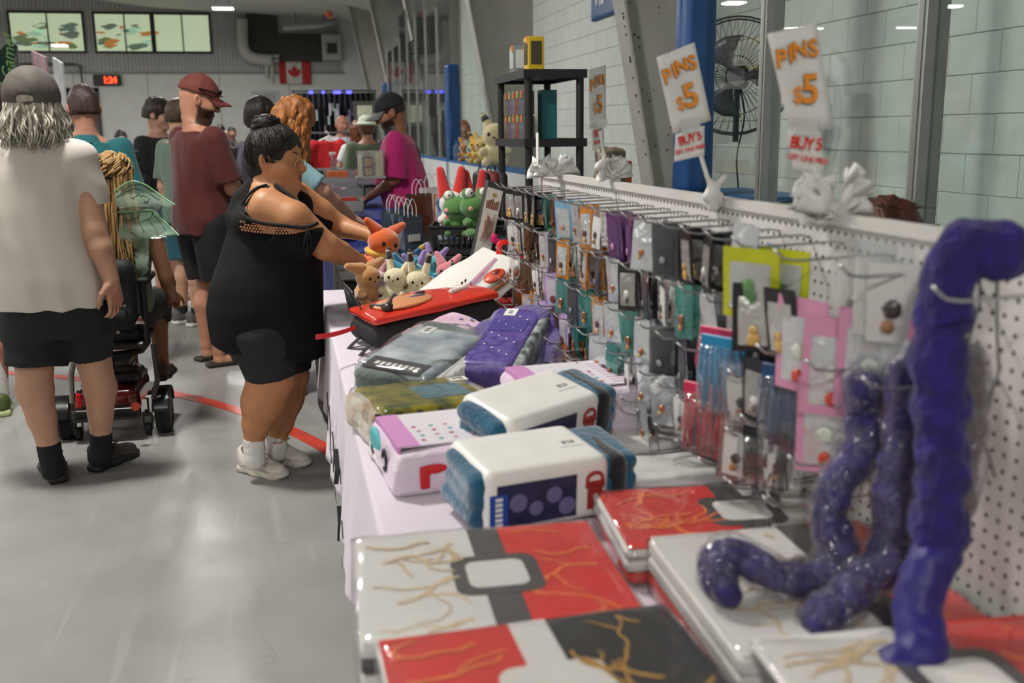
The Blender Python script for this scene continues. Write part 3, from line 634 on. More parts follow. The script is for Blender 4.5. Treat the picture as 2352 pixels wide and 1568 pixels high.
    if hair:
        hm=hairmat(hair['col'],hair.get('col2',hair['col']))
        if hair['kind']!='bald': haircap(root,T,Mh,hs,hm,hair.get('low',-.055),hair.get('face',.085),grow=hair.get('grow',.010),h=.008 if face else .012,amp=hair.get('amp',.003))
        if hair['kind']=='long':
            rnd=random.Random(hash(label)%999); ps=[]
            for k in range(hair.get('n',70)):
                a=rnd.uniform(-2.5,2.5); r0=.085; p=[]; ln=hair.get('len',.3); ph=rnd.random()*6; w=rnd.uniform(.004,.012)
                for j in range(9):
                    u=j/8; p.append(Vector(T((r0+.02*u)*math.sin(a)*1.0+w*math.sin(ph+u*9),-.012-(r0+.022*u)*math.cos(a)*1.05+w*math.cos(ph+u*8),.06-u*.05))+Vector((0,0,-u*ln)))
                ps.append(p)
            strands(root,'hair_lengths',hm,ps,.011)
    if cap: cap_hat(root,T,Mh,hs,cap['col'],cap.get('brim'),cap.get('fwd',1))
    if specs: glasses(root,T,specs)
    return root,T,Mh,hs
SKIN_W=None
# ---------------------------------------------------------------- woman in black at the table (built from the photo's outline, about 4.5 m away)
def pxs(B,z=.8): return (Vector((B[0],B[1],z))-CC).dot(CF)/FPX
def rings_px(J,S,rows): 
    out=[]
    for py,xl,xr,ry,*dy in rows:
        c=J((xl+xr)/2,py,dy[0] if dy else 0); out.append((c.z,c.x,c.y,(xr-xl)/2*S,ry))
    return sorted(out)
def woman():
    B=Vector((-.10,4.57,0)); S=pxs(B); J=lambda px,py,dy=0:yat(px,py,B.y+dy)-B
    root=thing('person','woman with a black top bun, glasses and black mesh tunic at the plush basket','person',B)
    SK='#bb8157'; g=SDF()
    g.loft(rings_px(J,S,[(790,515,728,.19),(740,500,728,.21),(690,492,728,.22),(640,500,728,.215),(590,517,724,.2),(540,532,715,.19),(490,548,698,.18),(455,560,682,.165),(436,572,662,.14),(424,584,648,.10)]),.03)
    c=J(634,366); T,Mh=headprims(g,c,math.radians(-113),-.12,1.13,fat=.6,nose=1.0)
    g.cone(A3(J(610,440)),A3(J(622,400)),.075,.07,.04); g.ell(A3(J(660,425,-.02)),(.055,.06,.04),None,.04)
    # near arm, far arm
    s1,m1,e1,w1=J(613,480,-.165),J(672,506,-.215),J(748,566,-.20),J(826,600,-.05)
    g.chain([A3(s1),A3(m1),A3(e1),A3(e1.lerp(w1,.4)),A3(w1)],[.090,.083,.060,.052,.033],.03)
    hand(g,w1,J(862,628,-.02)-w1,(.2,.3,-1),-1,.7,.95)
    s2,e2,w2=J(680,455,.16),J(785,522,.20),J(850,540,.05); g.chain([A3(s2),A3(s2.lerp(e2,.5)),A3(e2),A3(w2)],[.08,.066,.050,.032],.04); hand(g,w2,J(866,575,.02)-w2,(-.2,-.3,-.8),1,.7,.95)
    # legs
    g.chain([A3(v) for v in (J(610,790,-.105),J(622,868,-.105),J(604,925,-.105),J(590,972,-.10),J(583,1010,-.10),J(585,1055,-.10))],[.14,.105,.098,.066,.044,.044],.03)
    g.chain([A3(v) for v in (J(645,790,.10),J(662,860,.10),J(653,915,.10),J(644,970,.10),J(638,1005,.10),J(638,1040,.10))],[.13,.095,.090,.062,.042,.042],.03)
    zc=J(630,416).z; lo,hi=g.bounds()
    bx=[(lo,(hi[0],hi[1],zc+.01),.009),((lo[0],lo[1],zc),(hi[0],hi[1],c.z+.25),.005)]
    for sx in (-1,1): g.ell(T(sx*.033,.080,.005),(.0165,.0165,.0165),None,.008)
    global SKIN_W; SKIN_W=mat('skin_lid',SK,.5,var=.08,vscale=30)
    sdf_obj('body',g,.009,skinmat(SK),root,boxes=bx,base=SK,paint=[(T(0,.094,-.0625),[.034,.03,.020],'#8a463a',.4),(T(.045,.06,-.02),[.05,.05,.035],'#b06a48',1.2),(T(-.045,.06,-.02),[.05,.05,.035],'#b06a48',1.2)])
    face_parts(T,Mh,root,1.13,'#241812',closed=True)
    glasses(root,lambda x,y,z:T(x,y,z-.006),'#c9a07a',r=.027,fl=.110)
    # hair swept up into a bun
    HM=hairmat('#14110f','#2a221d'); haircap(root,T,Mh,1.13,HM,low=-.075,face=.066,fh=.088,grow=.014,h=.006,amp=.0025)
    bc=J(611,290); b=SDF().ell(A3(bc),(.060,.058,.052)).ell(A3(bc+Vector((-.03,0,-.005))),(.035,.04,.03),None,.01); bo=sdf_obj('hair_bun',b,.006,HM,root,disp=wob(.004,(70,70,90)))
    ps=[]; rnd=random.Random(5)
    for k in range(420):
        t=rnd.uniform(-2.9,2.9); 
        e=[]
        at_=abs(t); zz=.092 if at_<.6 else (.092-.075*(at_-.6)/.65 if at_<1.25 else (.0 if at_<1.5 else (.04 if at_<1.85 else -.06))); f_=math.sqrt(max(.05,1-((zz-.026)/.118)**2)); x0,y0=.088*f_*math.sin(t),-.012+.106*f_*math.cos(t)
        a=Vector(T(x0,y0,zz)); d=bc+Vector((rnd.uniform(-.03,.03),rnd.uniform(-.03,.03),-.03))
        for j in range(9):
            u=j/8; p=a.lerp(d,u); cc_=Vector(T(0,-.012,.026)); v=p-cc_; L=v.length; tgt=.127
            if u<.9: p=cc_+v*(max(L,tgt*(1-.0*u))/L)
            e.append(p+Vector((rnd.uniform(-1,1),rnd.uniform(-1,1),rnd.uniform(-1,1)))*.0012)
        ps.append(e)
    strands(root,'hair_strands',HM,ps,.0016,4)
    ps=[]
    for k in range(70):
        a0=rnd.random()*6.28; el=rnd.uniform(-.6,1.45); ps.append([bc+Vector((.064*math.cos(a0+u)*math.cos(el),.060*math.sin(a0+u)*math.cos(el),.046*math.sin(el+.5*math.sin(u)))) for u in np.linspace(0,2.2,9)])
    strands(bo,'bun_coil',HM,ps,.002,4)
    # tunic: open-knit black, off the near shoulder
    KN=mat('black_open_knit','#0b0b0d',.75,bump=.4,bscale=260,wave=True,var=.3,vscale=90,spec=.25)
    g=SDF().loft(rings_px(J,S,[(802,494,742,.225),(750,485,741,.24),(700,478,741,.25),(650,485,740,.245),(600,503,739,.23),(550,519,735,.212),(510,531,716,.185),(485,541,700,.15),(468,548,688,.12)]),.03,lift=(-.17,0)); g.chain([A3(J(556,500,-.02)),A3(J(566,462,-.02)),A3(J(584,432,-.01))],[.075,.062,.05],.03); g.chain([A3(J(575,450,.06)),A3(J(640,440,.11)),A3(J(690,470,.10))],[.06,.05,.06],.03)
    g.cone(A3(J(640,516,-.20)),A3(J(726,560,-.208)),.094,.084,.03,cut=(True,True)); g.cone(A3(J(720,505,.17)),A3(J(752,520,.19)),.075,.066,.03,cut=(False,True)); g.ell(A3(J(575,505,-.12)),(.07,.10,.06),None,.05)
    g.cone(A3(J(612,452,-.165)),A3(J(668,492,-.235)),.074,.078,.02,sub=True)
    to=sdf_obj('tunic',g,.008,KN,root,disp=wob(.003,(22,22,12)))
    # knit edge, holes of the mesh yoke, tie bow and straps
    BLK=mat('black_ribbing','#101112',.85,bump=.4,bscale=200)
    def arc(pts,r,name,par,m=BLK,flat=None):
        P=[Vector(p) for p in pts]; o=[]
        for i in range(len(P)-1):
            p0,p1,p2,p3=P[max(i-1,0)],P[i],P[i+1],P[min(i+2,len(P)-1)]
            for j in range(6):
                t=j/6; o.append(.5*((2*p1)+(p2-p0)*t+(2*p0-5*p1+4*p2-p3)*t*t+(3*p1-p0-3*p2+p3)*t**3))
        o.append(P[-1]); return MB().tube(o,r,8,flat=flat).build(name,m,par,True)
    arc([J(548,478,-.24),J(562,498,-.285),J(600,512,-.31),J(650,518,-.315),J(700,522,-.30),J(730,512,-.27)],.008,'neckline_band',to)
    arc([J(556,470,-.2),J(570,448,-.2),J(590,432,-.17),J(612,425,-.12)],.007,'bra_strap',root); arc([J(562,474,-.2),J(577,452,-.2),J(598,436,-.17),J(618,428,-.12)],.004,'bra_strap',root)
    arc([J(632,424,-.12),J(668,452,-.16),J(697,480,-.17),J(715,512,-.19)],.010,'front_strap',to)
    arc([J(655,440,-.09),J(676,462,-.10),J(700,492,-.09),J(712,515,-.05)],.008,'lanyard',root,mat('blue_lanyard','#23306e',.6),.3)
    for dx,dy_ in ((-12,52),(-2,62),(10,48)): arc([J(706,524,-.305),J(708+dx*.5,545,-.315),J(706+dx,524+dy_,-.30)],.008,'tie_end',to,flat=.5)
    SKH=mat('skin_through_mesh',SK,.6)
    rnd=random.Random(2)
    for r in range(4):
        for k in range(24):
            px=553+k*7.2+(3.6 if r%2 else 0); py=508+r*6.2+9*math.sin((px-550)/190*3.1)
            if 690<px<712 or rnd.random()<.12: continue
            q=J(px,py,-.33); 
            MB().lathe([(.001,-.001),(.0052,0),(.001,.001)],8).build('mesh_hole',SKH,to).matrix_local=Matrix.Translation(J(px,py,-.26-.052*math.sin(max(0,min(1,(px-540)/190))*3.1)))@frame((0,0,0),(1,0,0),(0,0,1))
    # bike shorts
    g=SDF().cone(A3(J(606,770,-.105)),A3(J(624,866,-.105)),.155,.113,.03,cut=(False,True)).cone(A3(J(648,770,.10)),A3(J(664,852,.10)),.145,.103,.03,cut=(False,True)).ell(A3(J(612,770,0)),(.21,.19,.13),None,.04)
    sdf_obj('shorts',g,.009,mat('black_jersey','#16191a',.75,bump=.35,bscale=20,stretch=(.4,.4,2)),root,disp=wob(.0025,(12,12,60)))
    SO=mat('white_ribbed_sock','#d9d6d2',.9,bump=.5,bscale=120,stretch=(1,1,.1))
    sdf_obj('sock',SDF().cone(A3(J(583,1004,-.10)),A3(J(585,1056,-.10)),.049,.048,.01,cut=(True,False)),.006,SO,root,disp=wob(.0012,(10,10,160))); sdf_obj('sock',SDF().cone(A3(J(638,998,.10)),A3(J(638,1040,.10)),.046,.045,.01,cut=(True,False)),.006,SO,root,disp=wob(.0012,(10,10,160)))
    for (h0,t0) in (((553,1078),(655,1100)),((612,1050),(728,1078))):
        h=zat(*h0,0); t=zat(*t0,0); d=(t-h).normalized(); shoe(root,h+d*.095-B,math.atan2(-d.x,d.y),.285,'sneaker','#d8d2ca','#cfc8bd','#b7a89b')
    return root
woman()
# ---------------------------------------------------------------- grey-haired man seen from behind
def grey_man():
    B=Vector((-1.0,4.75,0)); S=pxs(B); J=lambda px,py,dy=0:yat(px,py,B.y+dy)-B
    root=thing('person','long grey-haired man in a cap, off-white tee and black shorts walking away','person',B); SK='#b98d72'; g=SDF()
    rows=[(700,12,240,.14),(640,6,220,.15),(560,-6,194,.145),(480,-12,186,.135),(400,-14,190,.12),(355,-8,192,.10),(330,18,168,.08),(308,52,112,.06)]
    g.loft(rings_px(J,S,rows),.03); c=J(76,246); T,Mh=headprims(g,c,.0,-.05,1.17); haircap(root,T,Mh,1.17,hairmat('#c8c2b2','#8f8a7c'),-.09,.07,name='hair_base'); g.cone(A3(J(80,330)),A3(J(78,270)),.075,.07,.03)
    sh,el,wr=J(182,368),J(216,530,-.04),J(256,645,-.07); g.chain([A3(sh),A3(el),A3(el.lerp(wr,.35)),A3(wr)],[.066,.056,.054,.035],.03); hand(g,wr,J(268,705,-.07)-wr,(-.8,.5,0),-1,.8,1.1)
    sl,ll,wl=J(-10,368),J(-34,520,.0),J(-22,640,.08); g.chain([A3(sl),A3(ll),A3(wl)],[.066,.055,.035],.03); hand(g,wl,Vector((.02,.05,-1)),(.9,.3,0),1,.8,1.08)
    g.chain([A3(v) for v in (J(80,745),J(79,845,-.02),J(80,895,-.03),J(96,960,-.05),J(112,1025,-.065),J(122,1075,-.065))],[.115,.078,.079,.062,.045,.045],.03)
    g.chain([A3(v) for v in (J(190,745),J(216,830,.05),J(230,890,.05),J(231,950,.05),J(232,1000,.06),J(232,1050,.06))],[.115,.075,.074,.056,.045,.045],.03)
    lo,hi=g.bounds(); hb=hand_box(wr,J(268,705,-.07)-wr,1.08)
    sdf_obj('body',g,.010,skinmat(SK),root,boxes=[(lo,(hi[0],hi[1],hb[1][2]*0+wr.z-.24),.010),((lo[0],lo[1],wr.z-.25),(hi[0],hi[1],wr.z+.02),.006),((lo[0],lo[1],wr.z+.01),hi,.010)],base=SK,paint=[(A3(J(214,535)),[.07,.08,.05],'#a8674f',1.0),(A3(J(266,690,-.07)),[.10,.10,.10],'#b5735c',1.3)])
    g=SDF().loft(rings_px(J,S,[(703,4,247,.165),(640,-2,230,.172),(560,-14,202,.165),(480,-20,192,.155),(400,-22,196,.138),(352,-16,197,.118),(328,8,178,.092),(306,44,120,.07)]),.03)
    g.cone(A3(J(180,366)),A3(J(217,474)),.082,.072,.035,cut=(False,True)); g.cone(A3(J(-10,366)),A3(J(-28,474)),.082,.072,.035,cut=(False,True))
    TE=mat('off_white_cotton','#c9c2b8',.9,var=.04,vscale=8,bump=.35,bscale=7,stretch=(1,1,.35),sheen=.2)
    sh_=sdf_obj('shirt',g,.009,TE,root,disp=lambda X,Y,Z:.007*np.sin(X*48+2.5*np.sin(Z*6+X*3))*np.clip((1.42-Z)*1.3,0.15,1)*(.6+.4*np.sin(Z*9+X*12))+.005*np.sin(Z*17-X*14)*np.clip((Z-.75)*2,0,1)*np.clip((1.0-Z)*3,0,1)+.004*np.sin(Z*38+X*20)*np.exp(-((X-.28)/.12)**2))
    g=SDF().loft(rings_px(J,S,[(770,16,252,.15),(690,14,244,.145)]),.03).cone(A3(J(82,750)),A3(J(83,838,-.02)),.135,.126,.03,cut=(False,True)).cone(A3(J(200,750)),A3(J(212,818,.04)),.115,.088,.03,cut=(False,True))
    sdf_obj('shorts',g,.010,mat('black_twill','#14171a',.85,bump=.3,bscale=10),root,disp=wob(.004,(24,24,12)))
    SO=mat('black_sock','#101418',.9,bump=.4,bscale=120)
    sdf_obj('sock',SDF().cone(A3(J(111,1018,-.065)),A3(J(122,1078,-.065)),.052,.05,.01,cut=(True,False)),.007,SO,root,disp=wob(.001,(10,10,140))); sdf_obj('sock',SDF().cone(A3(J(232,992,.06)),A3(J(232,1052,.06)),.051,.049,.01,cut=(True,False)),.007,SO,root,disp=wob(.001,(10,10,140)))
    for (h0,t0) in (((136,1112),(100,1048)),((213,1086),(290,1050))):
        h=zat(*h0,0); t=zat(*t0,0); d=(t-h).normalized(); shoe(root,h+d*.1-B,math.atan2(-d.x,d.y),.31,'sneaker','#34312f','#232120','#484542')
    co=cap_hat(root,T,Mh,1.24,'#57504a',fwd=-1,deep=.045)
    HM=hairmat('#c8c2b2','#8f8a7c'); rnd=random.Random(11); ps=[]
    for k in range(260):
        a=rnd.uniform(-2.2,2.2); rad=rnd.uniform(.074,.092)*1.17; ph=rnd.random()*6; w=rnd.uniform(.008,.02); ln=rnd.uniform(.10,.20); fl=rnd.uniform(.05,.22); p=[]
        for j in range(12):
            u=j/11; r=rad*(1+fl*u*2.2)*(1-.25*max(0,u-.7)); p.append(Vector(c)+Vector((r*math.sin(a)+w*math.sin(ph+u*8)*u,-.012-r*math.cos(a)*1.12+w*math.cos(ph*1.7+u*7)*u,.02-u*ln)))
        ps.append(p)
    strands(root,'hair',HM,ps,.0068,5)
    mb=MB(); mb.tube([T(-.094,.05,.0),T(-.096,-.02,.0),T(-.09,-.05,-.02)],.003,6); mb.build('glasses_arm',mat('grey_plastic','#6a6a6a',.4),root)
grey_man()
# ---------------------------------------------------------------- other visitors
def gx(px,Y,py=500): return yat(px,py,Y).x
r,T,Mh,hs=human('person','bearded man in a rust-red cap and maroon tee standing with folded arms',(-.56,7.05,0),math.radians(-58),1.92,1.14,.3,'#b98368',dict(col='#521713',sleeve=.85,hem=.47,loose=.022,var=.22,vs=140),dict(col='#131517',hem=.31,loose=.02),dict(kind='bald',col='#3a2a1e'),dict(col='#6b3229'),
  arms=((Vector((.24,.10,1.20)),Vector((.0,.27,1.22)),Vector((-.3,-.6,.5))),(Vector((-.24,.10,1.18)),Vector((.06,.25,1.16)),Vector((.3,-.6,.5)))),head=(math.radians(-22),-.30),vox=.010,headsize=1.1,shoes=dict(kind='slide',up='#2d2620',sole='#2a231d'),beard='#3a2012',feet=[(.12,.02,-.2),(-.12,.06,.1)])
mb=MB(); mb.tube([T(x,y,.055) for x,y in ((-.10,.03),(-.075,.09),(0,.118),(.075,.09),(.10,.03),(.1,-.02))],.005,6); mb.build('sunglasses_arm',mat('black_plastic','#0d0d0d',.2),r)
for sx in (-1,1): sdf_obj('sunglasses_lens',SDF().ell(T(sx*.036,.112-.01,.072),(.027,.007,.017),[list(r_) for r_ in Mh]),.004,mat('dark_lens','#0b0a0a',.1),r)
mb=MB(); mb.tube([Vector((.068*math.cos(a),.0+.062*math.sin(a)-.012,1.585+.012*math.sin(a))) for a in np.linspace(0,6.28,25)],.003,6); mb.build('necklace',mat('silver','#d8d8d8',.2,metal=1),r)
sdf_obj('wristband',SDF().cone((.035,.262,1.221),(.005,.272,1.222),.038,.038,.004,cut=(True,True)),.005,mat('black_rubber','#111111',.6),r)
human('person','brown-haired man in a sage green tee and teal shorts beside the maroon tee',(-.82,8.62,0),math.radians(-48),1.83,1.0,.1,'#bd9377',dict(col='#5d7263',sleeve=.8,hem=.46,loose=.018),dict(col='#1d5560',hem=.30,loose=.03),dict(kind='short',col='#4a3625',col2='#33251a',low=-.05,grow=.006),head=(math.radians(-15),-.1),vox=.012,socks=('#1b1b1d',.03),shoes=dict(up='#5f5a56',sole='#d8d4cc'),face=False)
r,T,Mh,hs=human('person','young man with dark hair and glasses in a black print tee',(-1.14,10.0,0),math.radians(-135),1.87,.92,0,'#b98b78',dict(col='#121417',sleeve=.75,hem=.46,loose=.02),dict(col='#4f5258',hem=.33,loose=.03),dict(kind='short',col='#241a16',col2='#3a2a22',low=-.03,grow=.022,amp=.006),head=(math.radians(25),-.12),vox=.012,socks=('#c33a33',.02),shoes=dict(up='#2a2b30',sole='#dcd8d0',lace='#e6e2da'),specs='#101010')
for k,(x,z,s_,cc_) in enumerate(((-.02,1.36,.03,'#c9b98a'),(.03,1.31,.022,'#57a6b8'),(-.05,1.28,.025,'#c9c3b5'),(.02,1.24,.03,'#a8a05c'))): sdf_obj('shirt_print',SDF().ell((x,.125,z),(s_,.012,s_*.7)),.006,mat('print_'+cc_.strip('#'),cc_,.8),r)
bp=thing('backpack','black backpack hanging at the side of the young man in glasses','backpack',(-1.36,9.74,1.0),math.radians(-160))
sdf_obj('bag_body',SDF().box((0,0,.02),(.15,.09,.22),.07).ell((0,.06,-.06),(.13,.06,.12),None,.03),.012,mat('black_nylon','#15161a',.55,bump=.3,bscale=40),bp)
MB().tube([(.1,0,.2),(.12,.02,.3),(.05,.08,.4),(-.05,.1,.42)],.014,8,flat=.4).build('shoulder_strap',mat('black_webbing','#0e0e10',.7),bp); sdf_obj('zip_pocket',SDF().box((0,.09,-.07),(.10,.03,.08),.03),.012,mat('black_nylon2','#1d1e23',.5),bp)
r,T,Mh,hs=human('person','man in a teal camp shirt with white piping seen from behind',(gx(216,6.7),6.7,0),math.radians(8),1.85,.98,.3,'#b27e68',dict(col='#0f5a60',sleeve=.9,hem=.45,loose=.03),dict(col='#2a2f3a',hem=.28),dict(kind='short',col='#2e201a',col2='#41302a',low=-.045,grow=.004),vox=.011,shoes=dict(up='#333333',sole='#222222'),head=(math.radians(10),-.15),face=False)
mb=MB(); mb.tube([Vector((x,-.182+1.3*x*x,1.37+.03*math.cos(x*16))) for x in np.linspace(-.18,.18,25)],.006,6); mb.build('yoke_piping',mat('white_piping','#c9d2cf',.6),r)
sdf_obj('collar',SDF().cone((0,-.012,1.495),(0,-.004,1.555),.105,.074,.01,cut=(True,True)),.009,mat('cloth_0f5a60','#0f5a60',.85),r)
human('person','man in an olive cap and grey-blue tee at the edge of the crowd',(gx(2,6.1),6.1,0),math.radians(15),1.86,1.1,.3,'#a36f5c',dict(col='#7d8190',sleeve=.8),dict(col='#26303a',hem=.3),dict(kind='short',col='#3b2a22'),dict(col='#454329',fwd=-1),vox=.013,face=False,socks=('#c9c6c0',.12),shoes=dict(up='#4c5a2c',sole='#b9c08a'))
HR=dict(kind='long',col='#a8682f',col2='#6d3f1c',low=-.08,face=.06,grow=.02,len=.22,n=90,amp=.006)
r,T,Mh,hs=human('person','woman with long copper hair bending over the card table',(gx(610,6.05),6.05,0),math.radians(-78),1.74,1.0,0,'#b08572',dict(col='#7fa3ab',sleeve=.8),dict(col='#22242a',hem=.05),HR,head=(math.radians(-8),-.65),lean=(0,.12),vox=.012,
  arms=((Vector((.22,.30,1.22)),Vector((.10,.50,1.05)),Vector((0,.2,-1))),(Vector((-.22,.28,1.2)),Vector((-.08,.48,1.02)),Vector((0,.2,-1)))),shoes=dict(up='#555555',sole='#333333'),brow='#6d3f1c')
human('person','dark-haired person behind the woman with copper hair',(gx(608,7.6),7.6,0),math.radians(-60),1.80,1.0,0,'#8f6450',dict(col='#3c3050'),dict(col='#22242a',hem=.05),dict(kind='short',col='#1a1310',low=-.07,grow=.014),vox=.016,face=False,hands=False,shoes=dict(up='#333333',sole='#222222'))
r,T,Mh,hs=human('person','stallholder in a black cap and oversized magenta tee looking down',(gx(925,8.75)+.03,8.75,0),math.radians(78),1.86,1.22,.7,'#8d5a40',dict(col='#a8125f',sleeve=.98,hem=.40,loose=.035),dict(col='#26282c',hem=.28),dict(kind='short',col='#1a1412',low=-.02,grow=.004),dict(col='#17181a',brim='#6c6f70'),head=(math.radians(5),-.38),lean=(0,.05),vox=.011,headsize=1.16,
  arms=((Vector((.26,.06,1.16)),Vector((.2,.28,1.02)),Vector((0,.3,-1))),(Vector((-.26,.06,1.16)),Vector((-.2,.28,1.02)),Vector((0,.3,-1)))),shoes=dict(up='#333333',sole='#222222'),beard='#2a1a12')
mb=MB(); mb.tube([Vector((.25*math.sin(a),.17*math.cos(a)+.03,1.27+.24*math.sin(a))) for a in np.linspace(0,6.28,40)],.009,6,flat=.4); mb.build('cross_body_strap',mat('black_webbing','#0e0e10',.7),r)
r,T,Mh,hs=human('person','bald man in a white tee with a blue lanyard by the clothes rack',(gx(795,16.2),16.2,0),math.radians(185),1.82,1.08,.3,'#a9715c',dict(col='#c6c6c8',sleeve=.75),dict(col='#34342f',hem=.05),dict(kind='bald',col='#000000'),vox=.018,shoes=dict(up='#333333',sole='#222222'),head=(.3,-.1),hands=False,headsize=1.1)
mb=MB(); mb.tube([Vector((sx,.155,z)) for sx,z in ((-.06,1.5),(-.02,1.25),(0,1.12),(.02,1.25),(.06,1.5))],.008,6); mb.build('lanyard',mat('blue_lanyard2','#4a4f9a',.6),r); MB().bx(-.05,.05,.15,.165,1.0,1.13).build('badge',mat('badge_blue','#3b4370',.4),r); MB().bx(-.12,.12,.15,.156,1.36,1.39).build('shirt_lettering',mat('print_dark','#3a3a4a',.8),r)
r,T,Mh,hs=human('person','person in a white bucket hat and olive green tee facing the booth',(gx(852,12.1),12.1,0),math.radians(10),1.74,1.05,.1,'#a5755f',dict(col='#58644f',sleeve=.9,hem=.45,loose=.03),dict(col='#2a2c30',hem=.05),dict(kind='short',col='#5a3420',low=-.09,grow=.012),vox=.016,shoes=dict(up='#333333',sole='#222222'),hands=False,face=False)
sdf_obj('bucket_hat',SDF().ell(T(0,-.01,.06),(.10,.115,.085)).ell(T(0,-.01,.035),(.16,.17,.02),None,.03).box(T(0,0,-.06),(.3,.3,.08),.01,None,.01,sub=True),.011,mat('pale_canvas','#b9c2b0',.9),r)
human('person','auburn-haired person in a white tee next to the olive green tee',(gx(832,13.2),13.2,0),math.radians(20),1.70,1.0,0,'#b98a78',dict(col='#c9c9cc',sleeve=.7),dict(col='#33363c',hem=.05),dict(kind='long',col='#7d4526',col2='#4e2a18',len=.2,n=40),vox=.018,face=False,hands=False,shoes=dict(up='#333333',sole='#222222'),arms=((Vector((.25,.0,1.15)),Vector((.12,.1,1.0))),(Vector((-.27,.05,1.12)),Vector((-.24,.18,.92)))))
human('person','stand-in figure with orange hair and white top for a rink glass reflection',(2.85,16.2,0),math.radians(175),1.72,1.0,0,'#b98a78',dict(col='#c9c9c4',sleeve=.9),dict(col='#3a3a3c',hem=.05),dict(kind='long',col='#b0672e',col2='#7d4526',len=.2,n=40),vox=.018,hands=False,shoes=dict(up='#333333',sole='#222222'))  # figure added in place of a reflection in the rink glass
for i,(px,Y,H_,sk,shc,hc_,lb) in enumerate(((521,21,1.74,'#8f6450','#2b2d36','#17120f','dark-haired person in a navy tee far down the aisle'),(533,19,1.62,'#a8786a','#23201f',None,'bald older man in a black tee far down the aisle'),(546,22,1.70,'#8f6450','#4a4540','#1f1814','person in a brown tee far down the aisle'),(294,15,1.62,'#9a7058','#b9b9bd','#15110f','person with short dark hair and a pale tee behind the teal shirt'),(152,13,1.60,'#9a7058','#3a3f55','#2a1c15','brown-haired person in a blue tee behind the grey-haired man'))):
    human('person',lb,(gx(px,Y),Y,0),math.radians(170+i*9),H_,1.05,.2,sk,dict(col=shc),dict(col='#2a2c30',hem=.05),dict(kind='short' if hc_ else 'bald',col=hc_ or '#000000',low=-.05),vox=.022,face=False,hands=False,shoes=dict(up='#333333',sole='#222222'))
r,T,Mh,hs=human('person','auburn-haired person seated behind the pegboard',(1.55,2.35,-.32),math.radians(95),1.66,1.0,0,'#b98a78',dict(col='#55505a'),dict(col='#2a2c30',hem=.05),dict(kind='short',col='#5a2c1c',col2='#3a1a10',low=-.08,grow=.02,amp=.006),vox=.016,face=False,hands=False,seat=1)
rnd=random.Random(3); strands(r,'flyaway_hair',hairmat('#5a2c1c','#3a1a10'),[[Vector(T(rnd.uniform(-.07,.07),rnd.uniform(-.08,.06),.12))+Vector((rnd.uniform(-.03,.03)*u,rnd.uniform(-.03,.03)*u,.03*u*rnd.random())) for u in (0,.5,1)] for _ in range(60)],.0012,4)
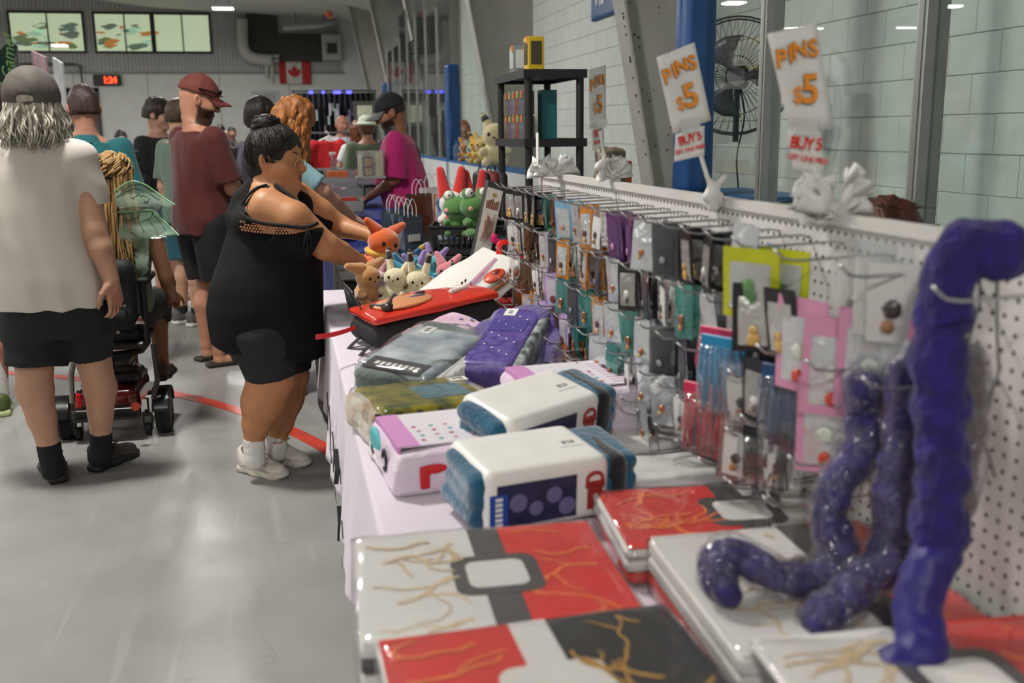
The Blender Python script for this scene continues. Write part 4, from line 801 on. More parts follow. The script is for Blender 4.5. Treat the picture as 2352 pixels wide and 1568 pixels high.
# ================================================================ POWER CHAIR with its rider
def power_chair():
    B=Vector((-.955,5.42,0)); J=lambda px,py,dy=0:yat(px,py,B.y+dy)-B
    t=thing('power_wheelchair','dark red electric wheelchair with black seat and rubber tyres','wheelchair',B)
    RED=mat('red_gloss_shell','#5a0f10',.18,coat=.6,var=.1,vscale=6); BK=mat('black_plastic_gloss','#111112',.3); RB=mat('tyre_rubber','#151515',.75,bump=.3,bscale=80); UP=mat('black_upholstery','#101113',.7,bump=.25,bscale=90); FRM=mat('chair_frame','#2b2725',.4); SIL=mat('chair_silver','#8d867d',.35,metal=.6)
    for sx,(px,py) in ((-1,(151,962)),(1,(377,942))):
        c=J(px,py); R=c.z; mb=MB(); n=36
        prof=[(-.036,R-.022),(-.036,R-.008),(-.026,R-.001),(0,R),(.026,R-.001),(.036,R-.008),(.036,R-.022)]
        vs=[(c.x+x,c.y+r*math.cos(2*math.pi*k/n),c.z+r*math.sin(2*math.pi*k/n)) for x,r in prof for k in range(n)]
        mb.add(vs,[(i*n+k,i*n+(k+1)%n,(i+1)*n+(k+1)%n,(i+1)*n+k) for i in range(len(prof)-1) for k in range(n)]); w=mb.build('wheel',RB,t)
        MB().tube([(c.x-.034,c.y,c.z),(c.x+.034,c.y,c.z)],R-.02,24).build('hub',mat('wheel_hub','#3a3a3c',.4,metal=.5),w)
        for k in range(30):
            a=2*math.pi*k/30
            for sd in (-1,1):
                aa=a+(.1 if sd>0 else 0); MB().box((c.x+sd*.016,c.y+(R-.0005)*math.cos(aa),c.z+(R-.0005)*math.sin(aa)),(.013,.008,.0035),Euler((aa+math.pi/2,0,sd*.5)).to_matrix()).build('tread_lug',RB,w)
        sdf_obj('fender',SDF().cone((c.x-.045,c.y,c.z),(c.x+.045,c.y,c.z),R+.022,R+.022,.01,cut=(True,True)).cone((c.x-.06,c.y,c.z),(c.x+.06,c.y,c.z),R+.006,R+.006,.003,sub=True).box((c.x,c.y,c.z-.13),(.1,.3,.155),.01,None,.01,sub=True),.008,BK,t)
        k=J(182 if sx<0 else 343,1000,-.05); MB().tube([(k.x-.014,k.y,.035),(k.x+.014,k.y,.035)],.035,18).build('caster_wheel',RB,t); mb=MB(); mb.bx(k.x-.024,k.x-.018,k.y-.012,k.y+.012,.03,.12); mb.bx(k.x+.018,k.x+.024,k.y-.012,k.y+.012,.03,.12); mb.bx(k.x-.024,k.x+.024,k.y-.015,k.y+.015,.105,.125); mb.tube([(k.x,k.y,.12),(k.x,k.y+.01,.2)],.012,8); mb.build('caster_fork',FRM,t)
    c=J(262,915,.12)
    sdf_obj('shell',SDF().box((c.x,.10,.205),(.165,.24,.075),.05).box((c.x,.16,.29),(.12,.16,.04),.035,None,.04).ell((c.x+.04,-.05,.27),(.07,.05,.03),None,.02),.01,RED,t)
    sdf_obj('bumper',SDF().box((c.x,-.13,.15),(.17,.03,.035),.02),.01,BK,t); MB().bx(c.x-.14,c.x+.15,-.142,-.138,.19,.2).build('shell_seam',mat('seam_black','#0a0606',.5),t)
    MB().tube([J(311,933,-.28)+Vector((0,.0,0)),J(311,933,-.26)],.022,20).build('reflector',mat('orange_reflector','#a03418',.15,coat=.5),t); sdf_obj('side_reflector',SDF().box(J(181,920,-.27)-Vector((0,0,0)),(.012,.01,.035),.004),.004,mat('red_reflector','#c4161a',.15),t)
    lo=MB().bx(-.012,.012,-.002,0,-.026,.026).build('name_plate',mat('plate_silver','#c9c4bc',.3),t); lo.location=J(332,928,-.27)
    sdf_obj('battery_hood',SDF().box((c.x+.05,.0,.325),(.13,.09,.03),.02),.008,BK,t); MB().rbox((c.x+.0,.2,.36),(.10,.10,.012),.004).build('ribbed_step',mat('grey_rubber_step','#77746f',.6),t)
    for i in range(6): MB().bx(c.x-.09,c.x+.09,.12+i*.03,.128+i*.03,.372,.377).build('step_rib',mat('grey_rubber_rib','#55524e',.6),t)
    for pts in (((352,790),(362,870),(353,915)),((172,815),(163,862),(166,925))): MB().tube([J(*p,-.12) for p in pts],.014,8).build('frame_strut',SIL if pts[0][0]<300 else FRM,t)
    MB().tube([(c.x+.0,.02,.33),(c.x,.02,.52)],.035,14).build('seat_post',BK,t)
    zs=J(262,770).z; MB().rbox((c.x+.01,.06,zs-.03),(.21,.22,.018),.01).build('seat_pan',FRM,t); sdf_obj('seat_cushion',SDF().box((c.x+.01,.07,zs+.025),(.20,.21,.045),.035),.01,UP,t)
    zt=J(300,598,-.12).z; sdf_obj('backrest',SDF().box((c.x+.015,-.14,(zs+zt)/2+.03),(.185,.045,(zt-zs)/2-.02),.045).ell((c.x+.015,-.14,zt-.06),(.16,.05,.07),None,.04).box((c.x+.02,-.175,zs+.12),(.15,.02,.03),.015,None,.02),.010,UP,t,disp=wob(.002,(20,20,20)))
    for sx in (-1,1):
        x=c.x+.015+sx*.215; MB().tube([(x,-.12,zs+.28),(x,-.13,zs+.10),(x-.0,-.125,zs-.02),(x-sx*.03,-.12,zs-.06),(x-sx*.10,-.12,zs-.075),(c.x,-.12,zs-.08)],.018,10).build('frame_tube',BK,t)
        MB().tube([(x,-.12,zs+.27),(x,.2,zs+.27)],.014,8).build('arm_tube',BK,t); sdf_obj('arm_pad',SDF().box((x,.05,zs+.29),(.03,.15,.018),.015),.008,UP,t)
    MB().add([J(322,724,-.18),J(310,744,-.18),J(333,744,-.18),J(322,724,-.184),J(310,744,-.184),J(333,744,-.184)],[(0,1,2),(3,5,4),(0,3,4,1),(1,4,5,2),(2,5,3,0)]).build('warning_triangle',mat('sticker_white','#c9bfb8',.5),t); MB().add([J(322,727,-.186),J(314,737,-.186),J(330,737,-.186)],[(0,2,1)]).build('triangle_print',mat('sticker_red','#7d3530',.5),t)
    for p in ((271,763),(286,702)): MB().tube([J(*p,-.205),J(*p,-.195)],.008,10).build('screw',SIL,t)
    MB().rbox((c.x,.42,.14),(.17,.12,.012),.006).build('footplate',BK,t)
power_chair()
HB=dict(kind='short',col='#b08a52',col2='#7a5a30',low=-.09,face=.06,grow=.022,amp=.006)
rx=gx(262,5.5); 
r,T,Mh,hs=human('person','seated rider with long blond dreadlocks and bare arms seen from behind',(rx,5.50,-.155),math.radians(-6),1.60,1.0,.2,'#8d5f42',dict(col='#5c6f62',sleeve=.15,hem=.5,loose=.01),dict(col='#2a2725',hem=.42),HB,vox=.011,face=False,seat=1,
  arms=((Vector((.24,-.02,.98)),Vector((.22,.16,.86)),Vector((0,0,-1))),(Vector((-.24,-.02,.98)),Vector((-.22,.16,.86)),Vector((0,0,-1)))),shoes=dict(up='#4a3a2c',sole='#2a211a'))
rnd=random.Random(21); ps=[]
for k in range(130):
    a=rnd.uniform(-1.5,1.5); rad=rnd.uniform(.088,.11); ph=rnd.random()*6; w=rnd.uniform(.006,.02); ln=rnd.uniform(.35,.62); sp=rnd.uniform(0,.5); p=[]; c0=Vector(T(0,-.01,.05))
    for j in range(14):
        u=j/13; r_=rad*(1+sp*u); p.append(c0+Vector((r_*math.sin(a)*(1+.15*u)+w*math.sin(ph+u*7)*u,-r_*math.cos(a)-.055*u**.7+w*math.cos(ph*1.3+u*8)*u,-u*ln)))
    ps.append(p)
strands(r,'dreadlocks',hairmat('#a5814f','#5f4527'),ps,.0085,5)
ps=[]
for k in range(60):
    a=rnd.uniform(0,6.28); e=rnd.uniform(.1,1.0); c0=Vector(T(0,-.012,.03)); ps.append([c0+Vector((.108*math.sin(a+u*.5)*math.cos(e-.3*u),.125*math.cos(a+u*.5)*math.cos(e-.3*u),.125*math.sin(e-.3*u)))+Vector((0,0,.004)) for u in np.linspace(0,1,7)])
strands(r,'crown_hair',hairmat('#b9965c','#7a5a30'),ps,.008,5)
MB().tube([T(.104*math.sin(a),-.012+.124*math.cos(a),.012) for a in np.linspace(0,6.28,30)],.006,6).build('head_band',mat('dark_band','#2a211a',.8),r)
# ---- cellophane fairy wings
def wings():
    Y=5.36; B=Vector((gx(275,Y),Y,1.0)); J=lambda px,py,dy=0:yat(px,py,Y+dy)-B
    t=thing('fairy_wings','pale green iridescent cellophane fairy wings worn by the seated rider','wings',B)
    M=clear('green_cellophane',(.80,.92,.80),.12,2.6,.30,(.55,.75,.58),.4,18); V=mat('wing_vein','#3d5b45',.5); E=mat('wing_edge','#7fb07e',.35)
    up=[(262,440),(272,432),(287,421),(303,415),(320,418),(338,426),(358,440),(378,455),(402,470),(392,473),(391,476),(381,473),(380,476),(371,474),(366,480),(358,490),(330,496),(300,498),(280,490),(268,470)]
    lo=[(275,488),(300,486),(332,487),(352,485),(372,503),(392,522),(411,540),(398,536),(388,536),(384,545),(374,537),(364,543),(352,536),(342,537),(335,545),(330,556),(337,566),(340,590),(342,618),(332,632),(318,640),(300,625),(282,590),(272,540)]
    for nm,pl in (('upper_wing',up),('lower_wing',lo)):
        bend=lambda px,py:-.05*((px-270)/130)**2+.012*math.sin(py*.09)
        n=len(pl); cx_=sum(p[0] for p in pl)/n; cy_=sum(p[1] for p in pl)/n; mb=MB(); K=5; vs=[]
        for k in range(K+1):
            for (x,y) in pl: f=k/K; X,Yp=cx_+(x-cx_)*f,cy_+(y-cy_)*f; vs.append(J(X,Yp,bend(X,Yp)))
        mb.add(vs,[(k*n+i,k*n+(i+1)%n,(k+1)*n+(i+1)%n,(k+1)*n+i) for k in range(K) for i in range(n)]); w=mb.build(nm,M,t,True)
        MB().tube([J(x,y,bend(x,y)-.001) for x,y in pl[:9 if nm[0]=='u' else 7]],.0035,6).build('wing_rib',E,w)
    for vn in (((266,452),(290,440),(310,433),(340,440),(365,457)),((275,445),(300,425),(325,424),(350,438)),((297,450),(305,455),(315,448),(320,445)),((320,452),(328,448),(336,450),(342,455),(340,463),(332,464),(330,456)),((275,478),(305,473),(345,474)),((270,487),(310,486),(352,484)),((352,485),(346,500),(335,506),(325,508)),((300,505),(316,500),(320,490),(312,485)),((340,505),(355,520),(360,532)),((350,492),(370,512),(380,528)),((300,530),(320,545),(329,550)),((320,510),(330,530),(328,552)),((290,560),(315,590),(335,620)),((285,580),(310,600),(320,635))):
        MB().tube([J(x,y,-.05*((x-270)/130)**2+.012*math.sin(y*.09)-.002) for x,y in vn],.0022,5).build('wing_vein',V,t)
wings()
# ================================================================ THE STALL TABLE
TZ=.745
t=thing('folding_table','white folding table under the lilac cloth','table',(.56,3.0,0))
MB().rbox((0,0,.72),(.40,2.25,.018),.005).build('table_top',mat('table_plastic','#b9b6b0',.5),t)
for x in (-.33,.33):
    for y in (-2.0,-.7,.7,2.0): MB().tube([(x,y,0),(x,y,.70)],.014,8).build('leg',mat('table_leg_grey','#55565a',.4,metal=.6),t)
CL=mat('lilac_cloth','#d8cdd8',.9,var=.03,vscale=5,bump=.18,bscale=14,sheen=.15)
X0=.145; ZH=.30
cl=thing('tablecloth','pale lilac tablecloth with black lettering hanging down the front of the stall','tablecloth',(0,0,0))
def drape(u,v):
    y=.72+u*4.55; s=v
    if s<.45: x=X0+.012+(1-s/.45)*.85; z=TZ-.001+.0015*math.sin(y*9)*math.sin(x*11)
    elif s<.55: a=(s-.45)/.1*math.pi/2; x=X0+.012-.012*math.sin(a); z=TZ-.012+.012*math.cos(a)
    else:
        d=(s-.55)/.45; f=.020*d*(math.sin(y*6.3)+.5*math.sin(y*13.7+1)+.25*math.sin(y*29)); x=X0-.010*d-.035*d*(y-3.0)/2*0+f-.02*d; z=TZ-.012-d*(TZ-.012-ZH)+.01*math.sin(y*3)*d
    return (x,y,z)
solid(MB().grid(220,40,drape).build('cloth',CL,cl,True),.0025,-1)
mb=MB()
LT=mat('black_print','#17151a',.8)
def on_cloth(px,py): 
    p=xat(px,py,X0-.02); return p
for s_,px,py,sz in (('st',790,1128,.10),('n',806,1285,.075)):
    p=on_cloth(px,py); text('printed_letters',s_,sz,LT,cl,frame((X0-.047,p.y,p.z),(0,-1,0),(0,0,1)))
for pts in (((764,900),(766,940),(765,985)),((769,930),(772,985),(771,1030),(774,1060)),((778,990),(781,1040),(779,1080)),((786,1030),(790,1075),(786,1110)),((797,1075),(799,1110)),((794,1160),(797,1200),(794,1240)),((801,1195),(803,1235))):
    MB().tube([Vector((X0-.040,on_cloth(*p).y,on_cloth(*p).z)) for p in pts],.008,6,flat=.25).build('printed_flourish',LT,cl)
p=on_cloth(768,935); 
# bags pushed under the table
b=thing('duffel_bag','black duffel bag tucked under the stall table','bag',(.24,5.45,0)); sdf_obj('bag_body',SDF().box((0,0,.2),(.13,.2,.19),.08),.014,mat('black_nylon3','#141518',.6,bump=.3,bscale=30),b,disp=wob(.006,(14,14,14))); MB().tube([(-.1,-.12,.36),(-.1,-.06,.46),(-.1,.06,.46),(-.1,.12,.36)],.012,8).build('handle',mat('black_webbing','#0e0e10',.7),b)
# ---------------------------------------------------------------- printed square packs (panelled covers in clear wrap)
VEINS={}
def veins(seed,x0,x1,y0,y1,n=7):
    rnd=random.Random(seed); mb=MB()
    for k in range(n):
        sd_=k%2; x=x0+.012 if sd_ else x1-.012; x+=rnd.uniform(0,.06)*(1 if sd_ else -1); y=y0+(y1-y0)*(k+.5)/n; a=(0 if sd_ else math.pi)+rnd.uniform(-.4,.4); w=rnd.uniform(.003,.0055); P=[(x,y)]
        def walk(x,y,a,w,m):
            Q=[(x,y,w)]; a00=a
            for j in range(m):
                a=a*.8+a00*.2+rnd.uniform(-.7,.7); st=rnd.uniform(.010,.022); x+=st*math.cos(a); y+=st*math.sin(a)
                if not(x0+.006<x<x1-.006 and y0+.006<y<y1-.006): break
                Q.append((x,y,w*(1-.5*j/m)))
                if rnd.random()<.17 and m>5: walk(x,y,a+rnd.choice((-1,1))*.8,w*.7,m//2)
            if len(Q)>1:
                zz=len(mb.v)*6e-6; V=[]
                for i,(xx,yy,ww) in enumerate(Q):
                    p,q=Q[max(i-1,0)],Q[min(i+1,len(Q)-1)]; L=math.hypot(q[0]-p[0],q[1]-p[1])+1e-9; nx,ny=-(q[1]-p[1])/L*ww,(q[0]-p[0])/L*ww; V+=[(xx+nx,yy+ny,zz),(xx-nx,yy-ny,zz)]
                mb.add(V,[(2*i,2*i+1,2*i+3,2*i+2) for i in range(len(Q)-1)])
        walk(x,y,a,w,rnd.randint(10,18))
    return mb
PANEL={'white':mat('print_white','#dddad5',.45,var=.03,vscale=9),'red':mat('print_red','#d8261b',.4,var=.12,vscale=6),'black':mat('print_black','#2a2727',.4,var=.2,vscale=8),'grey':mat('print_charcoal','#4a4646',.45,var=.2,vscale=20)}
VEINM={'white':mat('vein_sand','#d9bf98',.5,var=.15,vscale=40),'red':mat('vein_orange','#f2792c',.45,var=.25,vscale=30),'black':mat('vein_gold','#b98a3a',.45,var=.3,vscale=30)}
WRAP=clear('wrap_film',(.97,.97,.97),.08,1.5,.03,(1,1,1),.5,14)
def square_pack(label,c,yaw,L,W,Ht,left,right,band,badge,split=.52,seed=1,nlay=2,pitch=0,cat='printed pack'):
    t=thing('printed_pack',label,cat,c,yaw,'packs of panelled covers on the lilac cloth'); t.rotation_euler=(pitch,0,yaw)
    for k in range(nlay): MB().rbox((random.uniform(-.003,.003)*k,random.uniform(-.003,.003)*k,Ht*(k+.5)/nlay),(L/2,W/2,Ht/nlay/2-.0015),.006).build('folded_cover',[PANEL['white'],PANEL['black'],PANEL['red']][(k+seed)%3] if k<nlay-1 else PANEL['white'],t)
    xs=-L/2+L*split; bw=.028; e=.004; z=Ht
    MB().bx(-L/2+e,xs-bw,-W/2+e,W/2-e,z-.001,z+.0012).build('printed_panel',PANEL[left],t); MB().bx(xs+bw,L/2-e,-W/2+e,W/2-e,z-.001,z+.0012).build('printed_panel',PANEL[right],t); MB().bx(xs-bw,xs+bw,-W/2+e,W/2-e,z-.001,z+.0016).build('centre_band',PANEL[band],t)
    def rsq(r,zz,name,m):
        P=[]; q=r*.38
        for (sx,sy,a0) in ((1,1,0),(-1,1,90),(-1,-1,180),(1,-1,270)):
            for j in range(5): a=math.radians(a0+j*22.5); P.append((xs+sx*(r-q)+q*math.cos(a),sy*(r-q)+q*math.sin(a)))
        MB().prism(P,lambda x,y:(x,y,z),lambda x,y:(x,y,zz)).build(name,m,t)
    rsq(.074,z+.0024,'badge_frame',PANEL[band]); rsq(.050,z+.0032,'badge',PANEL[badge])
    for col,a,b_,sd in ((left,-L/2+.01,xs-bw-.004,seed),(right,xs+bw+.004,L/2-.01,seed+50)):
        o=veins(sd,a,b_,-W/2+.012,W/2-.012,5).build('lightning_veins',VEINM[col],t); o.location=(0,0,z+.0017)
    sdf_obj('clear_wrap',SDF().box((0,0,Ht/2+.002),(L/2+.008,W/2+.008,Ht/2+.006),.012),.02,WRAP,t,disp=wob(.002,(30,30,60)))
    return t
square_pack('white and red panelled pack lying at the front corner of the cloth',(.295,1.525,TZ+.003),math.radians(-3),.44,.40,.075,'white','red','grey','white',.53,3,3)
square_pack('red and black panelled pack with a white band overlapping the white and red pack',(.31,1.115,TZ+.083),math.radians(1),.44,.40,.016,'red','black','white','white',.50,8,1)
square_pack('stack of packs under the red and black panelled pack',(.32,1.12,TZ+.003),math.radians(-2),.43,.38,.072,'black','white','grey','white',.5,9,3)
square_pack('thick white panelled pack with a dark band lying against the pegboard',(.775,1.335,TZ+.003),math.radians(-3),.40,.42,.10,'white','red','grey','white',.66,14,3)
square_pack('white panelled pack with red corner on top of the thick white pack',(.775,.975,TZ+.115),math.radians(-4),.42,.30,.012,'white','red','grey','white',.55,17,1)
square_pack('red and white panelled pack behind the thick white pack',(.79,1.70,TZ+.003),math.radians(-6),.44,.30,.07,'red','white','grey','white',.60,23,3)
# ---------------------------------------------------------------- folded fleece blankets in paper bands
FL=lambda n,c,c2=None,**k: mat('fleece_'+n,c,.95,bump=.5,bscale=70,sheen=.5,col2=c2,vscale=k.get('vs',7),var=.08)
def blanket(label,c,yaw,L,W,Ht,m,pitch=0,roll=0,fold=.004,r=.035,h=.009,layers=3):
    t=thing('folded_blanket',label,'blanket',c); t.rotation_euler=(pitch,roll,yaw); g=SDF()
    for k in range(layers): 
        zz=Ht*(k+.5)/layers; g.box((random.uniform(-.008,.008),0,zz),(L/2,W/2,Ht/layers*.62),min(r,Ht/layers*.6),None,.012)
    sdf_obj('fleece',g,h,m,t,disp=wob(fold,(17,21,34),c[0]*9)); return t
def band(t,L,W,Ht,m,name='paper_band',x=0,g=.011): return sdf_obj(name,SDF().box((x,0,Ht/2+.002),(L/2,W/2+g,Ht/2+g),.022),.0075,m,t)
def patch(t,name,m,x0,x1,y0,y1,z,par=None,th=.0015): return MB().bx(x0,x1,y0,y1,z,z+th).build(name,m,par or t)
PAP=mat('white_paper_band','#ece9e4',.4,var=.05,vscale=12); STK=mat('price_sticker','#e6e3de',.5); INK=mat('ink_grey','#77736f',.7)
TEAL=FL('teal','#0c5f80','#0a4560'); NAV=mat('navy_print','#141a3a',.35,col2='#2b2550',vscale=25); LOGO=mat('logo_red','#a3302c',.5)
def sticker(t,x,y,z,par,rot=0,txt='$25'):
    o=patch(t,'price_sticker',STK,x-.028,x+.028,y-.02,y+.02,z,par); text('price_lettering',txt,.02,INK,o if o.parent==t else par,Matrix.Translation((x,y,z+.0022)))
def sleeve_blanket(label,pA,pB,z,W,Ht,pitch,roll,seed):
    A,Bv=zat(*pA,z),zat(*pB,z); d=Bv-A; yaw=math.atan2(d.y,d.x); L=min(.40,d.length*.95); n=Vector((-math.sin(yaw),math.cos(yaw),0)); c=(A+Bv)/2+n*W/2; c.z=z
    t=blanket(label,c,yaw,L,W,Ht,TEAL,pitch,roll,.003,.04)
    b=band(t,L*.74,W,Ht,PAP,x=-.03); sdf_obj('black_fold',SDF().box((L*.36,0,Ht/2+.004),(L*.07,W/2+.008,Ht/2+.004),.03),.009,FL('black','#191a1c'),t)
    zf=-W/2-.0112
    MB().bx(-.03-L*.30,-.03+L*.16,zf-.0015,zf,.008,Ht*.86).build('navy_picture',NAV,b); MB().bx(-.03-L*.34,-.03-L*.24,zf-.0017,zf,.008,Ht*.7).build('blue_strip',mat('blue_strip','#1545a0',.4),b)
    for k in range(6): MB().bx(-.03-L*.31,-.03-L*.27,zf-.0025,zf,.012+k*.011,.019+k*.011).build('strip_print',STK,b)
    lg=MB(); x=-.03+L*.27; lg.tube([(x+.018*math.cos(a),zf-.001,Ht*.72+.014*math.sin(a)) for a in np.linspace(0,6.28,13)],.004,5); lg.bx(x-.017,x+.017,zf-.003,zf,Ht*.15,Ht*.6); lg.bx(x-.022,x+.022,zf-.003,zf,Ht*.56,Ht*.68); lg.build('red_logo',LOGO,b)
    for k,(xx,zz,rr) in enumerate(((-.1,.5,.02),(-.06,.35,.016),(-.02,.55,.018),(.01,.3,.02))): MB().lathe([(.001,0),(rr,.001),(.001,.002)],12).build('print_spot',mat('print_lilac','#6a6490',.5),b).matrix_local=Matrix.Translation((xx,zf-.002,Ht*zz))@Matrix.Rotation(math.pi/2,4,'X')
    sticker(t,.06,-.01,Ht+.0132,b); return t
sleeve_blanket('rolled teal blanket in a white paper band on the red and white pack',(1075,1222),(1480,1150),.765,.20,.115,.06,0,1)
sleeve_blanket('rolled teal blanket in a white paper band propped on the folded lilac blanket',(1125,1070),(1432,985),.80,.17,.12,.18,-.06,2)
PKW=FL('white_pink','#ddd6da','#d0b2d0',vs=5); PNK=mat('pink_label','#cf8fc4',.4); MAG=mat('magenta_line','#9a3a78',.5)
def label_blanket(label,c,yaw,L,W,Ht,seed,extra):
    t=blanket(label,c,yaw,L,W,Ht,PKW,0,0,.0035,.03,.008,3); rnd=random.Random(seed); z=Ht+.0125
    cd=MB().rbox((0,0,z),(L*.44,W*.40,.002),.0015).build('label_card',mat('label_white','#dfd8de',.4),t); MB().bx(-L*.44,-L*.30,-W*.40,W*.40,z+.0015,z+.003).build('label_border',PNK,cd); MB().bx(-L*.46,-L*.44,-W*.40,W*.40,.01,z+.002).build('label_edge',PNK,t)
    for i in range(4):
        for j in range(4): 
            x=-L*.24+i*L*.12; y=-W*.3+j*W*.11; MB().lathe([(.0005,0),(.006,.0005),(.0005,.001)],8,(x+rnd.uniform(-.004,.004),y,z+.0025)).build('printed_dot',[mat('dot_red','#b8303c',.5),mat('dot_teal','#4aa3ad',.5),mat('dot_rose','#c78aa0',.5)][(i+j)%3],cd)
    for k in range(9): MB().bx(L*.2,L*.42,-W*.34+k*W*.075,-W*.34+k*W*.075+.004,z+.002,z+.0028).build('printed_stripe',PNK,cd)
    text('label_lettering','HELLO KITTY',.026,mat('black_ink','#1c1a1e',.6),cd,frame((L*.31,0,z+.004),(0,-1,0),(1,0,0)),space=.9)
    for k in range(5):
        x=-.12+.05*k; MB().tube([(x*1.1-.01,W*.44,z+.001),(x*1.1,W*.47,z-.005),(x*1.1+.02,W*.49,Ht*.6),(x*1.1+.02,W/2+.005,Ht*.3)],.006,6).build('black_outline_print',mat('black_ink','#1c1a1e',.6),t)
        if k%2: MB().tube([(-L/2-.003,-W*.35+k*.07+.02*math.cos(q),Ht*.55+.025*math.sin(q)) for q in np.linspace(0,5+k*.3,14)],.0035,6).build('black_outline_print',mat('black_ink','#1c1a1e',.6),t)
    if extra: 
        sdf_obj('red_ribbon_print',SDF().box((-L*.30,-W/2-.002,Ht*.42),(.012,.004,Ht*.3),.003).ell((-L*.22,-W/2,Ht*.62),(.03,.006,.012),None,.005),.004,mat('ribbon_red','#c3181c',.6),t); sdf_obj('turquoise_print',SDF().ell((-L/2,W*.2,Ht*.7),(.008,.07,.035)),.006,mat('turq','#58b3b8',.7),t)
    return t
label_blanket('folded lilac and white blanket with a pink bordered label at the table edge',(.345,2.30,TZ+.006),math.radians(6),.32,.33,.09,1,True)
label_blanket('tall folded lilac and white blanket with a black outline print beside the pegboard',(.735,2.53,TZ+.004),math.radians(4),.34,.34,.14,2,False)
# green and brown picture blanket
t=blanket('folded blanket with a green and yellow picture band and brown fleece',(.335,2.665,TZ+.004),math.radians(12),.38,.27,.085,FL('brown','#a5764a','#b9bdb2',vs=9)); b=band(t,.32,.27,.085,mat('green_picture','#3d4f2a',.25,col2='#a8972f',vscale=16),'picture_band'); patch(t,'sky_picture',mat('sky_print','#7aa3b5',.3,col2='#4f6a6a',vscale=30),-.02,.12,-.08,.06,.0982,b); sticker(t,.14,.09,.0982,b); sdf_obj('film_wrap',SDF().box((0,0,.045),(.185,.145,.058),.03),.02,WRAP,t,disp=wob(.003,(30,30,40)))
# grey blanket, pink blanket, purple blanket
t=blanket('grey fleece blanket in a glossy clear sleeve with a white sticker',(.395,3.02,TZ+.06),math.radians(50),.44,.25,.085,FL('grey','#67736f','#4d5654'),math.radians(4),math.radians(-10),.007); b=band(t,.36,.24,.085,mat('grey_card','#6d7f8c',.2,col2='#cfd6d8',vscale=9,coat=.5),'printed_card',x=-.02)
patch(t,'dark_title_panel',mat('title_grey','#3b3a3c',.4),-.20,-.12,-.10,.10,.0982,b); [MB().bx(-.175+.004*(k%2),-.15,-.08+k*.02,-.067+k*.02,.099,.1002).build('title_print',STK,b) for k in range(8)]; sticker(t,.12,.06,.0982,b); sdf_obj('white_roll',SDF().cone((-.19,-.13,.05),(.10,-.15,.05),.03,.034,.01),.008,FL('white','#d5d2cc'),t); sdf_obj('film_wrap',SDF().box((0,0,.045),(.205,.14,.062),.03),.02,WRAP,t,disp=wob(.004,(26,26,40)))
t=blanket('pale pink fleece blanket with small blue flowers behind the grey blanket',(.50,3.33,TZ+.055),math.radians(48),.34,.17,.10,FL('pink','#cfa0b8','#d8b4c6'),math.radians(6),0,.006)
for k in range(12): MB().lathe([(.001,0),(.009,.001),(.001,.002)],7,(-.15+.026*k,-.05+.03*((k*7)%4),.104)).build('printed_flower',mat('flower_blue','#6a78b8',.6),t)
t=blanket('pink fleece blanket in a clear bag beneath the purple blanket',(.72,3.42,TZ+.01),math.radians(-12),.40,.25,.07,FL('pink2','#c995b2','#d8b4c6'),0,0,.006); sdf_obj('film_wrap',SDF().box((0,0,.04),(.215,.14,.055),.03),.02,WRAP,t,disp=wob(.005,(26,26,40)))
t=blanket('pink fleece blanket in a clear bag behind the tall folded lilac blanket',(.80,2.93,TZ+.006),math.radians(5),.30,.28,.075,FL('pink2','#c995b2','#d8b4c6'),0,0,.006); sdf_obj('film_wrap',SDF().box((0,0,.04),(.165,.155,.055),.03),.02,WRAP,t,disp=wob(.005,(26,26,40)))
t=blanket('purple fleece blanket in a violet picture band leaning on the pink blankets',(.66,3.06,TZ+.075),math.radians(62),.50,.22,.09,FL('purple','#55408a','#3c2c66'),0,math.radians(-13),.008); b=band(t,.44,.15,.09,mat('violet_card','#6a58a0',.35,col2='#46387c',vscale=40),'picture_band',x=.0)
for k in range(14): MB().lathe([(.001,0),(.004,.001),(.001,.002)],6,(-.15+.022*k,-.05+.03*((k*5)%4),.1032)).build('printed_star',STK,b)
sticker(t,.17,.02,.1032,b); sdf_obj('floral_edge',SDF().box((0,-.09,.06),(.22,.02,.035),.015),.009,mat('dark_floral','#2c3334',.5,col2='#a9b5b0',vscale=35),t); patch(t,'ribbed_title',mat('title_violet','#4a3f8a',.4),.02,.10,-.06,.06,.1032,b); sdf_obj('loose_fold',SDF().cone((.20,-.12,.03),(-.12,-.15,.0),.05,.03,.03),.009,FL('purple','#55408a','#3c2c66'),t,disp=wob(.008,(30,30,30)))
# flat white packs
for i,(pa,pb,w,lb) in enumerate((((1415,1040),(1690,1010),.17,'flat white soft pack next to the rolled teal blankets'),((1440,1115),(1770,1085),.17,'flat white soft pack with an embossed ring beside the red packs'))):
    A,Bv=zat(*pa,.77),zat(*pb,.77); d=Bv-A; yaw=math.atan2(d.y,d.x); c=(A+Bv)/2+Vector((-math.sin(yaw),math.cos(yaw),0))*w/2
    t=thing('soft_pack',lb,'soft pack',(c.x,c.y,TZ+.003),yaw); sdf_obj('folded_cloth',SDF().box((0,0,.018),(d.length/2,w/2,.016),.014),.008,mat('white_satin','#e2e0dc',.5,bump=.3,bscale=12),t,disp=wob(.003,(25,25,20))); sdf_obj('clear_bag',SDF().box((0,0,.02),(d.length/2+.012,w/2+.012,.022),.016),.016,WRAP,t,disp=wob(.003,(30,30,40)))
    MB().tube([(.05*math.cos(a)+.02,.04*math.sin(a),.035) for a in np.linspace(0,6.28,25)],.0015,4).build('embossed_ring',mat('emboss','#cfccc6',.6),t)
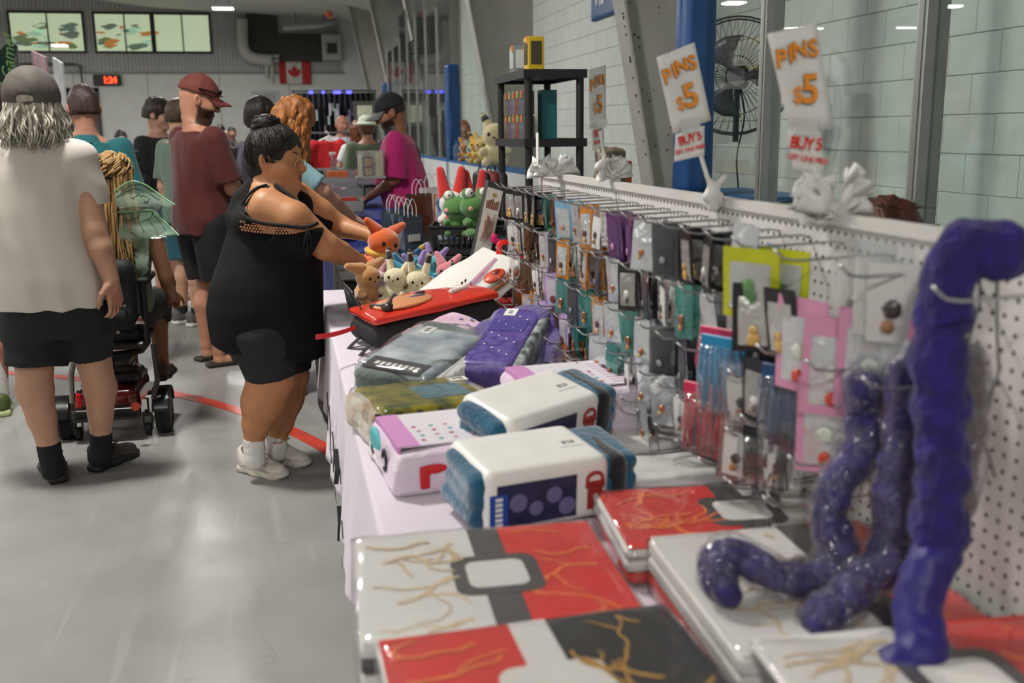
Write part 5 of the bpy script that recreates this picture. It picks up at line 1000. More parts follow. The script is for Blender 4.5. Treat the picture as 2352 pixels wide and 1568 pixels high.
# ================================================================ PEGBOARD, HOOKS AND HANGING PACKS
XP=1.0; PY0,PY1=.55,3.92; PZ0,PZ1=.76,1.374
pb=thing('pegboard','long white perforated pegboard standing at the back of the stall table','pegboard',(XP,(PY0+PY1)/2,TZ))
def pegsheet():
    step=.0254; ny=int((PY1-PY0)/step); nz=int((PZ1-PZ0)/step); r=.0041; V=[];Fa=[];mi=[]
    q=[(-.5,-.5),(0,-.5),(.5,-.5),(.5,0),(.5,.5),(0,.5),(-.5,.5),(-.5,0)]; oct_=[(math.cos(math.radians(225+45*k))*r,math.sin(math.radians(225+45*k))*r) for k in range(8)]
    for j in range(nz):
        for i in range(ny):
            cy=PY0+(i+.5)*step-(PY0+PY1)/2; cz=PZ0+(j+.5)*step-TZ; n=len(V)
            V+=[(0,cy+a*step,cz+b*step) for a,b in q]+[(0,cy+a,cz+b) for a,b in oct_]+[(.006,cy+a,cz+b) for a,b in oct_]
            for k in range(8):
                k2=(k+1)%8; Fa+=[(n+k,n+8+k,n+8+k2,n+k2),(n+8+k,n+16+k,n+16+k2,n+8+k2)]; mi+=[0,1]
    me=bpy.data.meshes.new('perforated_sheet'); me.from_pydata(V,[],Fa); o=link('perforated_sheet',me,[mat('white_hardboard','#dedad6',.4,var=.03,vscale=5),mat('hole_brown_shade','#55453a',.9)],pb); me.polygons.foreach_set('material_index',mi); return o  # hole walls: brown hardboard, darkened to carry the shade inside the holes
pegsheet()
MB().bx(.006,.012,PY0-(PY0+PY1)/2,PY1-(PY0+PY1)/2,.012,PZ1-TZ).build('back_sheet',mat('hardboard_brown_shade','#3d322a',.8),pb)  # brown sheet darkened so the holes in front of it read as shaded
mb=MB(); hy=(PY1-PY0)/2; mb.bx(-.008,.02,-hy,hy,PZ1-TZ-.004,PZ1-TZ+.018); mb.bx(-.006,.02,-hy,hy,0,.014); mb.bx(-.008,.02,hy-.02,hy,0,PZ1-TZ); mb.bx(-.008,.02,-hy,-hy+.02,0,PZ1-TZ); mb.build('edge_frame',mat('white_edge','#d5d1cc',.45),pb)
for y in (-1.3,0,1.3): MB().bx(.012,.05,y-.02,y+.02,0,.6).build('rear_stay',mat('wood_stay','#b08a5c',.7),pb)
hk=MB().tube([(0,0,0),(-.02,0,.004),(-.18,0,.0),(-.205,0,.004),(-.225,0,.022)],.0026,6).mesh('hook'); HKM=mat('zinc_wire','#c2c4c4',.22,metal=.9); hk.materials.append(HKM); hk.polygons.foreach_set('use_smooth',[True]*len(hk.polygons))
ROWS=[1.335,1.212,1.09,.978,.88]
# pouch prototypes --------------------------------------------------------
def holo():
    m=bpy.data.materials.new('holographic_foil'); m.use_nodes=True; nt=m.node_tree; b=nt.nodes['Principled BSDF']; L=nt.links.new
    b.inputs['Metallic'].default_value=.75; b.inputs['Roughness'].default_value=.22; tc=nt.nodes.new('ShaderNodeTexCoord'); n=nt.nodes.new('ShaderNodeTexNoise'); n.inputs['Scale'].default_value=34; L(tc.outputs['Object'],n.inputs['Vector'])
    b.inputs['Base Color'].default_value=lin('#d0d3d6'); b.inputs['Metallic'].default_value=.5; b.inputs['Thin Film IOR'].default_value=1.6
    mr=nt.nodes.new('ShaderNodeMapRange'); mr.inputs['To Min'].default_value=250; mr.inputs['To Max'].default_value=750; L(n.outputs[0],mr.inputs['Value']); L(mr.outputs[0],b.inputs['Thin Film Thickness'])
    bp=nt.nodes.new('ShaderNodeBump'); bp.inputs['Strength'].default_value=.6; bp.inputs['Distance'].default_value=.01; n2=nt.nodes.new('ShaderNodeTexNoise'); n2.inputs['Scale'].default_value=30; L(tc.outputs['Object'],n2.inputs['Vector']); L(n2.outputs[0],bp.inputs['Height']); L(bp.outputs[0],b.inputs['Normal']); return m
HOLO=holo(); SILV=mat('silver_foil','#c9c8c4',.25,metal=.7,bump=.6,bscale=40)
PF=clear('pack_film',(.95,.96,.96),.06,2.0,.04,(1,1,1),.6,60)
def tint(n,c,h=.25): return clear('film_'+n,tuple(.4+.6*x for x in lin(c)[:3]),.1,2.0,h,lin(c)[:3],.6,50)
def pouch(name,cat,label,w,h,frame_m,win_m,charm,cm,grp,hole=True):
    """bag hanging from its top edge at the origin; face normal -X"""
    t=thing(name,label,cat,(0,0,0),group=grp)
    def bag(u,v):
        y=(u-.5)*w; z=-.006-v*h; b=.006*math.sin(math.pi*min(1,max(0,(v-.1)/.9)))*math.sin(math.pi*u)+.0008*math.sin(9*v+5*u); return b
    g=MB(); g.grid(5,6,lambda u,v:(-bag(u,v)-.0006,(u-.5)*w,-.006-v*h+.012)); g.grid(5,6,lambda u,v:(bag(u,v)*.6+.0006,(.5-u)*w,-.006-v*h+.012)); g.build('bag',frame_m,t,True)
    if win_m: MB().grid(4,4,lambda u,v:(-bag(.14+.72*u,.2+.70*v)-.0016,(u-.5)*w*.72,-.006-(.2+.70*v)*h+.012)).build('window',win_m,t,True)
    for k,(dy,dz,rr) in enumerate(charm or []): sdf_obj('pin' if k==0 else 'pin_detail',SDF().ell((-.0085,dy*w,-h*dz),(.0035,rr*w,rr*w*1.05)),.005,cm[k%len(cm)],t)
    return t
PIN=lambda c:mat('enamel_'+c.strip('#'),c,.25,coat=.6)
BKF=mat('black_pouch','#17171a',.35,var=.2,vscale=40)
PROTO={
 'black':pouch('pin_pouch','pin pack','black pouch with a silver window holding a gold enamel pin',.082,.125,BKF,SILV,((0,.62,.14),(0,.76,.17)),[PIN('#c9a25a')],'black pin pouches on the pegboard'),
 'blackw':pouch('pin_pouch','pin pack','black pouch with a grey window holding a white enamel pin',.080,.12,BKF,mat('grey_foil','#9d9c98',.3,metal=.5,bump=.5,bscale=40),((0,.6,.16),(.06,.74,.12)),[PIN('#d8d5cf'),PIN('#8a8378')],'black pin pouches on the pegboard'),
 'holo':pouch('pin_pouch','pin pack','holographic clear pouch with a small enamel pin',.078,.125,HOLO,None,((0,.6,.16),(.1,.7,.10)),[PIN('#a8623a'),PIN('#e0c07a')],'holographic pin pouches on the pegboard'),
 'teal':pouch('pin_pouch','pin pack','teal tinted pouch with a brown enamel pin',.078,.12,tint('teal','#57b3a8'),None,((0,.6,.18),(.02,.74,.12)),[PIN('#7d4a2a'),PIN('#c98a4a')],'teal pin pouches on the pegboard'),
 'lilac':pouch('pin_pouch','pin pack','lilac pouch with a clear window and a brown flower pin',.08,.125,mat('lilac_pouch','#b79ac6',.35),mat('pale_foil','#cfc6d2',.3,metal=.4),((0,.66,.2),(.0,.7,.1)),[PIN('#6a2f26'),PIN('#8f4a36')],'lilac pin pouches on the pegboard'),
 'clear':pouch('pin_pouch','pin pack','clear film pouch with a dark enamel pin and white card',.076,.125,PF,mat('white_card','#c9c9c6',.5),((0,.55,.17),(.05,.7,.12)),[PIN('#3a332f'),PIN('#9a6a4a')],'clear pin pouches on the pegboard'),
 'bronze':pouch('pin_pouch','pin pack','bronze tinted film pouch',.074,.13,tint('bronze','#6d4a2e',.45),None,((0,.6,.16),),[PIN('#4a2f1c')],'bronze pin pouches on the pegboard'),
 'orange':pouch('pin_pouch','pin pack','orange backed pouch with a brown enamel pin',.072,.125,mat('orange_pouch','#b8762c',.35),HOLO,((0,.6,.18),(0,.75,.12)),[PIN('#5a2c1c'),PIN('#d8a860')],'orange pin pouches on the pegboard'),
 'dark':pouch('pin_pouch','pin pack','smoky grey film pouch with a dark backing card',.076,.13,tint('smoke','#55565c',.45),mat('dark_card','#3a3a40',.4),((0,.6,.15),),[PIN('#8a8a90')],'smoky pin pouches on the pegboard'),
 'pink':pouch('pin_pouch','pin pack','pink pouch with a holographic window and a red card',.105,.165,mat('pink_pouch','#cf8fae',.35),HOLO,((0,.52,.15),(.0,.78,.16)),[PIN('#c9d0c2'),PIN('#c2402a')],'pink pin pouches on the pegboard'),
 'sky':pouch('pin_pouch','pin pack','pale blue pouch with a holographic window',.08,.135,mat('sky_pouch','#7fb2cf',.3,metal=.2),HOLO,((0,.6,.15),),[PIN('#b8886a')],'pale blue pin pouches on the pegboard'),
 'plum':pouch('pin_pouch','pin pack','plum and pink film pouch',.08,.14,tint('plum','#7d4a86',.5),mat('plum_card','#5a3566',.4),((0,.62,.14),),[PIN('#c98ab0')],'plum pin pouches on the pegboard'),
}
USED=set(); BASE={}
RN=['top','second','third','fourth','lowest']
def hang(kind,y,z,x=None,yaw=0,label=None,k=0,row=None):
    p=PROTO[kind]; BASE.setdefault(kind,p['label']); label=BASE[kind]+(' on the %s hook row'%RN[row] if row is not None else ' beside the plush tails'); x=XP-.16+k*.022 if x is None else x; loc=(x,y,z-.002); rot=(random.uniform(-.09,.09),random.uniform(-.12,.04),yaw+random.uniform(-.35,.45)); y+=random.uniform(-.012,.012)
    if kind not in USED: USED.add(kind); p.location=loc; p.rotation_euler=rot; p['label']=label; return p
    return dup(p,loc,rot,label)
LAY={0:['black','blackw','black','black','teal','bronze','sky','holo','orange','clear','plum','plum','holo','dark','black','blackw','dark','sky'],
     1:['clear','black','bronze','bronze','holo','dark','orange','teal','orange','dark','holo','blackw','dark','clear','teal','holo','black','dark'],
     2:['clear','bronze','bronze','clear','lilac','lilac','teal','dark','teal','orange','holo','teal','holo','dark','dark','clear','dark','black'],
     3:['dark','bronze','orange','holo','lilac','bronze','lilac','teal','teal','holo','teal','clear','holo','holo','clear','dark','dark','dark'],
     4:[None,None,None,None,'holo','lilac','orange','bronze','orange','holo','holo','holo','holo',None,None,None,None,None]}
for ri,z in enumerate(ROWS):
    for ci in range(18):
        y=3.76-ci*(3.76-1.66)/17; kind=LAY[ri][ci]
        h=link('hook',hk,None,pb); h.location=(0,y-(PY0+PY1)/2,z-TZ+.004)
        if not kind: continue
        for k in range(2 if (ci+ri)%3 else 3): hang(kind,y,z,k=k*1.2,yaw=.10,row=ri)
for (y,z) in ((1.50,1.33),(1.30,1.33),(1.55,1.16),(1.38,1.17),(1.22,1.18),(1.60,1.02),(1.42,1.0),(1.08,1.33),(1.5,.9),(1.64,.88)):
    h=link('hook',hk,None,pb); h.location=(0,y-(PY0+PY1)/2,z-TZ+.004)
# larger packs at the near end
BIG=pouch('pin_pouch','pin pack','large lime yellow pouch with a clear window and a green figure',.12,.128,mat('lime_pouch','#b7bd1e',.35,var=.1,vscale=12),mat('clear_grey_window','#b9bcb8',.2,metal=.3,bump=.4,bscale=20),((0,.62,.17),(.0,.48,.12)),[PIN('#4a7a45'),PIN('#5c8a50')],'lime pouches on the pegboard'); BIG.location=(XP-.20,1.63,1.335); BIG.rotation_euler=(0,-.05,.5)
dup(BIG,(XP-.15,1.60,1.335),(0,0,.3),'lime yellow pouch edge seen behind the large lime pouch')
for k,(px,py,Y,kd,yw,lb) in enumerate(((1735,655,1.62,'black',.5,None),(1790,668,1.55,'black',.5,None),(1845,690,1.50,'pink',.55,None),(1925,735,1.42,'pink',.6,None),(2010,715,1.36,'pink',.6,None),(1905,880,1.44,'pink',.5,None),(2050,730,1.33,'pink',.4,None),(2025,550,1.34,'clear',.6,None),(2060,560,1.31,'clear',.5,None),(1985,560,1.40,'clear',.6,None),(1715,520,1.68,'holo',.5,None),(1700,840,1.68,'clear',.4,None),(1700,970,1.66,'clear',.4,None),(1790,985,1.58,'clear',.4,None),(1740,830,1.63,'blackw',.4,None))):
    p=yat(px,py,Y); o=hang(kd,p.y,p.z,x=p.x,yaw=yw)
    if k in (7,8,9): o.scale=(1.4,1.4,1.4)
# tinsel and fringe packs
def fringe(label,px,py,Y,w,h,c,n=26,hd=None):
    t=thing('fringe_pack',label,'tinsel pack',yat(px,py,Y),.5); m=mat('tinsel_'+c.strip('#'),c,.25,coat=.4,var=.25,vscale=60)
    MB().rbox((0,0,-.012),(.003,w/2,.014),.002).build('header_card',mat('header_'+(hd or c).strip('#'),hd or c,.4),t); mb=MB(); rnd=random.Random(int(px))
    for k in range(n):
        y=-w/2+w*(k+.5)/n; l=h*rnd.uniform(.82,1.05); mb.tube([(rnd.uniform(-.006,.006),y,-.02),(rnd.uniform(-.01,.01),y+rnd.uniform(-.003,.003),-.02-l*.5),(rnd.uniform(-.012,.012),y+rnd.uniform(-.006,.006),-.02-l)],[w/n*.75,w/n*.8,w/n*.35],5)
    mb.build('tinsel_strands',m,t,True); sdf_obj('film_sleeve',SDF().box((0,0,-.02-h*.48),(.016,w/2+.006,h*.52),.012),.016,PF,t); return t
fringe('bright blue tinsel fringe pack hanging above the red one',1662,775,1.72,.105,.135,'#0f7fb0'); fringe('crimson tinsel fringe pack hanging just above the table',1622,885,1.78,.11,.125,'#b01030',26,'#c21a4a'); fringe('navy blue tinsel fringe pack beside the pink pouches',1815,845,1.56,.115,.14,'#0c3f70'); fringe('black tinsel fringe pack at the lowest hook row',1760,985,1.60,.10,.09,'#16161a')
fringe('magenta header tinsel pack behind the bright blue one',1655,755,1.80,.10,.10,'#c2245a',20)
# ---------------------------------------------------------------- plush tails
FUR=mat('purple_fur','#150a4a',.85,col2='#22126e',vscale=30,sheen=.15,bump=.7,bscale=90); FURD=mat('dark_purple_fur','#33246e',.7,col2='#1d1340',vscale=30,sheen=.1,bump=.7,bscale=90); SLV=clear('tail_sleeve',(.96,.95,.97),.12,1.5,.02,(.9,.88,.95),1.0,60)
def smooth_path(P,n=10):
    P=[Vector(p) for p in P]; o=[]
    for i in range(len(P)-1):
        p0,p1,p2,p3=P[max(i-1,0)],P[i],P[i+1],P[min(i+2,len(P)-1)]
        for j in range(n): t=j/n; o.append(.5*((2*p1)+(p2-p0)*t+(2*p0-5*p1+4*p2-p3)*t*t+(3*p1-p0-3*p2+p3)*t**3))
    return o+[P[-1]]
def tail(label,pts,r,m,sleeve=False,braid=True,endflat=None):
    W=[yat(x,y,Y) for x,y,Y in pts]; B=W[0].copy(); W=smooth_path([w-B for w in W]); N=len(W); t=thing('plush_tail',label,'plush tail',B); g=SDF()
    for i in range(0,N-1):
        k=(1+.16*math.sin(i*.7)) if braid else 1; rr=r*(k if not(endflat and i>endflat*N) else .9)
        a=W[i]; 
        if braid:
            off=Vector((math.cos(i*.45),math.sin(i*.45),0))*r*.45; g.cone(A3(W[i]+off),A3(W[i+1]+Vector((math.cos((i+1)*.45),math.sin((i+1)*.45),0))*r*.45),rr*.8,rr*.8,.008); g.cone(A3(W[i]-off),A3(W[i+1]-off),rr*.75,rr*.75,.008)
        else: g.cone(A3(W[i]),A3(W[i+1]),rr,rr,.01)
    sdf_obj('fur',g,.006,m,t,disp=wob(.0016,(160,160,120)))
    if sleeve:
        g=SDF(); 
        for i in range(0,N-3,3): g.cone(A3(W[i]),A3(W[i+3]),r*1.3,r*1.3,.012)
        sdf_obj('clear_sleeve',g,.007,SLV,t,disp=wob(.005,(110,110,80)))
    return t
tail('long braided violet plush tail hanging from a hook to the packs',[(2300,600,1.14),(2290,560,1.15),(2235,555,1.16),(2190,610,1.17),(2165,720,1.17),(2158,860,1.16),(2165,1000,1.15),(2160,1130,1.13),(2160,1260,1.12)],.030,FUR)
tail('violet satin end of the braided tail lying on the white pack',[(2160,1265,1.115),(2125,1320,1.105),(2105,1400,1.09),(2118,1470,1.06),(2110,1515,1.045),(2050,1540,1.05)],.026,mat('violet_satin','#150a5c',.5,sheen=.1,col2='#200f78',vscale=10),braid=False)
tail('dark violet plush tail in a clear sleeve curling across the white pack',[(1980,880,1.34),(1985,960,1.34),(1975,1040,1.33),(1940,1090,1.32),(1905,1150,1.31),(1915,1230,1.30),(1925,1290,1.28),(1860,1330,1.27),(1770,1320,1.28),(1700,1275,1.31),(1650,1285,1.31),(1660,1360,1.27)],.022,FURD,True)
tail('dark violet plush tail in a clear sleeve beside the long braided tail',[(2085,850,1.27),(2080,960,1.27),(2070,1060,1.265),(2050,1140,1.26),(2055,1220,1.25),(2035,1290,1.235),(1985,1330,1.225),(1930,1380,1.205),(1875,1435,1.19)],.024,FURD,True)
tail('smoky grey plush tail in a clear sleeve close to the pegboard',[(2215,820,1.18),(2220,900,1.18),(2215,980,1.175),(2200,1060,1.17),(2195,1150,1.165)],.022,mat('grey_fur','#5a5250',.7,sheen=.4,bump=.6,bscale=90),True)
for pts in (((2250,640),(2250,700),(2225,780),(2222,850)),((2290,640),(2290,760),(2295,850),(2270,930),(2235,960),(2270,1040),(2285,1095))): tag(MB().tube([yat(x,y,1.155) for x,y in pts],.0022,6).build('elastic_cord',mat('grey_cord','#6f6a66',.6)),'thin grey elastic cord dangling in front of the pegboard','cord','elastic cords')
# ---------------------------------------------------------------- PINS $5 signs
ORG=mat('sign_orange','#f0952a',.6); OUT=mat('sign_outline','#5a3a10',.6); REDI=mat('sign_red','#e0281e',.6); PAPER=mat('sign_paper','#e4e2de',.6)
def pins_sign(label,Y,c1,c2,stand,bunch,seed,dyr=0):
    t=thing('price_sign',label,'sign',yat(*stand[0],Y)); B=t.location.copy(); J=lambda p,dy=0:yat(p[0],p[1],Y+dy)-B
    def sheet(c,name):
        n=6; mb=MB(); q=[J(p,dyr if i in (1,2) else 0) for i,p in enumerate(c)]; mb.grid(n,n,lambda u,v:(q[0].lerp(q[1],u)).lerp(q[3].lerp(q[2],u),v)+Vector((0,.006*math.sin(u*3.1)*math.sin(v*3),0))); return solid(mb.build(name,PAPER,t,True),.0008),q
    def put(q,u,v,txt,size,m,z,par,**k):
        o=(q[0].lerp(q[1],u)).lerp(q[3].lerp(q[2],u),v); r_=(q[1]-q[0]).lerp(q[2]-q[3],v); up=(q[0]-q[3]).lerp(q[1]-q[2],u); text('lettering',txt,size,m,par,frame(o+r_.cross(up).normalized()*z,r_,up),**k)
    o,q=sheet(c1,'sign_sheet'); w=(q[1]-q[0]).length; hgt=(q[3]-q[0]).length
    for i,(ch,uu,vv,sc) in enumerate((('P',.15,.28,.42),('I',.36,.25,.40),('N',.56,.22,.36),('S',.83,.23,.40))):
        put(q,uu,vv,ch,hgt*sc*.62,OUT,.0022,o,offset=hgt*.010); put(q,uu,vv,ch,hgt*sc*.62,ORG,.0034,o,offset=hgt*.0065)
    put(q,.34,.66,'$',hgt*.24,ORG,.003,o,offset=hgt*.002); put(q,.62,.62,'5',hgt*.42,OUT,.0024,o,offset=hgt*.013); put(q,.62,.62,'5',hgt*.42,ORG,.0036,o,offset=hgt*.009)
    o2,q2=sheet(c2,'offer_sheet'); h2=(q2[3]-q2[0]).length
    put(q2,.5,.30,'BUY 5',h2*.42,REDI,.0025,o2,offset=h2*.008,space=.8); put(q2,.5,.68,'GET ONE FREE',h2*.20,REDI,.0025,o2,offset=h2*.002,space=.9)
    MB().box(q2[0].lerp(q2[1],.5)+Vector((0,-.003,.008)),(w*.24,.002,.014)).build('tape',clear('sticky_tape',(.95,.95,.95),.2,2,.3),t)
    MB().tube([J(p,.006) for p in stand],.0055,8).build('stand_arm',mat('white_plastic','#dcdad5',.35),t)
    cl=J(stand[-1],.0); sdf_obj('clamp',SDF().box((cl.x,cl.y,cl.z-.012),(.02,.02,.02),.006),.005,mat('white_plastic','#dcdad5',.35),t)
    return t
def tissue(label,px,py,Y,w,h,seed):
    rnd=random.Random(seed); t=thing('tissue_bunch',label,'tissue paper',yat(px,py,Y)); m=mat('tissue_white','#e2e0dd',.7,bump=.2,bscale=30)
    for k in range(9):
        a=rnd.uniform(-1.3,1.3); b=rnd.uniform(-.5,.5); L=h*rnd.uniform(.7,1.1); d=Vector((math.sin(a)*w/h*.9,b*.5,math.cos(a)*.9)); s_=Vector((math.cos(a),.4,-math.sin(a)))
        mb=MB(); ph=rnd.random()*6; mb.grid(6,6,lambda u,v:d*(L*v)+s_*((u-.5)*w*.7*(.15+v))+Vector((0,1,0))*(.012*math.sin(u*9+ph)*v+.01*math.sin(v*7+ph))); solid(mb.build('tissue_sheet',m,t,True),.0006)
    return t
pins_sign('paper PINS sign clamped to the pegboard beside the black shelf rack',3.05,((1351,160),(1391,149),(1392,290),(1353,297)),((1357,292),(1386,288),(1388,338),(1360,348)),((1378,300),(1385,345),(1400,395),(1408,408)),0,1,.10)
pins_sign('tilted paper PINS sign clamped to the pegboard in front of the blue pad',2.22,((1508,132),(1595,97),(1633,276),(1546,308)),((1552,308),(1618,288),(1618,356),(1548,372)),((1605,340),(1618,385),(1638,448)),0,2)
pins_sign('tilted paper PINS sign clamped to the pegboard in front of the rink glass',1.72,((1762,78),(1876,52),(1914,296),(1812,292)),((1810,300),(1886,304),(1891,402),(1822,388)),((1860,380),(1878,430),(1885,478)),0,3)
tag(MB().prism([(0,0),(.003,0),(.003,.11),(0,.11)],lambda u,v:yat(1236,375,3.6)+Vector((u,0,v)),lambda u,v:yat(1236,375,3.6)+Vector((u+.01,.07,v))).build('paper_sign',PAPER),'small paper sign seen edge-on above the tissue bunch','sign')
cl=thing('clamp_clip','white plastic spring clip gripping the pegboard top','clip',yat(1640,452,2.18)); sdf_obj('clip_jaw',SDF().cone((-.02,0,.0),(.025,0,.045),.008,.007).cone((.0,0,.01),(-.02,0,.05),.007,.006).box((-.002,0,-.012),(.012,.012,.02),.004),.004,mat('white_plastic','#dcdad5',.35),cl)
tissue('crumpled white tissue paper bunch near the edge-on paper sign',1272,402,3.62,.11,.075,4); tissue('white tissue paper bow on the pegboard under the PINS sign beside the shelf rack',1408,408,3.02,.075,.075,5); tissue('large white tissue paper bow on the pegboard under the sign before the glass',1920,490,1.70,.10,.10,6)
# ================================================================ BASKETS AND PLUSH
BKP=mat('black_basket_plastic','#131314',.35)
def basket(label,c,yaw,L,W,Ht,slots=9):
    t=thing('basket',label,'basket',c,yaw,None); f=.90
    MB().rbox((0,0,.006),(L/2*f,W/2*f,.006),.003).build('base',BKP,t)
    rim=[(-L/2,-W/2,Ht),(L/2,-W/2,Ht),(L/2,W/2,Ht),(-L/2,W/2,Ht),(-L/2,-W/2,Ht)]; MB().tube(rim,.009,8).build('rim',BKP,t)
    for sgn,ax in ((-1,0),(1,0),(-1,1),(1,1)):
        n=slots if ax==0 else max(5,int(slots*W/L)); mb=MB()
        def P(u,z): 
            k=f+(1-f)*z/Ht; a=(u-.5)*2
            return Vector((a*L/2*k,sgn*W/2*k,z)) if ax==0 else Vector((sgn*L/2*k,a*W/2*k,z))
        for z0,z1 in ((0,.03),(Ht*.72,Ht)):
            mb.add([P(0,z0),P(1,z0),P(1,z1),P(0,z1)],[(0,1,2,3)])
        for k in range(n+1):
            u=k/n; w=.16/n; mb.add([P(max(0,u-w),.03),P(min(1,u+w),.03),P(min(1,u+w),Ht*.72),P(max(0,u-w),Ht*.72)],[(0,1,2,3)])
        solid(mb.build('slotted_side',BKP,t),.004)
    return t
b1=zat(830,716,.875); basket('black slotted plastic basket full of tan and cream plush at the cloth edge',(b1.x+.165,b1.y+.21,TZ+.003),math.radians(2),.34,.42,.13)
basket('black plastic basket holding the orange plush next to the woman',(b1.x+.17,b1.y+.66,TZ+.003),math.radians(4),.36,.40,.12)
def pl(c): return mat('plush_'+c.strip('#'),c,.95,sheen=.7,bump=.3,bscale=130)
def plush(label,p,yaw,s,body,ear,earlen=.06,tip=None,pitch=0,lie=False,nose='#2a1c16',patch_=None,earw=.022,spread=.55,belly=None,eyes=True,h=.006,roll=0):
    t=thing('plush_toy',label,'plush toy',p); t.rotation_euler=(pitch,roll,yaw); g=SDF()
    g.ell((0,0,.05*s),(.055*s,.05*s,.055*s)).ell((0,.012*s,.125*s),(.056*s,.05*s,.05*s),None,.015)
    for sx in (-1,1): g.ell((sx*.05*s,.035*s,.06*s),(.018*s,.03*s,.018*s),None,.012).ell((sx*.035*s,.05*s,.015*s),(.02*s,.032*s,.018*s),None,.012)
    sdf_obj('body',g,h,pl(body),t)
    for sx in (-1,1):
        a=Vector((sx*.03*s,0,.162*s)); e=a+Vector((sx*math.sin(spread)*earlen*s,-.01*s,math.cos(spread)*earlen*s)); eo=sdf_obj('ear',SDF().cone(A3(a),A3(e),earw*s,earw*.55*s,.01),h,pl(ear),t)
        if tip: sdf_obj('ear_tip',SDF().cone(A3(a.lerp(e,.62)),A3(e+(e-a)*.12),earw*.86*s,earw*.42*s,.005),h,pl(tip),eo)
        if eyes: sdf_obj('eye',SDF().ell((sx*.022*s,.059*s,.13*s),(.007*s,.004*s,.008*s)),.003,mat('bead_eye','#0c0a0a',.15),t)
    sdf_obj('nose',SDF().ell((0,.064*s,.116*s),(.006*s,.004*s,.004*s)),.003,mat('nose_'+nose.strip('#'),nose,.4),t)
    if belly: sdf_obj('belly',SDF().ell((0,.03*s,.055*s),(.04*s,.03*s,.042*s)),h,pl(belly),t)
    if patch_: sdf_obj('ruff',SDF().ell((0,.004*s,.088*s),(.058*s,.054*s,.02*s)),h,pl(patch_),t,disp=wob(.002,(60,60,60)))
    return t
def at(px,py,Y): return yat(px,py,Y)
PG=[('bright orange plush with floppy ears and a yellow ruff standing up in the basket',(862,628),4.62,200,1.6,'#d8601c','#d05414',.045,None,'#e0b23c',.95),
 ('tan plush with one folded ear leaning over the basket rim',(843,690),4.22,-150,1.25,'#c08a52','#b87f46',.06,None,None,1.25),
 ('cream plush with black ear tips nearest the basket corner',(900,690),4.20,160,1.15,'#d8cda8','#d8cda8',.09,'#20211f',None,.35),
 ('cream plush with black ear tips beside the white backpack',(957,688),4.20,170,1.15,'#d8cda8','#d8cda8',.09,'#20211f',None,.2),
 ('cream plush with black ear tips lying on its side at the back',(1040,655),4.42,150,1.0,'#d8cda8','#d8cda8',.10,'#20211f',None,.3),
 ('tan plush with a drooping ear in the middle of the basket',(985,672),4.34,170,1.15,'#c08a52','#b87f46',.05,None,None,1.3),
 ('tan plush peeking out between the cream plush',(930,668),4.40,180,1.05,'#b9864e','#a8763e',.05,None,None,1.1),
 ('light blue plush with long ears in the basket pile',(915,628),4.52,190,1.1,'#3f9ab5','#2c7f9c',.07,None,None,.8),
 ('deep blue plush with yellow ear tips in the basket pile',(945,612),4.62,170,1.2,'#1f5f8f','#1f5f8f',.085,'#c9a53c',None,.9),
 ('turquoise plush at the back of the basket pile',(985,615),4.55,160,1.1,'#4fb0bd','#8f78b8',.085,None,None,.45),
 ('lilac eared pale plush in the basket pile',(960,628),4.48,185,1.05,'#7fc0cc','#9a80bf',.09,None,None,.5),
 ('salmon pink plush with pointed ears in the basket pile',(1020,640),4.50,165,1.3,'#d47f86','#d8838c',.06,None,None,.6),
 ('white and rose plush in the basket pile',(885,650),4.46,175,1.15,'#dcc2c4','#d89aa2',.06,None,None,.7),
 ('rose and teal plush squeezed behind the cream plush',(935,640),4.44,170,1.1,'#d67f94','#2f8ba0',.06,None,None,.8)]
for lb,(px,py),Y,yw,s,bc,ec,el,tp,rf,sp in PG: 
    k_=.78 if 'bright orange' not in lb else .85; k_*=.8 if Y>4.33 and 'orange' not in lb else 1; p=at(px,py+(30 if Y>4.33 and 'orange' not in lb else 8),Y); p.z=max(p.z,TZ+.02); plush(lb,p,math.radians(yw),s*k_,bc,ec,el,tp,random.uniform(-.25,.25),patch_=rf,spread=sp,roll=random.uniform(-.3,.3),earw=(.022 if rf else .03) if tp is None else .02)
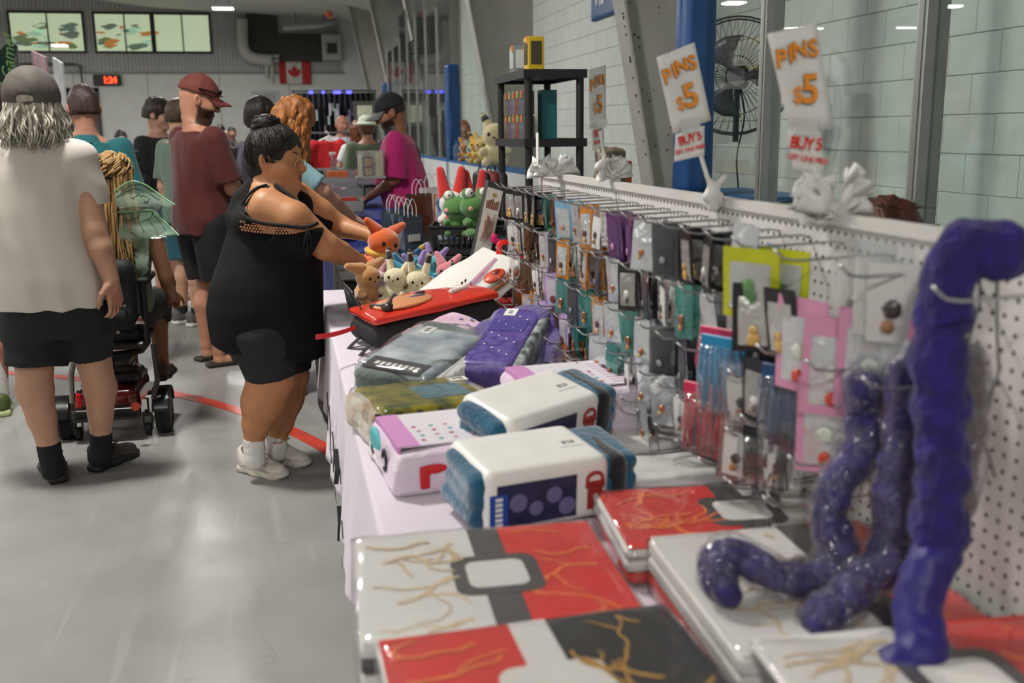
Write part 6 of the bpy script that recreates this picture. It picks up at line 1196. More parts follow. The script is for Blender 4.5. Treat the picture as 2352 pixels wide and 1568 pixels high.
# ---- second table beyond the stall: black cloth, gift bags, frog basket
BT=MB().rbox((1.0,6.84,.37),(.38,1.51,.37),.012).build('display_counter',mat('black_table_cloth','#1a1a1d',.9,bump=.3,bscale=10)); tag(BT,'black cloth covered counter holding the gift bags','counter')
basket('black slotted basket with the green plush frogs',(zat(1055,600,.78).x+.02,5.72,TZ+.118),math.radians(-14),.42,.32,.16,12); tag(MB().rbox((zat(1055,600,.78).x+.02,5.72,TZ+.056),(.17,.14,.056),.006).build('riser_box',mat('black_card_box','#1c1b1d',.6)),'black riser box under the frog basket','box')
def frog(label,p,yaw,s,wink):
    t=thing('plush_toy',label,'plush toy',p,yaw,None); G=pl('#4a7a36'); g=SDF().ell((0,0,.07*s),(.06*s,.05*s,.07*s)).ell((0,.01*s,.17*s),(.085*s,.07*s,.065*s),None,.015)
    for sx in (-1,1): g.ell((sx*.045*s,.01*s,.235*s),(.034*s,.032*s,.034*s),None,.012).ell((sx*.05*s,.05*s,.03*s),(.03*s,.045*s,.025*s),None,.012).ell((sx*.06*s,.03*s,.09*s),(.02*s,.035*s,.02*s),None,.012)
    sdf_obj('body',g,.007,G,t)
    for sx in (-1,1):
        e=sdf_obj('eye',SDF().ell((sx*.045*s,.030*s,.242*s),(.026*s,.018*s,.027*s)),.005,mat('plush_white','#dedcd6',.9),t); sdf_obj('pupil',SDF().ell((sx*.04*s,.047*s,.242*s),(.006*s,.003*s,.007*s)),.0025,mat('bead_eye','#0c0a0a',.15),e); sdf_obj('cheek',SDF().ell((sx*.055*s,.062*s,.16*s),(.014*s,.008*s,.014*s)),.004,pl('#e0a09a'),t)
    MB().tube([(x*s,.079*s-abs(x)*.3*s,.15*s-.01*math.cos(x*50)*s) for x in np.linspace(-.025,.025,9)],.002*s,5).build('mouth',mat('bead_eye','#0c0a0a',.15),t)
frog('green plush frog with white eyes at the corner of the back basket',at(1052,545,5.66),math.radians(165),1.0,0); frog('green plush frog leaning towards the tall bookmark box',at(1090,545,5.60),math.radians(200),1.05,1)
plush('red and white plush with tall red ears behind the green frogs',at(1040,535,5.80),math.radians(180),1.4,'#d8d0ca','#c4201c',.10,None,spread=.15,earw=.03,belly='#c4201c'); plush('red eared plush standing right behind the leaning frog',at(1092,525,5.82),math.radians(175),1.2,'#c4201c','#c4201c',.11,None,spread=.1,earw=.032)
sdf_obj('body',SDF().ell((0,0,.08),(.09,.08,.08)).ell((.02,-.02,.18),(.07,.06,.06),None,.02).cone((-.03,-.02,.22),(-.05,-.02,.27),.02,.008).cone((.07,-.02,.22),(.09,-.02,.27),.02,.008),.009,pl('#17171a'),tag(bpy.data.objects.new('plush_toy',None),'black plush cat with a hot pink bow on the counter','plush toy')); o=[x for x in bpy.data.objects if x.get('label','').startswith('black plush cat')][0]; COL.objects.link(o); o.location=Vector((1.12,5.55,.743))
sdf_obj('bow',SDF().ell((.02,-.09,.2),(.035,.012,.02),rotm(0,0,.5)).ell((-.0,-.09,.22),(.02,.012,.032),None,.005),.005,mat('hot_pink_satin','#d81a6a',.4),o)
# tall bookmark box
c=yat(1086,603,5.45); t=thing('display_box','tall narrow white box with brown panels leaning by the frog basket','box',c); t.rotation_euler=(math.radians(-8),math.radians(17),math.radians(10)); MB().rbox((.035,0,.235),(.055,.02,.235),.004).build('box_body',mat('charcoal_card','#3d3a38',.5),t); MB().bx(-.012,.082,-.0225,-.02,.02,.43).build('front_panel',mat('ivory_card','#dcd6cc',.45),t)
BR=mat('brown_print','#8a4f2c',.5,var=.3,vscale=40)
for k in range(7): MB().bx(-.002+.011*k,.006+.011*k,-.0235,-.0225,.315+.008*((k*3)%3),.355+.006*((k*5)%4)).build('title_stroke',BR,t)
for k in range(6): MB().tube([(.005+.01*k+.012*math.sin(k),-.0235,.13+.012*((k*5)%4)),(.015+.01*k,-.0235,.19),(.012+.009*k,-.0235,.25+.01*((k*3)%4))],.007,6,flat=.2).build('brown_figure',BR,t)
MB().bx(.02,.045,-.0235,-.0225,.05,.08).build('small_seal',BR,t); MB().bx(.025,.05,-.0235,-.0225,.385,.405).build('crown_print',mat('gold_print','#b08d4a',.4),t)
# gift bags
def gift_bag(label,px,py,Y,w,h,m,acc,yaw=0,d=.07,fold=True):
    P=zat(px,py,.743); sc=P.y/Y; w*=sc; h*=sc; d*=sc; t=thing('gift_bag',label,'gift bag',P,yaw); mb=MB()
    mb.add([(-w/2,-d/2,0),(w/2,-d/2,0),(w/2,d/2,0),(-w/2,d/2,0),(-w/2,-d/4,h),(w/2,-d/4,h),(w/2,d/4,h),(-w/2,d/4,h),(w/2*.86,0,h*.55),(-w/2*.86,0,h*.55)],[(0,1,5,4),(2,3,7,6),(1,2,8),(2,6,8),(6,5,8),(5,1,8),(0,4,9),(4,7,9),(7,3,9),(3,0,9),(0,3,2,1)]); mb.build('bag_body',m,t)
    for sy in (-1,1): MB().tube(smooth_path([(-w*.22,sy*d*.26,h-.01),(-w*.2,sy*d*.3,h+.06),(0,sy*d*.36,h+.115),(w*.2,sy*d*.3,h+.06),(w*.22,sy*d*.26,h-.01)],5),.0032,6).build('handle',mat('white_cord','#dcdad4',.7),t)
    MB().bx(-w*.3,w*.3,-d/2-.003,-d/2+.004,h*.25,h*.45).build('printed_panel',acc,t); return t
SB=mat('silver_black_foil','#8d9cab',.12,metal=.8); BRZ=mat('bronze_foil','#7d5a4c',.2,metal=.8); BLG=mat('blue_gloss','#1f5f9f',.25,col2='#cfd8e0',vscale=12); IVB=mat('ivory_gloss','#cfc8c0',.3); ORG2=mat('orange_gloss','#d8572a',.3)
for k,(px,py,Y) in enumerate(((905,560,5.72),(925,566,5.66),(945,572,5.60))): gift_bag(('silver and black foil gift bag with white cord handles facing the plush basket','silver and black foil gift bag wedged between two matching bags','silver and black foil gift bag closest to the frog basket')[k],px,py,Y,.13,.19,SB,mat('ivory_panel','#cfcac4',.4),.3+.1*k)
gift_bag('bronze metallic gift bag with a dark red label band',965,535,6.1,.15,.24,BRZ,mat('maroon_label','#5a2420',.4),.35,.09); gift_bag('ivory and silver gift bag beside the bronze bag',995,525,6.05,.16,.25,IVB,SB,.5,.09); gift_bag('blue printed gift bag with orange top behind the frogs',1030,548,6.3,.15,.27,BLG,ORG2,.2); gift_bag('blue printed gift bag standing behind the leaning frog',1095,548,6.35,.14,.27,BLG,mat('ivory_panel','#cfcac4',.4),.15); gift_bag('orange gift bag half hidden by the blue bag',1022,540,6.6,.13,.27,ORG2,IVB,.1)
# dark garments hanging behind
for k,(px,cc_) in enumerate(((1105,'#1d1b1e'),(1125,'#6d161c'),(1143,'#20181a'))):
    t=thing('folded_jacket','%s jacket standing folded behind the tall bookmark box'%('black','dark red','charcoal')[k],'jacket',yat(px,500,6.7)); t.location.z=.745; sdf_obj('jacket_body',SDF().box((0,0,.27),(.035,.16,.27),.03).cone((0,-.14,.50),(0,-.2,.2),.04,.03,.02),.014,mat('jacket_'+cc_.strip('#'),cc_,.6,bump=.3,bscale=20),t,disp=wob(.006,(30,20,10))); MB().tube([(0,-.1,.53),(0,0,.58),(0,.1,.53)],.005,6).build('hanger',BKP,t)
# ---- backpacks
def backpack(label,c,yaw,L,W,Ht,side,top,pitch=0,roll=0,zip_=True):
    t=thing('backpack',label,'backpack',c); t.rotation_euler=(pitch,roll,yaw); sdf_obj('bag_body',SDF().box((0,0,Ht*.42),(L/2,W/2,Ht*.42),.06).ell((L*.1,0,Ht*.5),(L*.42,W*.46,Ht*.5),None,.04),.009,side,t,disp=wob(.004,(18,18,22)))
    g=SDF().box((.0,0,Ht*.93),(L/2-.012,W/2-.012,.014),.012).ell((0,0,Ht*.94),(L*.44,W*.42,.028),None,.02); sdf_obj('front_panel',g,.008,top,t,disp=wob(.003,(18,18,22))); return t
BN=mat('black_mesh_nylon','#151516',.7,bump=.4,bscale=160); RP=mat('red_glossy_print','#c9301c',.3,coat=.4)
c=(Vector((.26,3.62,0))+Vector((.78,3.92,0)))/2; t=backpack('black backpack with a glossy red and peach printed front lying on its back',(c.x-.01,c.y+.05,TZ+.035),math.radians(14),.54,.34,.13,BN,RP,0,math.radians(-7))
z=.150
sdf_obj('peach_print',SDF().ell((-.09,-.02,z-.004),(.12,.10,.016)),.006,mat('peach_print','#cf8a5c',.35,coat=.3),t); sdf_obj('dark_print',SDF().cone((-.17,-.08,z-.002),(-.08,.10,z),.018,.012,.02).cone((-.2,.02,z-.004),(-.17,-.08,z-.004),.012,.016),.006,mat('dark_print','#2a1712',.4),t); sdf_obj('blue_print',SDF().ell((-.04,-.03,z+.006),(.045,.012,.008)).ell((.0,.03,z+.006),(.03,.009,.007)),.005,mat('slate_print','#3d4a6a',.35),t); sdf_obj('white_print',SDF().cone((.10,-.06,z+.002),(.17,-.03,z+.0),.012,.01).cone((.17,-.03,z),(.12,.02,z+.004),.01,.006),.005,mat('white_print2','#e3d8d0',.35),t)
MB().tube([(-.25,-.1,.05),(-.25,.0,.055),(-.2,-.165,.06),(.0,-.172,.065),(.2,-.16,.065)],.004,6).build('zip',mat('zip_black','#2a2a2c',.3),t)
for sy in (-.08,.06): MB().tube(smooth_path([(-.25,sy,.03),(-.30,sy-.02,.01),(-.32,sy-.05,-.0),(-.27,sy-.09,.0)],5),.012,6,flat=.35).build('shoulder_strap',mat('black_webbing','#0e0e10',.7),t)
st=tag(MB().grid(10,1,lambda u,v:Vector(yat(725+92*u,768-22*u+12*v*(1-.2*u)+4*math.sin(u*3),3.42+.18*u))).build('ribbon_tab',mat('red_ribbon','#cf1512',.4),None),'red ribbon tab sticking out over the table edge','ribbon'); solid(st,.002)
WN=mat('white_canvas','#dcd8d2',.6,bump=.2,bscale=30); c=yat(1060,655,4.08); t=backpack('white backpack with a red zip tab propped up on the wire tray',(c.x+.02,c.y,c.z-.07),math.radians(28),.50,.26,.10,WN,WN,math.radians(16),math.radians(-24))
z=.118
sdf_obj('orange_disc',SDF().ell((.10,-.09,z-.008),(.055,.035,.014)),.005,mat('orange_patch','#c9482a',.4),t); sdf_obj('disc_centre',SDF().ell((.11,-.09,z+.002),(.022,.016,.01)),.004,mat('brown_patch','#7d2a1c',.4),t); sdf_obj('brown_stripe',SDF().cone((-.12,-.14,z-.03),(.2,-.13,z-.03),.008,.012),.005,mat('brown_patch2','#8a4a2a',.5),t)
for k in range(4): sdf_obj('black_mark',SDF().ell((-.02+.02*(k%2),-.02-.03*(k//2),z+.0),(.012,.004,.006),rotm(.6)),.003,mat('bead_eye','#0c0a0a',.15),t)
MB().tube(smooth_path([(.18,-.02,z-.0),(.08,-.045,z+.008),(-.05,-.07,z+.004)],6),.009,6).build('clear_strap',clear('pink_film',(.9,.75,.85),.1,2,.3,(.8,.5,.65)),t); MB().tube(smooth_path([(.22,.0,z-.02),(.25,.02,z+.02),(.29,.0,z+.01),(.30,-.06,z-.05)],6),.014,6,flat=.3).build('red_zip_tab',mat('red_ribbon','#cf1512',.4),t)
# wire tray, red box and cash tin near the pegboard
c=zat(1180,690,.80); t=thing('wire_rack','black wire mesh rack beside the pegboard holding a red box','rack',(c.x-.02,c.y,TZ)); WM=mat('black_wire','#141416',.35)
for k in range(9): MB().tube([(-.12,-.14+k*.035,.10),(.12,-.14+k*.035,.10)],.003,5).build('wire',WM,t)
for k in range(7): MB().tube([(-.12+k*.04,-.14,.102),(-.12+k*.04,.14,.102)],.003,5).build('wire',WM,t)
for sx in (-1,1):
    for sy in (-1,1): MB().tube([(sx*.12,sy*.14,.10),(sx*.12,sy*.14,0)],.005,6).build('leg',WM,t)
tag(MB().rbox((c.x-.02,c.y-.01,TZ+.035),(.10,.11,.032),.006).build('red_box',mat('red_card_box','#a31c1c',.4)),'flat red box under the wire rack','box'); tag(MB().rbox((c.x+.0,c.y+.05,TZ+.125),(.07,.04,.02),.008).build('power_bank',mat('white_plastic2','#d5d5d2',.3)),'white plastic power strip on the wire rack','power strip')
# ================================================================ FAR CARD TABLES (blue cloth)
BLC=mat('royal_blue_cloth','#232f7d',.85,bump=.25,bscale=12); ft=MB().add([(.28,7.0,0),(.60,7.0,0),(.60,8.38,0),(.98,8.40,0),(.98,11.2,0),(.28,11.2,0)]+[(.28,7.0,.74),(.60,7.0,.74),(.60,8.38,.74),(.98,8.40,.74),(.98,11.2,.74),(.28,11.2,.74)],[(6,7,8,9,10,11)]+[(i,(i+1)%6,6+(i+1)%6,6+i) for i in range(6)]).build('tablecloth',BLC); RI=MB().add([(.29,7.75,.741),(.95,7.75,.741),(.95,11.1,.741),(.29,11.1,.741),(.29,7.75,.90),(.95,7.75,.90),(.95,11.1,.98),(.29,11.1,.98)],[(4,5,6,7),(0,1,5,4),(1,2,6,5),(2,3,7,6),(3,0,4,7)]).build('display_riser',BLC); tag(RI,'sloping blue cloth riser under the card cases','riser'); tag(ft,'royal blue cloth over the card seller tables','tablecloth')
ft2=MB().bx(.28,.55,5.70,6.95,.0,.735).build('storage_case',mat('dark_slate_case','#3a3634',.6,var=.1,vscale=6)); tag(ft2,'dark slate storage case between the stall and the blue tables','case')
for k in range(4): MB().bx(.279,.551,5.8+k*.3,5.804+k*.3,.735,.7365).build('lid_groove',mat('groove_black','#191716',.7),ft2)
CARD=[mat('card_'+c.strip('#'),c,.4,var=.3,vscale=30) for c in ('#b8b4ac','#8a3a2c','#c9a53c','#2f5a86','#6a4a6a','#a8a098','#3a6a60')]
ACR=clear('acrylic',(.94,.96,.96),.04,1.8,.05); ALC=mat('case_trim_silver','#c2c4c4',.25,metal=.8)
def card_case(label,px,py,Y,w,d,h,seed,open_=False):
    rnd=random.Random(seed); p=yat(px,py,Y); t=thing('card_case',label,'display case',(p.x,p.y,p.z-.03),rnd.uniform(-.06,.06)); MB().bx(-w/2,w/2,-d/2,d/2,0,.01).build('case_base',mat('case_felt','#2a2b30',.9),t)
    mb=MB(); 
    for (a,b_,c_,d_) in ((-w/2,w/2,-d/2,-d/2+.012),(-w/2,w/2,d/2-.012,d/2),(-w/2,-w/2+.012,-d/2,d/2),(w/2-.012,w/2,-d/2,d/2)): mb.bx(a,b_,c_,d_,.005,h)
    mb.build('metal_trim',ALC,t); MB().bx(-w/2+.01,w/2-.01,-d/2+.01,d/2-.01,h-.006,h-.003).build('clear_lid',ACR,t)
    nx=max(3,int(w/.09)); ny=max(2,int(d/.12))
    for i in range(nx):
        for j in range(ny): x=-w/2+.02+(w-.04)*(i+.5)/nx; y=-d/2+.02+(d-.04)*(j+.5)/ny; MB().box((x,y,.018),((w-.04)/nx*.42,(d-.04)/ny*.42,.006)).build('card_slab',CARD[rnd.randrange(7)],t)
CASES=[(770,478,7.9,.42,.30,.09),(740,448,8.9,.5,.30,.08),(800,450,8.8,.40,.28,.10),(760,425,10.0,.5,.3,.10),(830,418,10.6,.45,.3,.09),(720,415,11.0,.45,.3,.10),(790,405,10.9,.5,.3,.10),(735,400,10.95,.5,.3,.09),(705,470,8.2,.25,.3,.06)]
NL=['by the reaching arm','with a teal insert behind it','stacked beside the wire stand','under the spray bottle','in the row next to the acrylic display','full of slabs at the aisle side','in the middle of the blue cloth','at the far end of the blue cloth','hidden by the bun of the woman']
for k,a in enumerate(CASES): card_case('silver trimmed clear card case '+NL[k],*a,k)
for k,(px,py,Y,c_,lb) in enumerate(((740,505,7.6,'#a8a6a2','long white card storage box near the hand of the copper-haired woman'),(790,465,8.05,'#a3281f','small red and yellow card box beside the silver cases'),(745,492,7.75,'#8f1f1c','red card box under the reaching arm'),(720,400,10.7,'#0f3f46','dark teal case on the blue cloth'),(775,402,10.6,'#c9622a','orange card box on the blue cloth'),(795,440,9.4,'#2f3a42','slate card box on the blue cloth'))):
    p=yat(px,py,Y); tag(MB().rbox((p.x,p.y,p.z),(.16 if k==0 else .10,.06,.04),.004).build('card_box',mat('box_'+c_.strip('#'),c_,.45,var=.12,vscale=14)),lb,'card box')
# red ball in a clear dome, spray bottle, tissue
p=yat(752,440,8.6); t=thing('clear_pack','clear blister pack with a red and white ball on the card cases','blister pack',p); sdf_obj('ball',SDF().ell((0,0,.03),(.035,.035,.03)),.006,mat('red_shiny','#c4201c',.2),t); sdf_obj('blister',SDF().box((0,0,.03),(.06,.05,.04),.02),.012,ACR,t)
p=yat(768,392,10.8); t=thing('spray_bottle','clear spray bottle with a white trigger on the card table','spray bottle',p); MB().lathe([(.03,0),(.035,.01),(.035,.10),(.014,.14),(.014,.16)],16).build('bottle',clear('bottle_blue',(.7,.85,.9),.05,1.5,.1,(.6,.75,.85)),t); sdf_obj('trigger_head',SDF().box((-.01,0,.18),(.035,.012,.015),.006).cone((-.03,0,.17),(-.02,0,.13),.006,.005),.006,mat('white_plastic','#dcdad5',.35),t)
# acrylic display tower and wire stand
p=yat(852,410,8.45); t=thing('acrylic_display','clear acrylic display box with a framed card on top of the wire stand','display box',(p.x,p.y,p.z)); mb=MB()
for (x0,x1,y0,y1,z0,z1) in ((-.11,.11,-.06,-.055,.02,.23),(-.11,.11,.055,.06,.02,.23),(-.115,-.11,-.06,.06,.02,.23),(.11,.115,-.06,.06,.02,.23)): mb.bx(x0,x1,y0,y1,z0,z1)
mb.build('acrylic_walls',ACR,t); MB().rbox((0,0,.01),(.12,.07,.012),.003).build('stone_base',mat('grey_stone','#8a8a86',.6,var=.3,vscale=60),t); MB().rbox((-.02,-.02,.10),(.04,.008,.08),.003).build('card_frame',mat('dark_frame2','#1d1c22',.3),t); MB().bx(-.05,.01,-.031,-.028,.105,.165).build('card_picture',mat('bronze_card','#a8814a',.4,var=.5,vscale=50),t); MB().bx(-.05,.01,-.031,-.028,.03,.09).build('card_picture',mat('bronze_card','#a8814a',.4,var=.5,vscale=50),t)
MB().bx(-.10,-.07,-.04,.04,.02,.20).build('card_stack',mat('cream_card','#cfc6a8',.5,var=.15,vscale=40),t); MB().bx(.05,.10,-.04,.04,.02,.21).build('card_stack',mat('cream_card2','#b9b48c',.5,var=.15,vscale=40),t)
t=thing('wire_stand','black two-tier wire stand on the blue cloth','stand',zat(880,522,.742)); 
for z in (.12,.36): 
    for k in range(8): MB().tube([(-.15,-.14+k*.04,z),(.15,-.14+k*.04,z)],.003,5).build('wire',WM,t)
    MB().tube([(-.16,-.15,z),(.16,-.15,z),(.16,.15,z),(-.16,.15,z),(-.16,-.15,z)],.006,6).build('tier_frame',WM,t)
for sx in (-1,1):
    for sy in (-1,1): MB().tube([(sx*.16,sy*.15,.37),(sx*.165,sy*.16,.1),(sx*.15,sy*.19,.0)],.006,6).build('leg',WM,t)
p=zat(892,520,.742); t=thing('storage_bin','clear lidded storage bin with a black label under the wire stand','bin',(p.x,p.y,.741)); sdf_obj('bin_body',SDF().box((0,0,.055),(.10,.07,.055),.015),.01,mat('frosted_plastic','#9aa5a8',.3),t); MB().rbox((0,0,.115),(.108,.078,.008),.004).build('lid',mat('frosted_lid','#b4bcbd',.35),t); lb=MB().bx(-.045,.06,-.073,-.07,.02,.085).build('label_plate',mat('label_black','#191a1c',.5),t); text('label_lettering','NOMA',.028,STK,lb,frame((.005,-.074,.065),(1,0,0),(0,0,1)))
p=zat(822,524,.742); t=thing('sign_holder','slim clear acrylic sign holder with a printed strip','sign holder',(p.x,p.y,.741)); t.rotation_euler=(0,.12,0); MB().bx(-.022,.022,-.004,.004,0,.30).build('acrylic_sleeve',ACR,t); MB().bx(-.018,.018,-.0055,-.0045,.10,.29).build('printed_strip',mat('strip_paper','#b9b4bc',.6),t)
for k in range(4): MB().bx(-.012,.012,-.0065,-.0055,.14+k*.035,.15+k*.035).build('printed_line',INK,t)
# ================================================================ BLACK RESIN SHELF RACK
RS=mat('black_resin','#19191b',.55,bump=.15,bscale=60); sx0,sx1,sy0,sy1=1.46,1.84,6.1,6.95
t=thing('shelf_rack','black resin shelf rack behind the frog basket','shelf rack',((sx0+sx1)/2,(sy0+sy1)/2,0)); zt=yat(1215,165,6.1).z; zm=yat(1215,325,6.1).z; hx,hyy=(sx1-sx0)/2,(sy1-sy0)/2
for z in (zt,zm,zm-(zt-zm),.25):
    MB().rbox((0,0,z),(hx,hyy,.012),.004).build('shelf',RS,t); mb=MB()
    for (a,b_,c_,d_) in ((-hx-.012,hx+.012,-hyy-.012,-hyy),(-hx-.012,hx+.012,hyy,hyy+.012),(-hx-.012,-hx,-hyy,hyy),(hx,hx+.012,-hyy,hyy)): mb.bx(a,b_,c_,d_,z-.035,z+.016)
    mb.build('shelf_rim',RS,t)
for sx in (-1,1):
    for sy in (-1,1): MB().tube([(sx*(hx-.025),sy*(hyy-.025),0),(sx*(hx-.025),sy*(hyy-.025),zt)],.024,14).build('post',RS,t)
YB_=mat('yellow_card','#c9a81f',.4); bx0=sx0+.02
def rackbox(label,x,y,z,w,d,h,m,win=None,tag_='#e88a2c',cat='boxed toy'):
    t=thing('boxed_toy',label,cat,(x,y,z+.0125)); MB().rbox((0,0,h/2),(w/2,d/2,h/2),.003).build('carton',m,t)
    if win: MB().rbox((-w/2-.001,-.0,h*.52),(.002,d*.34,h*.34),.001).build('window',win,t); MB().rbox((0,-d/2-.001,h*.52),(w*.34,.002,h*.34),.001).build('window',win,t)
    if tag_: MB().box((-w/2-.003,-d*.3,h*.9),(.002,.012,.022)).build('price_tab',mat('tab_'+tag_.strip('#'),tag_,.5),t)
    return t
rackbox('yellow boxed figure with a dark window on the top shelf',bx0+.06,sy0+.10,zt,.10,.13,.20,YB_,mat('dark_window_film','#4a4232',.15)); rackbox('clear boxed egg toy with an orange tab on the top shelf',bx0+.04,sy0+.42,zt,.10,.12,.17,mat('clear_grey_box','#8a918f',.15,coat=.5),mat('egg_white','#cfd2cf',.2)); rackbox('teal and black carton at the back of the middle shelf',bx0+.15,sy0+.12,zm,.10,.10,.30,mat('teal_carton','#1d5f62',.4),None,None)
for j,z_ in enumerate((zm,zm+.15)):
    for k in range(6): rackbox('small %s boxed figure in the %s layer of the middle shelf'%(('brown','blue','rust','grey','violet','olive')[k],('lower','upper')[j]),bx0+.025,sy0+.10+k*.115,z_,.05,.10,.145,mat('toybox_%d'%k,('#6d5448','#52707f','#8a5038','#77757a','#6a5a78','#6e6b4a')[k],.25,var=.4,vscale=25,coat=.4),None,('#c9c23c','#e8742c')[k%2])
tag(MB().rbox((1.62,6.2,zm-.18),(.10,.04,.04),.004).build('book_stack',mat('book_yellow','#c9a02c',.5)),'yellow spined book on the lower rack shelf','book')
# plush and bottles on the rink board cap
for k,(px,c_,s_,lb) in enumerate(((1070,'#b07a3c',.9,'brown plush sitting on the blue board cap'),(1085,'#7aa3a8',.8,'pale blue plush sitting on the blue board cap'),(1097,'#d8a82c',1.1,'yellow plush with dark ear tips on the blue board cap'),(1110,'#c9b26a',1.1,'khaki plush next to the tall cream plush'))):
    y=xat(px,372,XG+.06).y; plush(lb,(XG+.06,y,1.183),math.radians(150),s_*1.5,c_,c_,.06,'#2a211a' if k==2 else None,spread=.6,h=.009)
plush('tall cream plush in a clear bag towering over the board cap',(XG+.05,xat(1130,370,XG).y,1.183),math.radians(160),2.6,'#d8cc9e','#d8cc9e',.05,'#2a2a28',spread=.5,h=.012)
for k,px in enumerate((1040,1052)):
    y=xat(px,368,XG+.06).y; t=thing('water_bottle','%s water bottle on the blue board cap'%('tinted blue','clear ribbed')[k],'bottle',(XG+.05,y,1.183)); MB().lathe([(.04,0),(.05,.01),(.05,.17),(.02,.21),(.02,.23)],14).build('bottle',clear('water_%d'%k,(.55,.78,.9) if k==0 else (.8,.9,.95),.05,1.6,.12,(.5,.75,.9)),t); MB().lathe([(.022,.23),(.022,.25)],10).build('cap',BLUE,t)
c=yat(1380,420,5.0); t=thing('toy_bag','dark brown clear-bagged toy standing behind the pegboard','toy',(c.x+.05,5.0,1.0)); sdf_obj('toy_body',SDF().box((0,0,.26),(.07,.07,.20),.03),.012,mat('brown_toy','#3a2f28',.4,col2='#8a7a66',vscale=18),t,disp=wob(.008,(40,40,40))); MB().rbox((0,.0,.03),(.2,.1,.03),.005).build('stand_base',RS,t)
tag(MB().rbox((c.x+.13,5.05,1.27),(.05,.02,.12),.004).build('orange_carton',mat('orange_carton','#a8431c',.45)),'orange carton with a yellow tab behind the bagged toy','carton'); 
tag(MB().rbox((c.x+.08,5.0,.48),(.25,.2,.48),.01).build('back_counter',RS),'black back counter hidden behind the pegboard','counter')
# ================================================================ BACKGROUND
# Canadian flag on the back wall
fx0,fx1,fz0,fz1=0.0,1.04,3.24,3.99; t=thing('flag','red and white maple leaf flag hanging on the back wall','flag',(.52,YB-.16,3.6))
wv=lambda x,z:.012*math.sin(x*9)+.006*math.sin(z*7)
for nm,a,b_,m in (('red_stripe',-.52,-.29,'#b82e2c'),('white_field',-.29,.24,'#d2cfca'),('red_stripe',.24,.52,'#b82e2c')): solid(MB().grid(8,6,lambda u,v:(a+(b_-a)*u,wv(a+(b_-a)*u,v),-.375+.75*v-.02*(a+(b_-a)*u))).build(nm,mat('flag_'+m.strip('#'),m,.8),t,True),.004)
leaf=[(0,.5),(.09,.33),(.2,.39),(.15,.1),(.29,.25),(.33,.17),(.5,.2),(.44,.03),(.5,-.02),(.24,-.22),(.27,-.31),(.03,-.27),(.02,-.5)]; leaf=leaf+[(-x,y) for x,y in leaf[::-1][:-1]]
MB().prism([(x*.44-.02,y*.48) for x,y in leaf],lambda x,z:(x,-.028,z),lambda x,z:(x,-.022,z)).build('maple_leaf',mat('flag_#b82e2c'.replace('#',''),'#b82e2c',.8),t)
# LED clock
c=yat(247,184,YB-.2); t=thing('led_clock','black LED wall clock with glowing red digits','clock',(c.x,YB-.12,c.z)); MB().rbox((-.02,0,0),(.43,.06,.17),.02).build('clock_case',mat('clock_black','#2c2624',.5),t)
text('digits','1:24',.30,mat('led_red','#ff3818',.5,emit=5),t,frame((.07,-.064,-.005),(1,0,0),(0,0,1)),offset=.006,space=.85)
# ventilation duct, louvres and fan box
DU=mat('duct_white','#b6b6b0',.45,var=.08,vscale=3); LV=mat('louvre_dark','#3d3935',.6)
t=thing('air_duct','large pale ventilation duct bending along the back wall','duct',(-1.2,YB-.5,4.2)); P=[yat(x,y,YB-.5)-Vector((-1.2,YB-.5,4.2)) for x,y in ((556,44),(556,74),(558,105),(568,125),(590,135),(625,138))]; MB().tube(smooth_path(P,6),.19,16).build('duct_tube',DU,t,True)
for x,y in ((613,130),(625,140)): MB().tube([yat(640,y-2,YB-.4)-Vector((-1.2,YB-.5,4.2)),yat(x+5,y,YB-.4)-Vector((-1.2,YB-.5,4.2)),yat(x,y+6,YB-.4)-Vector((-1.2,YB-.5,4.2)),yat(x,y+50,YB-.4)-Vector((-1.2,YB-.5,4.2))],.06,10).build('drop_pipe',DU,t)
def louvre(label,x0,y0,x1,y1,n):
    a=yat(x0,y1,YB-.3); b_=yat(x1,y0,YB-.3); t=thing('wall_vent',label,'vent',(a.x,YB-.25,a.z)); w,h=b_.x-a.x,b_.z-a.z; MB().bx(0,w,-.02,.2,0,h).build('vent_box',LV,t)
    for k in range(n): MB().box((w/2,-.04,h*(k+.5)/n),(w/2,.03,.006),Euler((.6,0,0)).to_matrix()).build('slat',mat('louvre_slat','#55504a',.6),t)
louvre('tall dark louvred vent beside the pale duct',572,32,636,122,12); louvre('wide dark fan grille above the flag',642,78,738,140,8)
a=yat(745,130,YB-.3); t=thing('fan_housing','pale metal fan housing with a square opening above the flag','fan housing',(a.x,YB-.3,a.z)); MB().rbox((.25,0,.3),(.32,.2,.42),.02).build('housing',DU,t); MB().bx(.1,.42,-.21,-.195,.1,.42).build('opening',LV,t); MB().bx(.05,.47,-.205,-.2,.05,.47).build('opening_frame',mat('duct_trim','#8f8f8a',.5),t)  # the opening is a flat panel, its inner shade put into the dark colour
PIPE_=[MB().tube([yat(x_,62,YB-1.2),yat(x_,62,YB-1.2)+Vector((0,0,5.5-yat(x_,62,YB-1.2).z))],.012,6) for x_ in (680,745)]
MB_=MB().tube([yat(650,65,YB-1.2),yat(735,58,YB-1.2),yat(775,48,YB-1.2)],.09,10).build('overhead_pipe',DU,None,True); [q_.build('pipe_hanger',LV,MB_) for q_ in PIPE_]; tag(MB_,'slanting pale pipe under the roof above the fan grille','pipe')
t=thing('balloon','small orange balloon caught under the roof','balloon',yat(755,32,24)); sdf_obj('balloon_skin',SDF().ell((0,0,0),(.09,.06,.07)).cone((0,0,-.03),(0,0,-.13),.05,.01,.03),.02,mat('orange_balloon','#a8481c',.4),t)
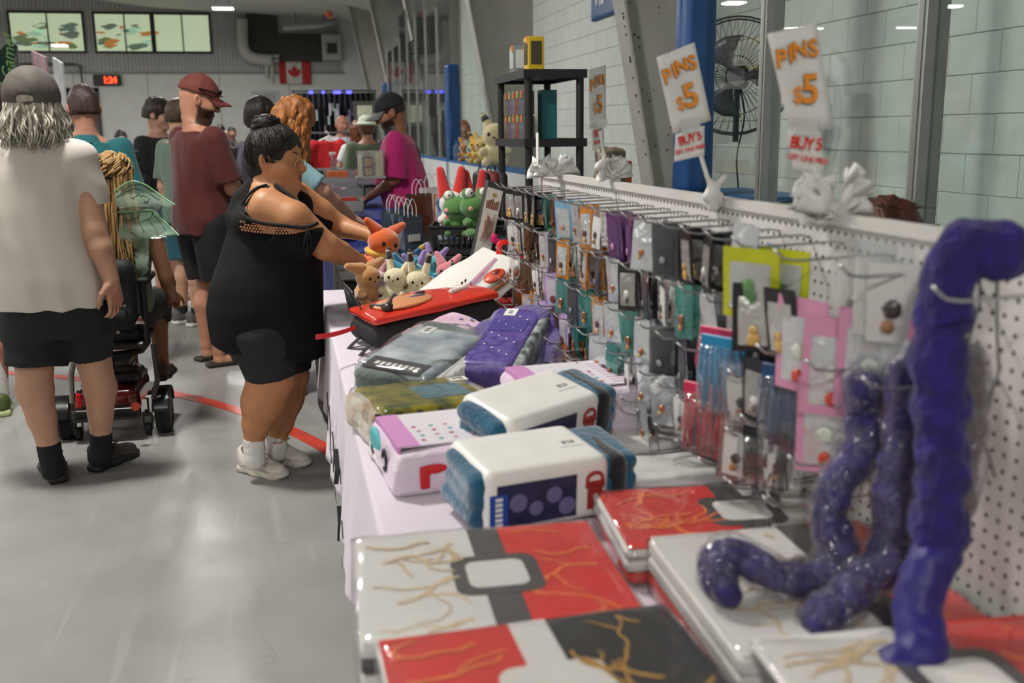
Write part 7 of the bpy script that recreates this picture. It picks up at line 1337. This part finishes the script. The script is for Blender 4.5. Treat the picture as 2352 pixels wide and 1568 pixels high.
# framed notice on the back wall
c=yat(610,232,YB-.05); t=thing('wall_notice','framed white notice with a grey emblem on the back wall','notice',(c.x,YB-.03,c.z)); MB().rbox((0,0,0),(.46,.015,.34),.006).build('notice_board',mat('notice_white','#c2c4c2',.6),t); MB().lathe([(.005,0),(.10,.004),(.005,.008)],14).build('emblem',mat('notice_grey','#7d807f',.7),t).matrix_local=Matrix.Translation((-.25,-.018,.15))@Matrix.Rotation(math.pi/2,4,'X')
for k in range(4): MB().bx(-.05,.36,-.018,-.015,.22-k*.08,.25-k*.08).build('printed_line',mat('notice_grey','#7d807f',.7),t)
MB().bx(-.36,.36,-.018,-.015,-.14,-.10).build('printed_line',mat('notice_grey','#7d807f',.7),t)
# black draped booth with blue light strips
Yb=22.0; x0,x1=yat(678,300,Yb).x,yat(864,300,Yb).x; zb=yat(770,212,Yb).z
t=thing('booth','black draped booth edged with blue light strips','booth',((x0+x1)/2,Yb,0)); w=(x1-x0)/2
solid(MB().grid(90,4,lambda u,v:(-w+2*w*u,.05*math.sin(u*95)+.3,v*zb)).build('drape',mat('black_drape','#0d0d0f',.9,bump=.2,bscale=8),t,True),.01)
for sx in (-1,1): MB().tube([(sx*w,0,0),(sx*w,0,zb+.05)],.025,8).build('pole',mat('pole_dark','#3a3a3c',.4),t)
MB().tube([(-w,0,zb+.03),(w,0,zb+.03)],.02,8).build('top_rail',mat('pole_dark','#3a3a3c',.4),t)
LB=mat('blue_led','#3a3cff',.5,emit=6)
for a,b_ in ((-.62,-.52),(-.30,-.24),(-.02,.16),(.30,.42)): MB().bx(w*a,w*b_,-.05,-.02,zb-.03,zb+.03).build('light_strip',LB,t)
for z0,z1 in ((zb-.55,zb-.05),(zb-1.45,zb-1.05)): MB().bx(-w-.02,-w+.05,-.06,-.02,z0,z1).build('light_strip',LB,t)
rnd=random.Random(9)
for k in range(22):
    x=-w*.85+rnd.random()*w*1.5; z=zb-.2-rnd.random()*.75; MB().bx(x-.025,x+.025,.16,.18,z-rnd.uniform(.15,.4),z).build('hanging_accessory',mat('acc_%d'%(k%5),('#8f9a95','#6a5a72','#7d8a6a','#a5a0a8','#5a4a55')[k%5],.4),t)
t=thing('framed_print','framed picture with a green print beside the black booth','picture',yat(838,262,21.9)); MB().rbox((0,0,0),(.24,.02,.27),.01).build('frame',mat('frame_dark3','#4a4540',.5),t); MB().tube([(0,.03,.1),(0,.03,-t.location.z)],.015,8).build('stand_pole',mat('frame_dark3','#4a4540',.5),t); MB().bx(-.16,.16,-.025,-.02,-.18,.18).build('print',mat('green_print','#a8ad86',.5,col2='#c9c9be',vscale=6),t)
# clothes rack with T-shirts
Yc=14.2; t=thing('clothes_rail','clothes rail with white hangers in front of the black booth','rail',(yat(735,400,Yc).x,Yc,0)); zr=yat(735,305,Yc).z
for sx in (-.45,.45): MB().tube([(sx,0,0),(sx,0,zr)],.014,8).build('upright',mat('chrome','#9a9a9a',.25,metal=.9),t)
MB().tube([(-.45,0,zr),(.45,0,zr)],.014,8).build('rail',mat('chrome','#9a9a9a',.25,metal=.9),t)
def tee(label,x,y,yaw,c):
    tt=thing('hanging_tshirt',label,'t-shirt',(t.location.x+x,Yc+y,zr-.09),yaw); sdf_obj('shirt_body',SDF().box((0,0,-.34),(.22,.035,.32),.03).cone((.18,0,-.07),(.30,0,-.28),.07,.075,.03,cut=(False,True)).cone((-.18,0,-.07),(-.30,0,-.28),.07,.075,.03,cut=(False,True)),.016,mat('tee_'+c.strip('#'),c,.85,bump=.3,bscale=8),tt,disp=wob(.006,(30,20,8)))
    MB().tube(smooth_path([(-.2,0,-.06),(-.05,0,.01),(0,0,.03),(.05,0,.01),(.2,0,-.06)],4),.012,6).build('hanger',mat('white_plastic','#dcdad5',.35),tt); MB().tube(smooth_path([(0,0,.03),(.02,0,.07),(.0,0,.11),(-.03,0,.09)],4),.006,6).build('hanger_hook',mat('white_plastic','#dcdad5',.35),tt)
tee('red t-shirt hanging face-on at the end of the clothes rail',.12,-.06,0,'#b0101a')
for k,(x,c_,n_) in enumerate(((-.40,'#7d8088','grey'),(-.33,'#5a1f2c','maroon'),(-.26,'#c2505a','coral striped'),(-.20,'#4a3a5c','violet'),(-.13,'#1f2036','navy'))): tee('%s t-shirt hanging edge-on from the clothes rail'%n_,x,0,math.radians(68),c_)
# feather banner and roll-up panels at the left
t=thing('feather_banner','dark green feather banner with light green script','banner',(gx(12,13),13.0,0)); a=[yat(x,y,13)-t.location for x,y in ((-25,240),(28,215),(37,104),(30,98),(12,103),(-10,125),(-25,160))]; mb=MB(); mb.add(a+[p+Vector((0,.01,0)) for p in a],[tuple(range(7)),tuple(range(13,6,-1))]+[(i,(i+1)%7,7+(i+1)%7,7+i) for i in range(7)]); mb.build('banner_cloth',mat('banner_green','#16332f',.8),t); p=yat(20,148,12.99)-t.location; text('script_lettering','d Game!',.19,mat('banner_lime','#7fae6a',.7),t,frame(p,(.12,0,1),(-1,0,0)),shear=.3); MB().tube([(a[1].x,.02,0),(a[2].x,.02,a[2].z)],.015,6).build('pole',mat('pole_dark','#3a3a3c',.4),t)
for k,(xa,xb,ya,yb_,c_,n_) in enumerate(((74,106,117,250,'#8f8a92','mauve print panel stand seen at an angle'),(122,143,131,260,'#a9b5b8','pale blue print panel stand seen at an angle'))):
    Y=12-k*.6; t=thing('panel_stand',n_,'panel',(gx((xa+xb)/2,Y),Y,0)); q=[yat(xa,ya,Y+.5)-t.location,yat(xb,ya+14,Y-.1)-t.location]; mb=MB(); V=[q[0],q[1],Vector((q[1].x,q[1].y,0)),Vector((q[0].x,q[0].y,0))]; mb.add(V,[(0,1,2,3)]); solid(mb.build('print_panel',mat('panel_%d'%k,c_,.5,col2='#d5d3d6' if k else '#c98a92',vscale=5),t),.02)
# backdrop tables far left: simple vendor shelving
for k,(px,Y,w,h,c_,lb) in enumerate(((270,24,1.6,1.35,'#8fa3ab','pale blue vendor shelf full of cartons by the back wall'),(330,26,1.4,1.5,'#9a9298','grey vendor shelf stacked with prints by the back wall'),(180,22,1.2,1.5,'#5a7f8c','teal vendor shelf near the door'),(470,28,2.0,1.2,'#a3a09a','low beige vendor table by the back wall'))):
    t=thing('vendor_shelf',lb,'shelf',(gx(px,Y),Y,0)); MB().bx(-w/2,w/2,-.3,.3,0,.74).build('table_skirt',mat('skirt_%d'%k,c_,.8),t); rnd=random.Random(k)
    for j in range(7): x=-w/2+.1+j*(w-.2)/7; MB().bx(x,x+(w-.3)/7,-.1,.1,.74,.74+rnd.uniform(.3,1)*(h-.74)).build('carton',mat('carton_%d'%(j%5),('#8d99a5','#b0a8a0','#6a7f8c','#a88f8a','#c2c2c0')[j%5],.6),t)
# blue facility sign on the block wall
c=xat(1385,10,XW-.03); t=thing('wall_sign','blue rounded sign with white lettering on the block wall','sign',(XW-.03,c.y,c.z)); sdf_obj('sign_plate',SDF().box((0,.0,.10),(.012,.42,.24),.012),.02,mat('sign_blue','#1f4f86',.4),t); text('lettering','Vis',.30,mat('sign_white','#d8d8d6',.5),t,frame((-.016,.10,.10),(0,-1,0),(0,0,1)),offset=.01)
# pedestal fan behind the glass
c=xat(1690,175,2.75); t=thing('wall_fan','large black caged fan behind the rink glass','fan',c); FB=mat('fan_black','#1b1a1c',.5); t.rotation_euler=(0,0,math.radians(-28)); R=.355
for rr,yy in ((R,0),(R*.66,-.06),(R*.33,-.085),(R*.97,.07)): MB().tube([(rr*math.cos(a),yy,rr*math.sin(a)) for a in np.linspace(0,6.283,33)],.006 if rr>.28 else .003,6).build('cage_ring',FB,t)
for k in range(44):
    a=2*math.pi*k/44; MB().tube([(R*math.cos(a),0,R*math.sin(a)),(R*.66*math.cos(a+.12),-.06,R*.66*math.sin(a+.12)),(.05*math.cos(a+.3),-.09,.05*math.sin(a+.3))],.0016,4).build('cage_wire',FB,t)
    MB().tube([(R*math.cos(a),0,R*math.sin(a)),(R*.95*math.cos(a),.07,R*.95*math.sin(a)),(.05*math.cos(a),.11,.05*math.sin(a))],.0016,4).build('cage_wire',FB,t)
for k in range(3):
    a=2*math.pi*k/3; solid(MB().grid(4,3,lambda u,v:((.05+.2*u)*math.cos(a+(v-.5)*.9*(.5+u)),.01+.03*(v-.5),(.05+.2*u)*math.sin(a+(v-.5)*.9*(.5+u)))).build('blade',mat('fan_blade','#4a4a4c',.4),t,True),.003)
MB().lathe([(.055,-.09),(.06,-.07),(.06,-.05)],16).build('hub_badge',mat('fan_badge','#8a8a8c',.4),t).rotation_euler=(math.pi/2,0,0); sdf_obj('motor',SDF().box((0,.18,0),(.07,.09,.07),.03),.012,FB,t); MB().tube([(0,.2,-.05),(0,.2,-.4)],.02,10).build('mount_arm',FB,t); MB().tube(smooth_path([(.02,.24,-.06),(.05,.24,-.25),(.01,.24,-.5),(.03,.24,-.75),(.0,.24,-.95)],6),.006,6).build('power_cable',mat('black_rubber','#111111',.6),t)
# blue lidded box behind the glass
c=xat(1760,462,2.62); t=thing('lidded_crate','white storage crate with a blue lid behind the rink glass','crate',(2.62,c.y+.25,0)); MB().rbox((.0,0,.58),(.18,.42,.58),.01).build('crate_body',BOARD,t); MB().rbox((0,0,1.17),(.2,.44,.015),.006).build('lid',BLUE,t)
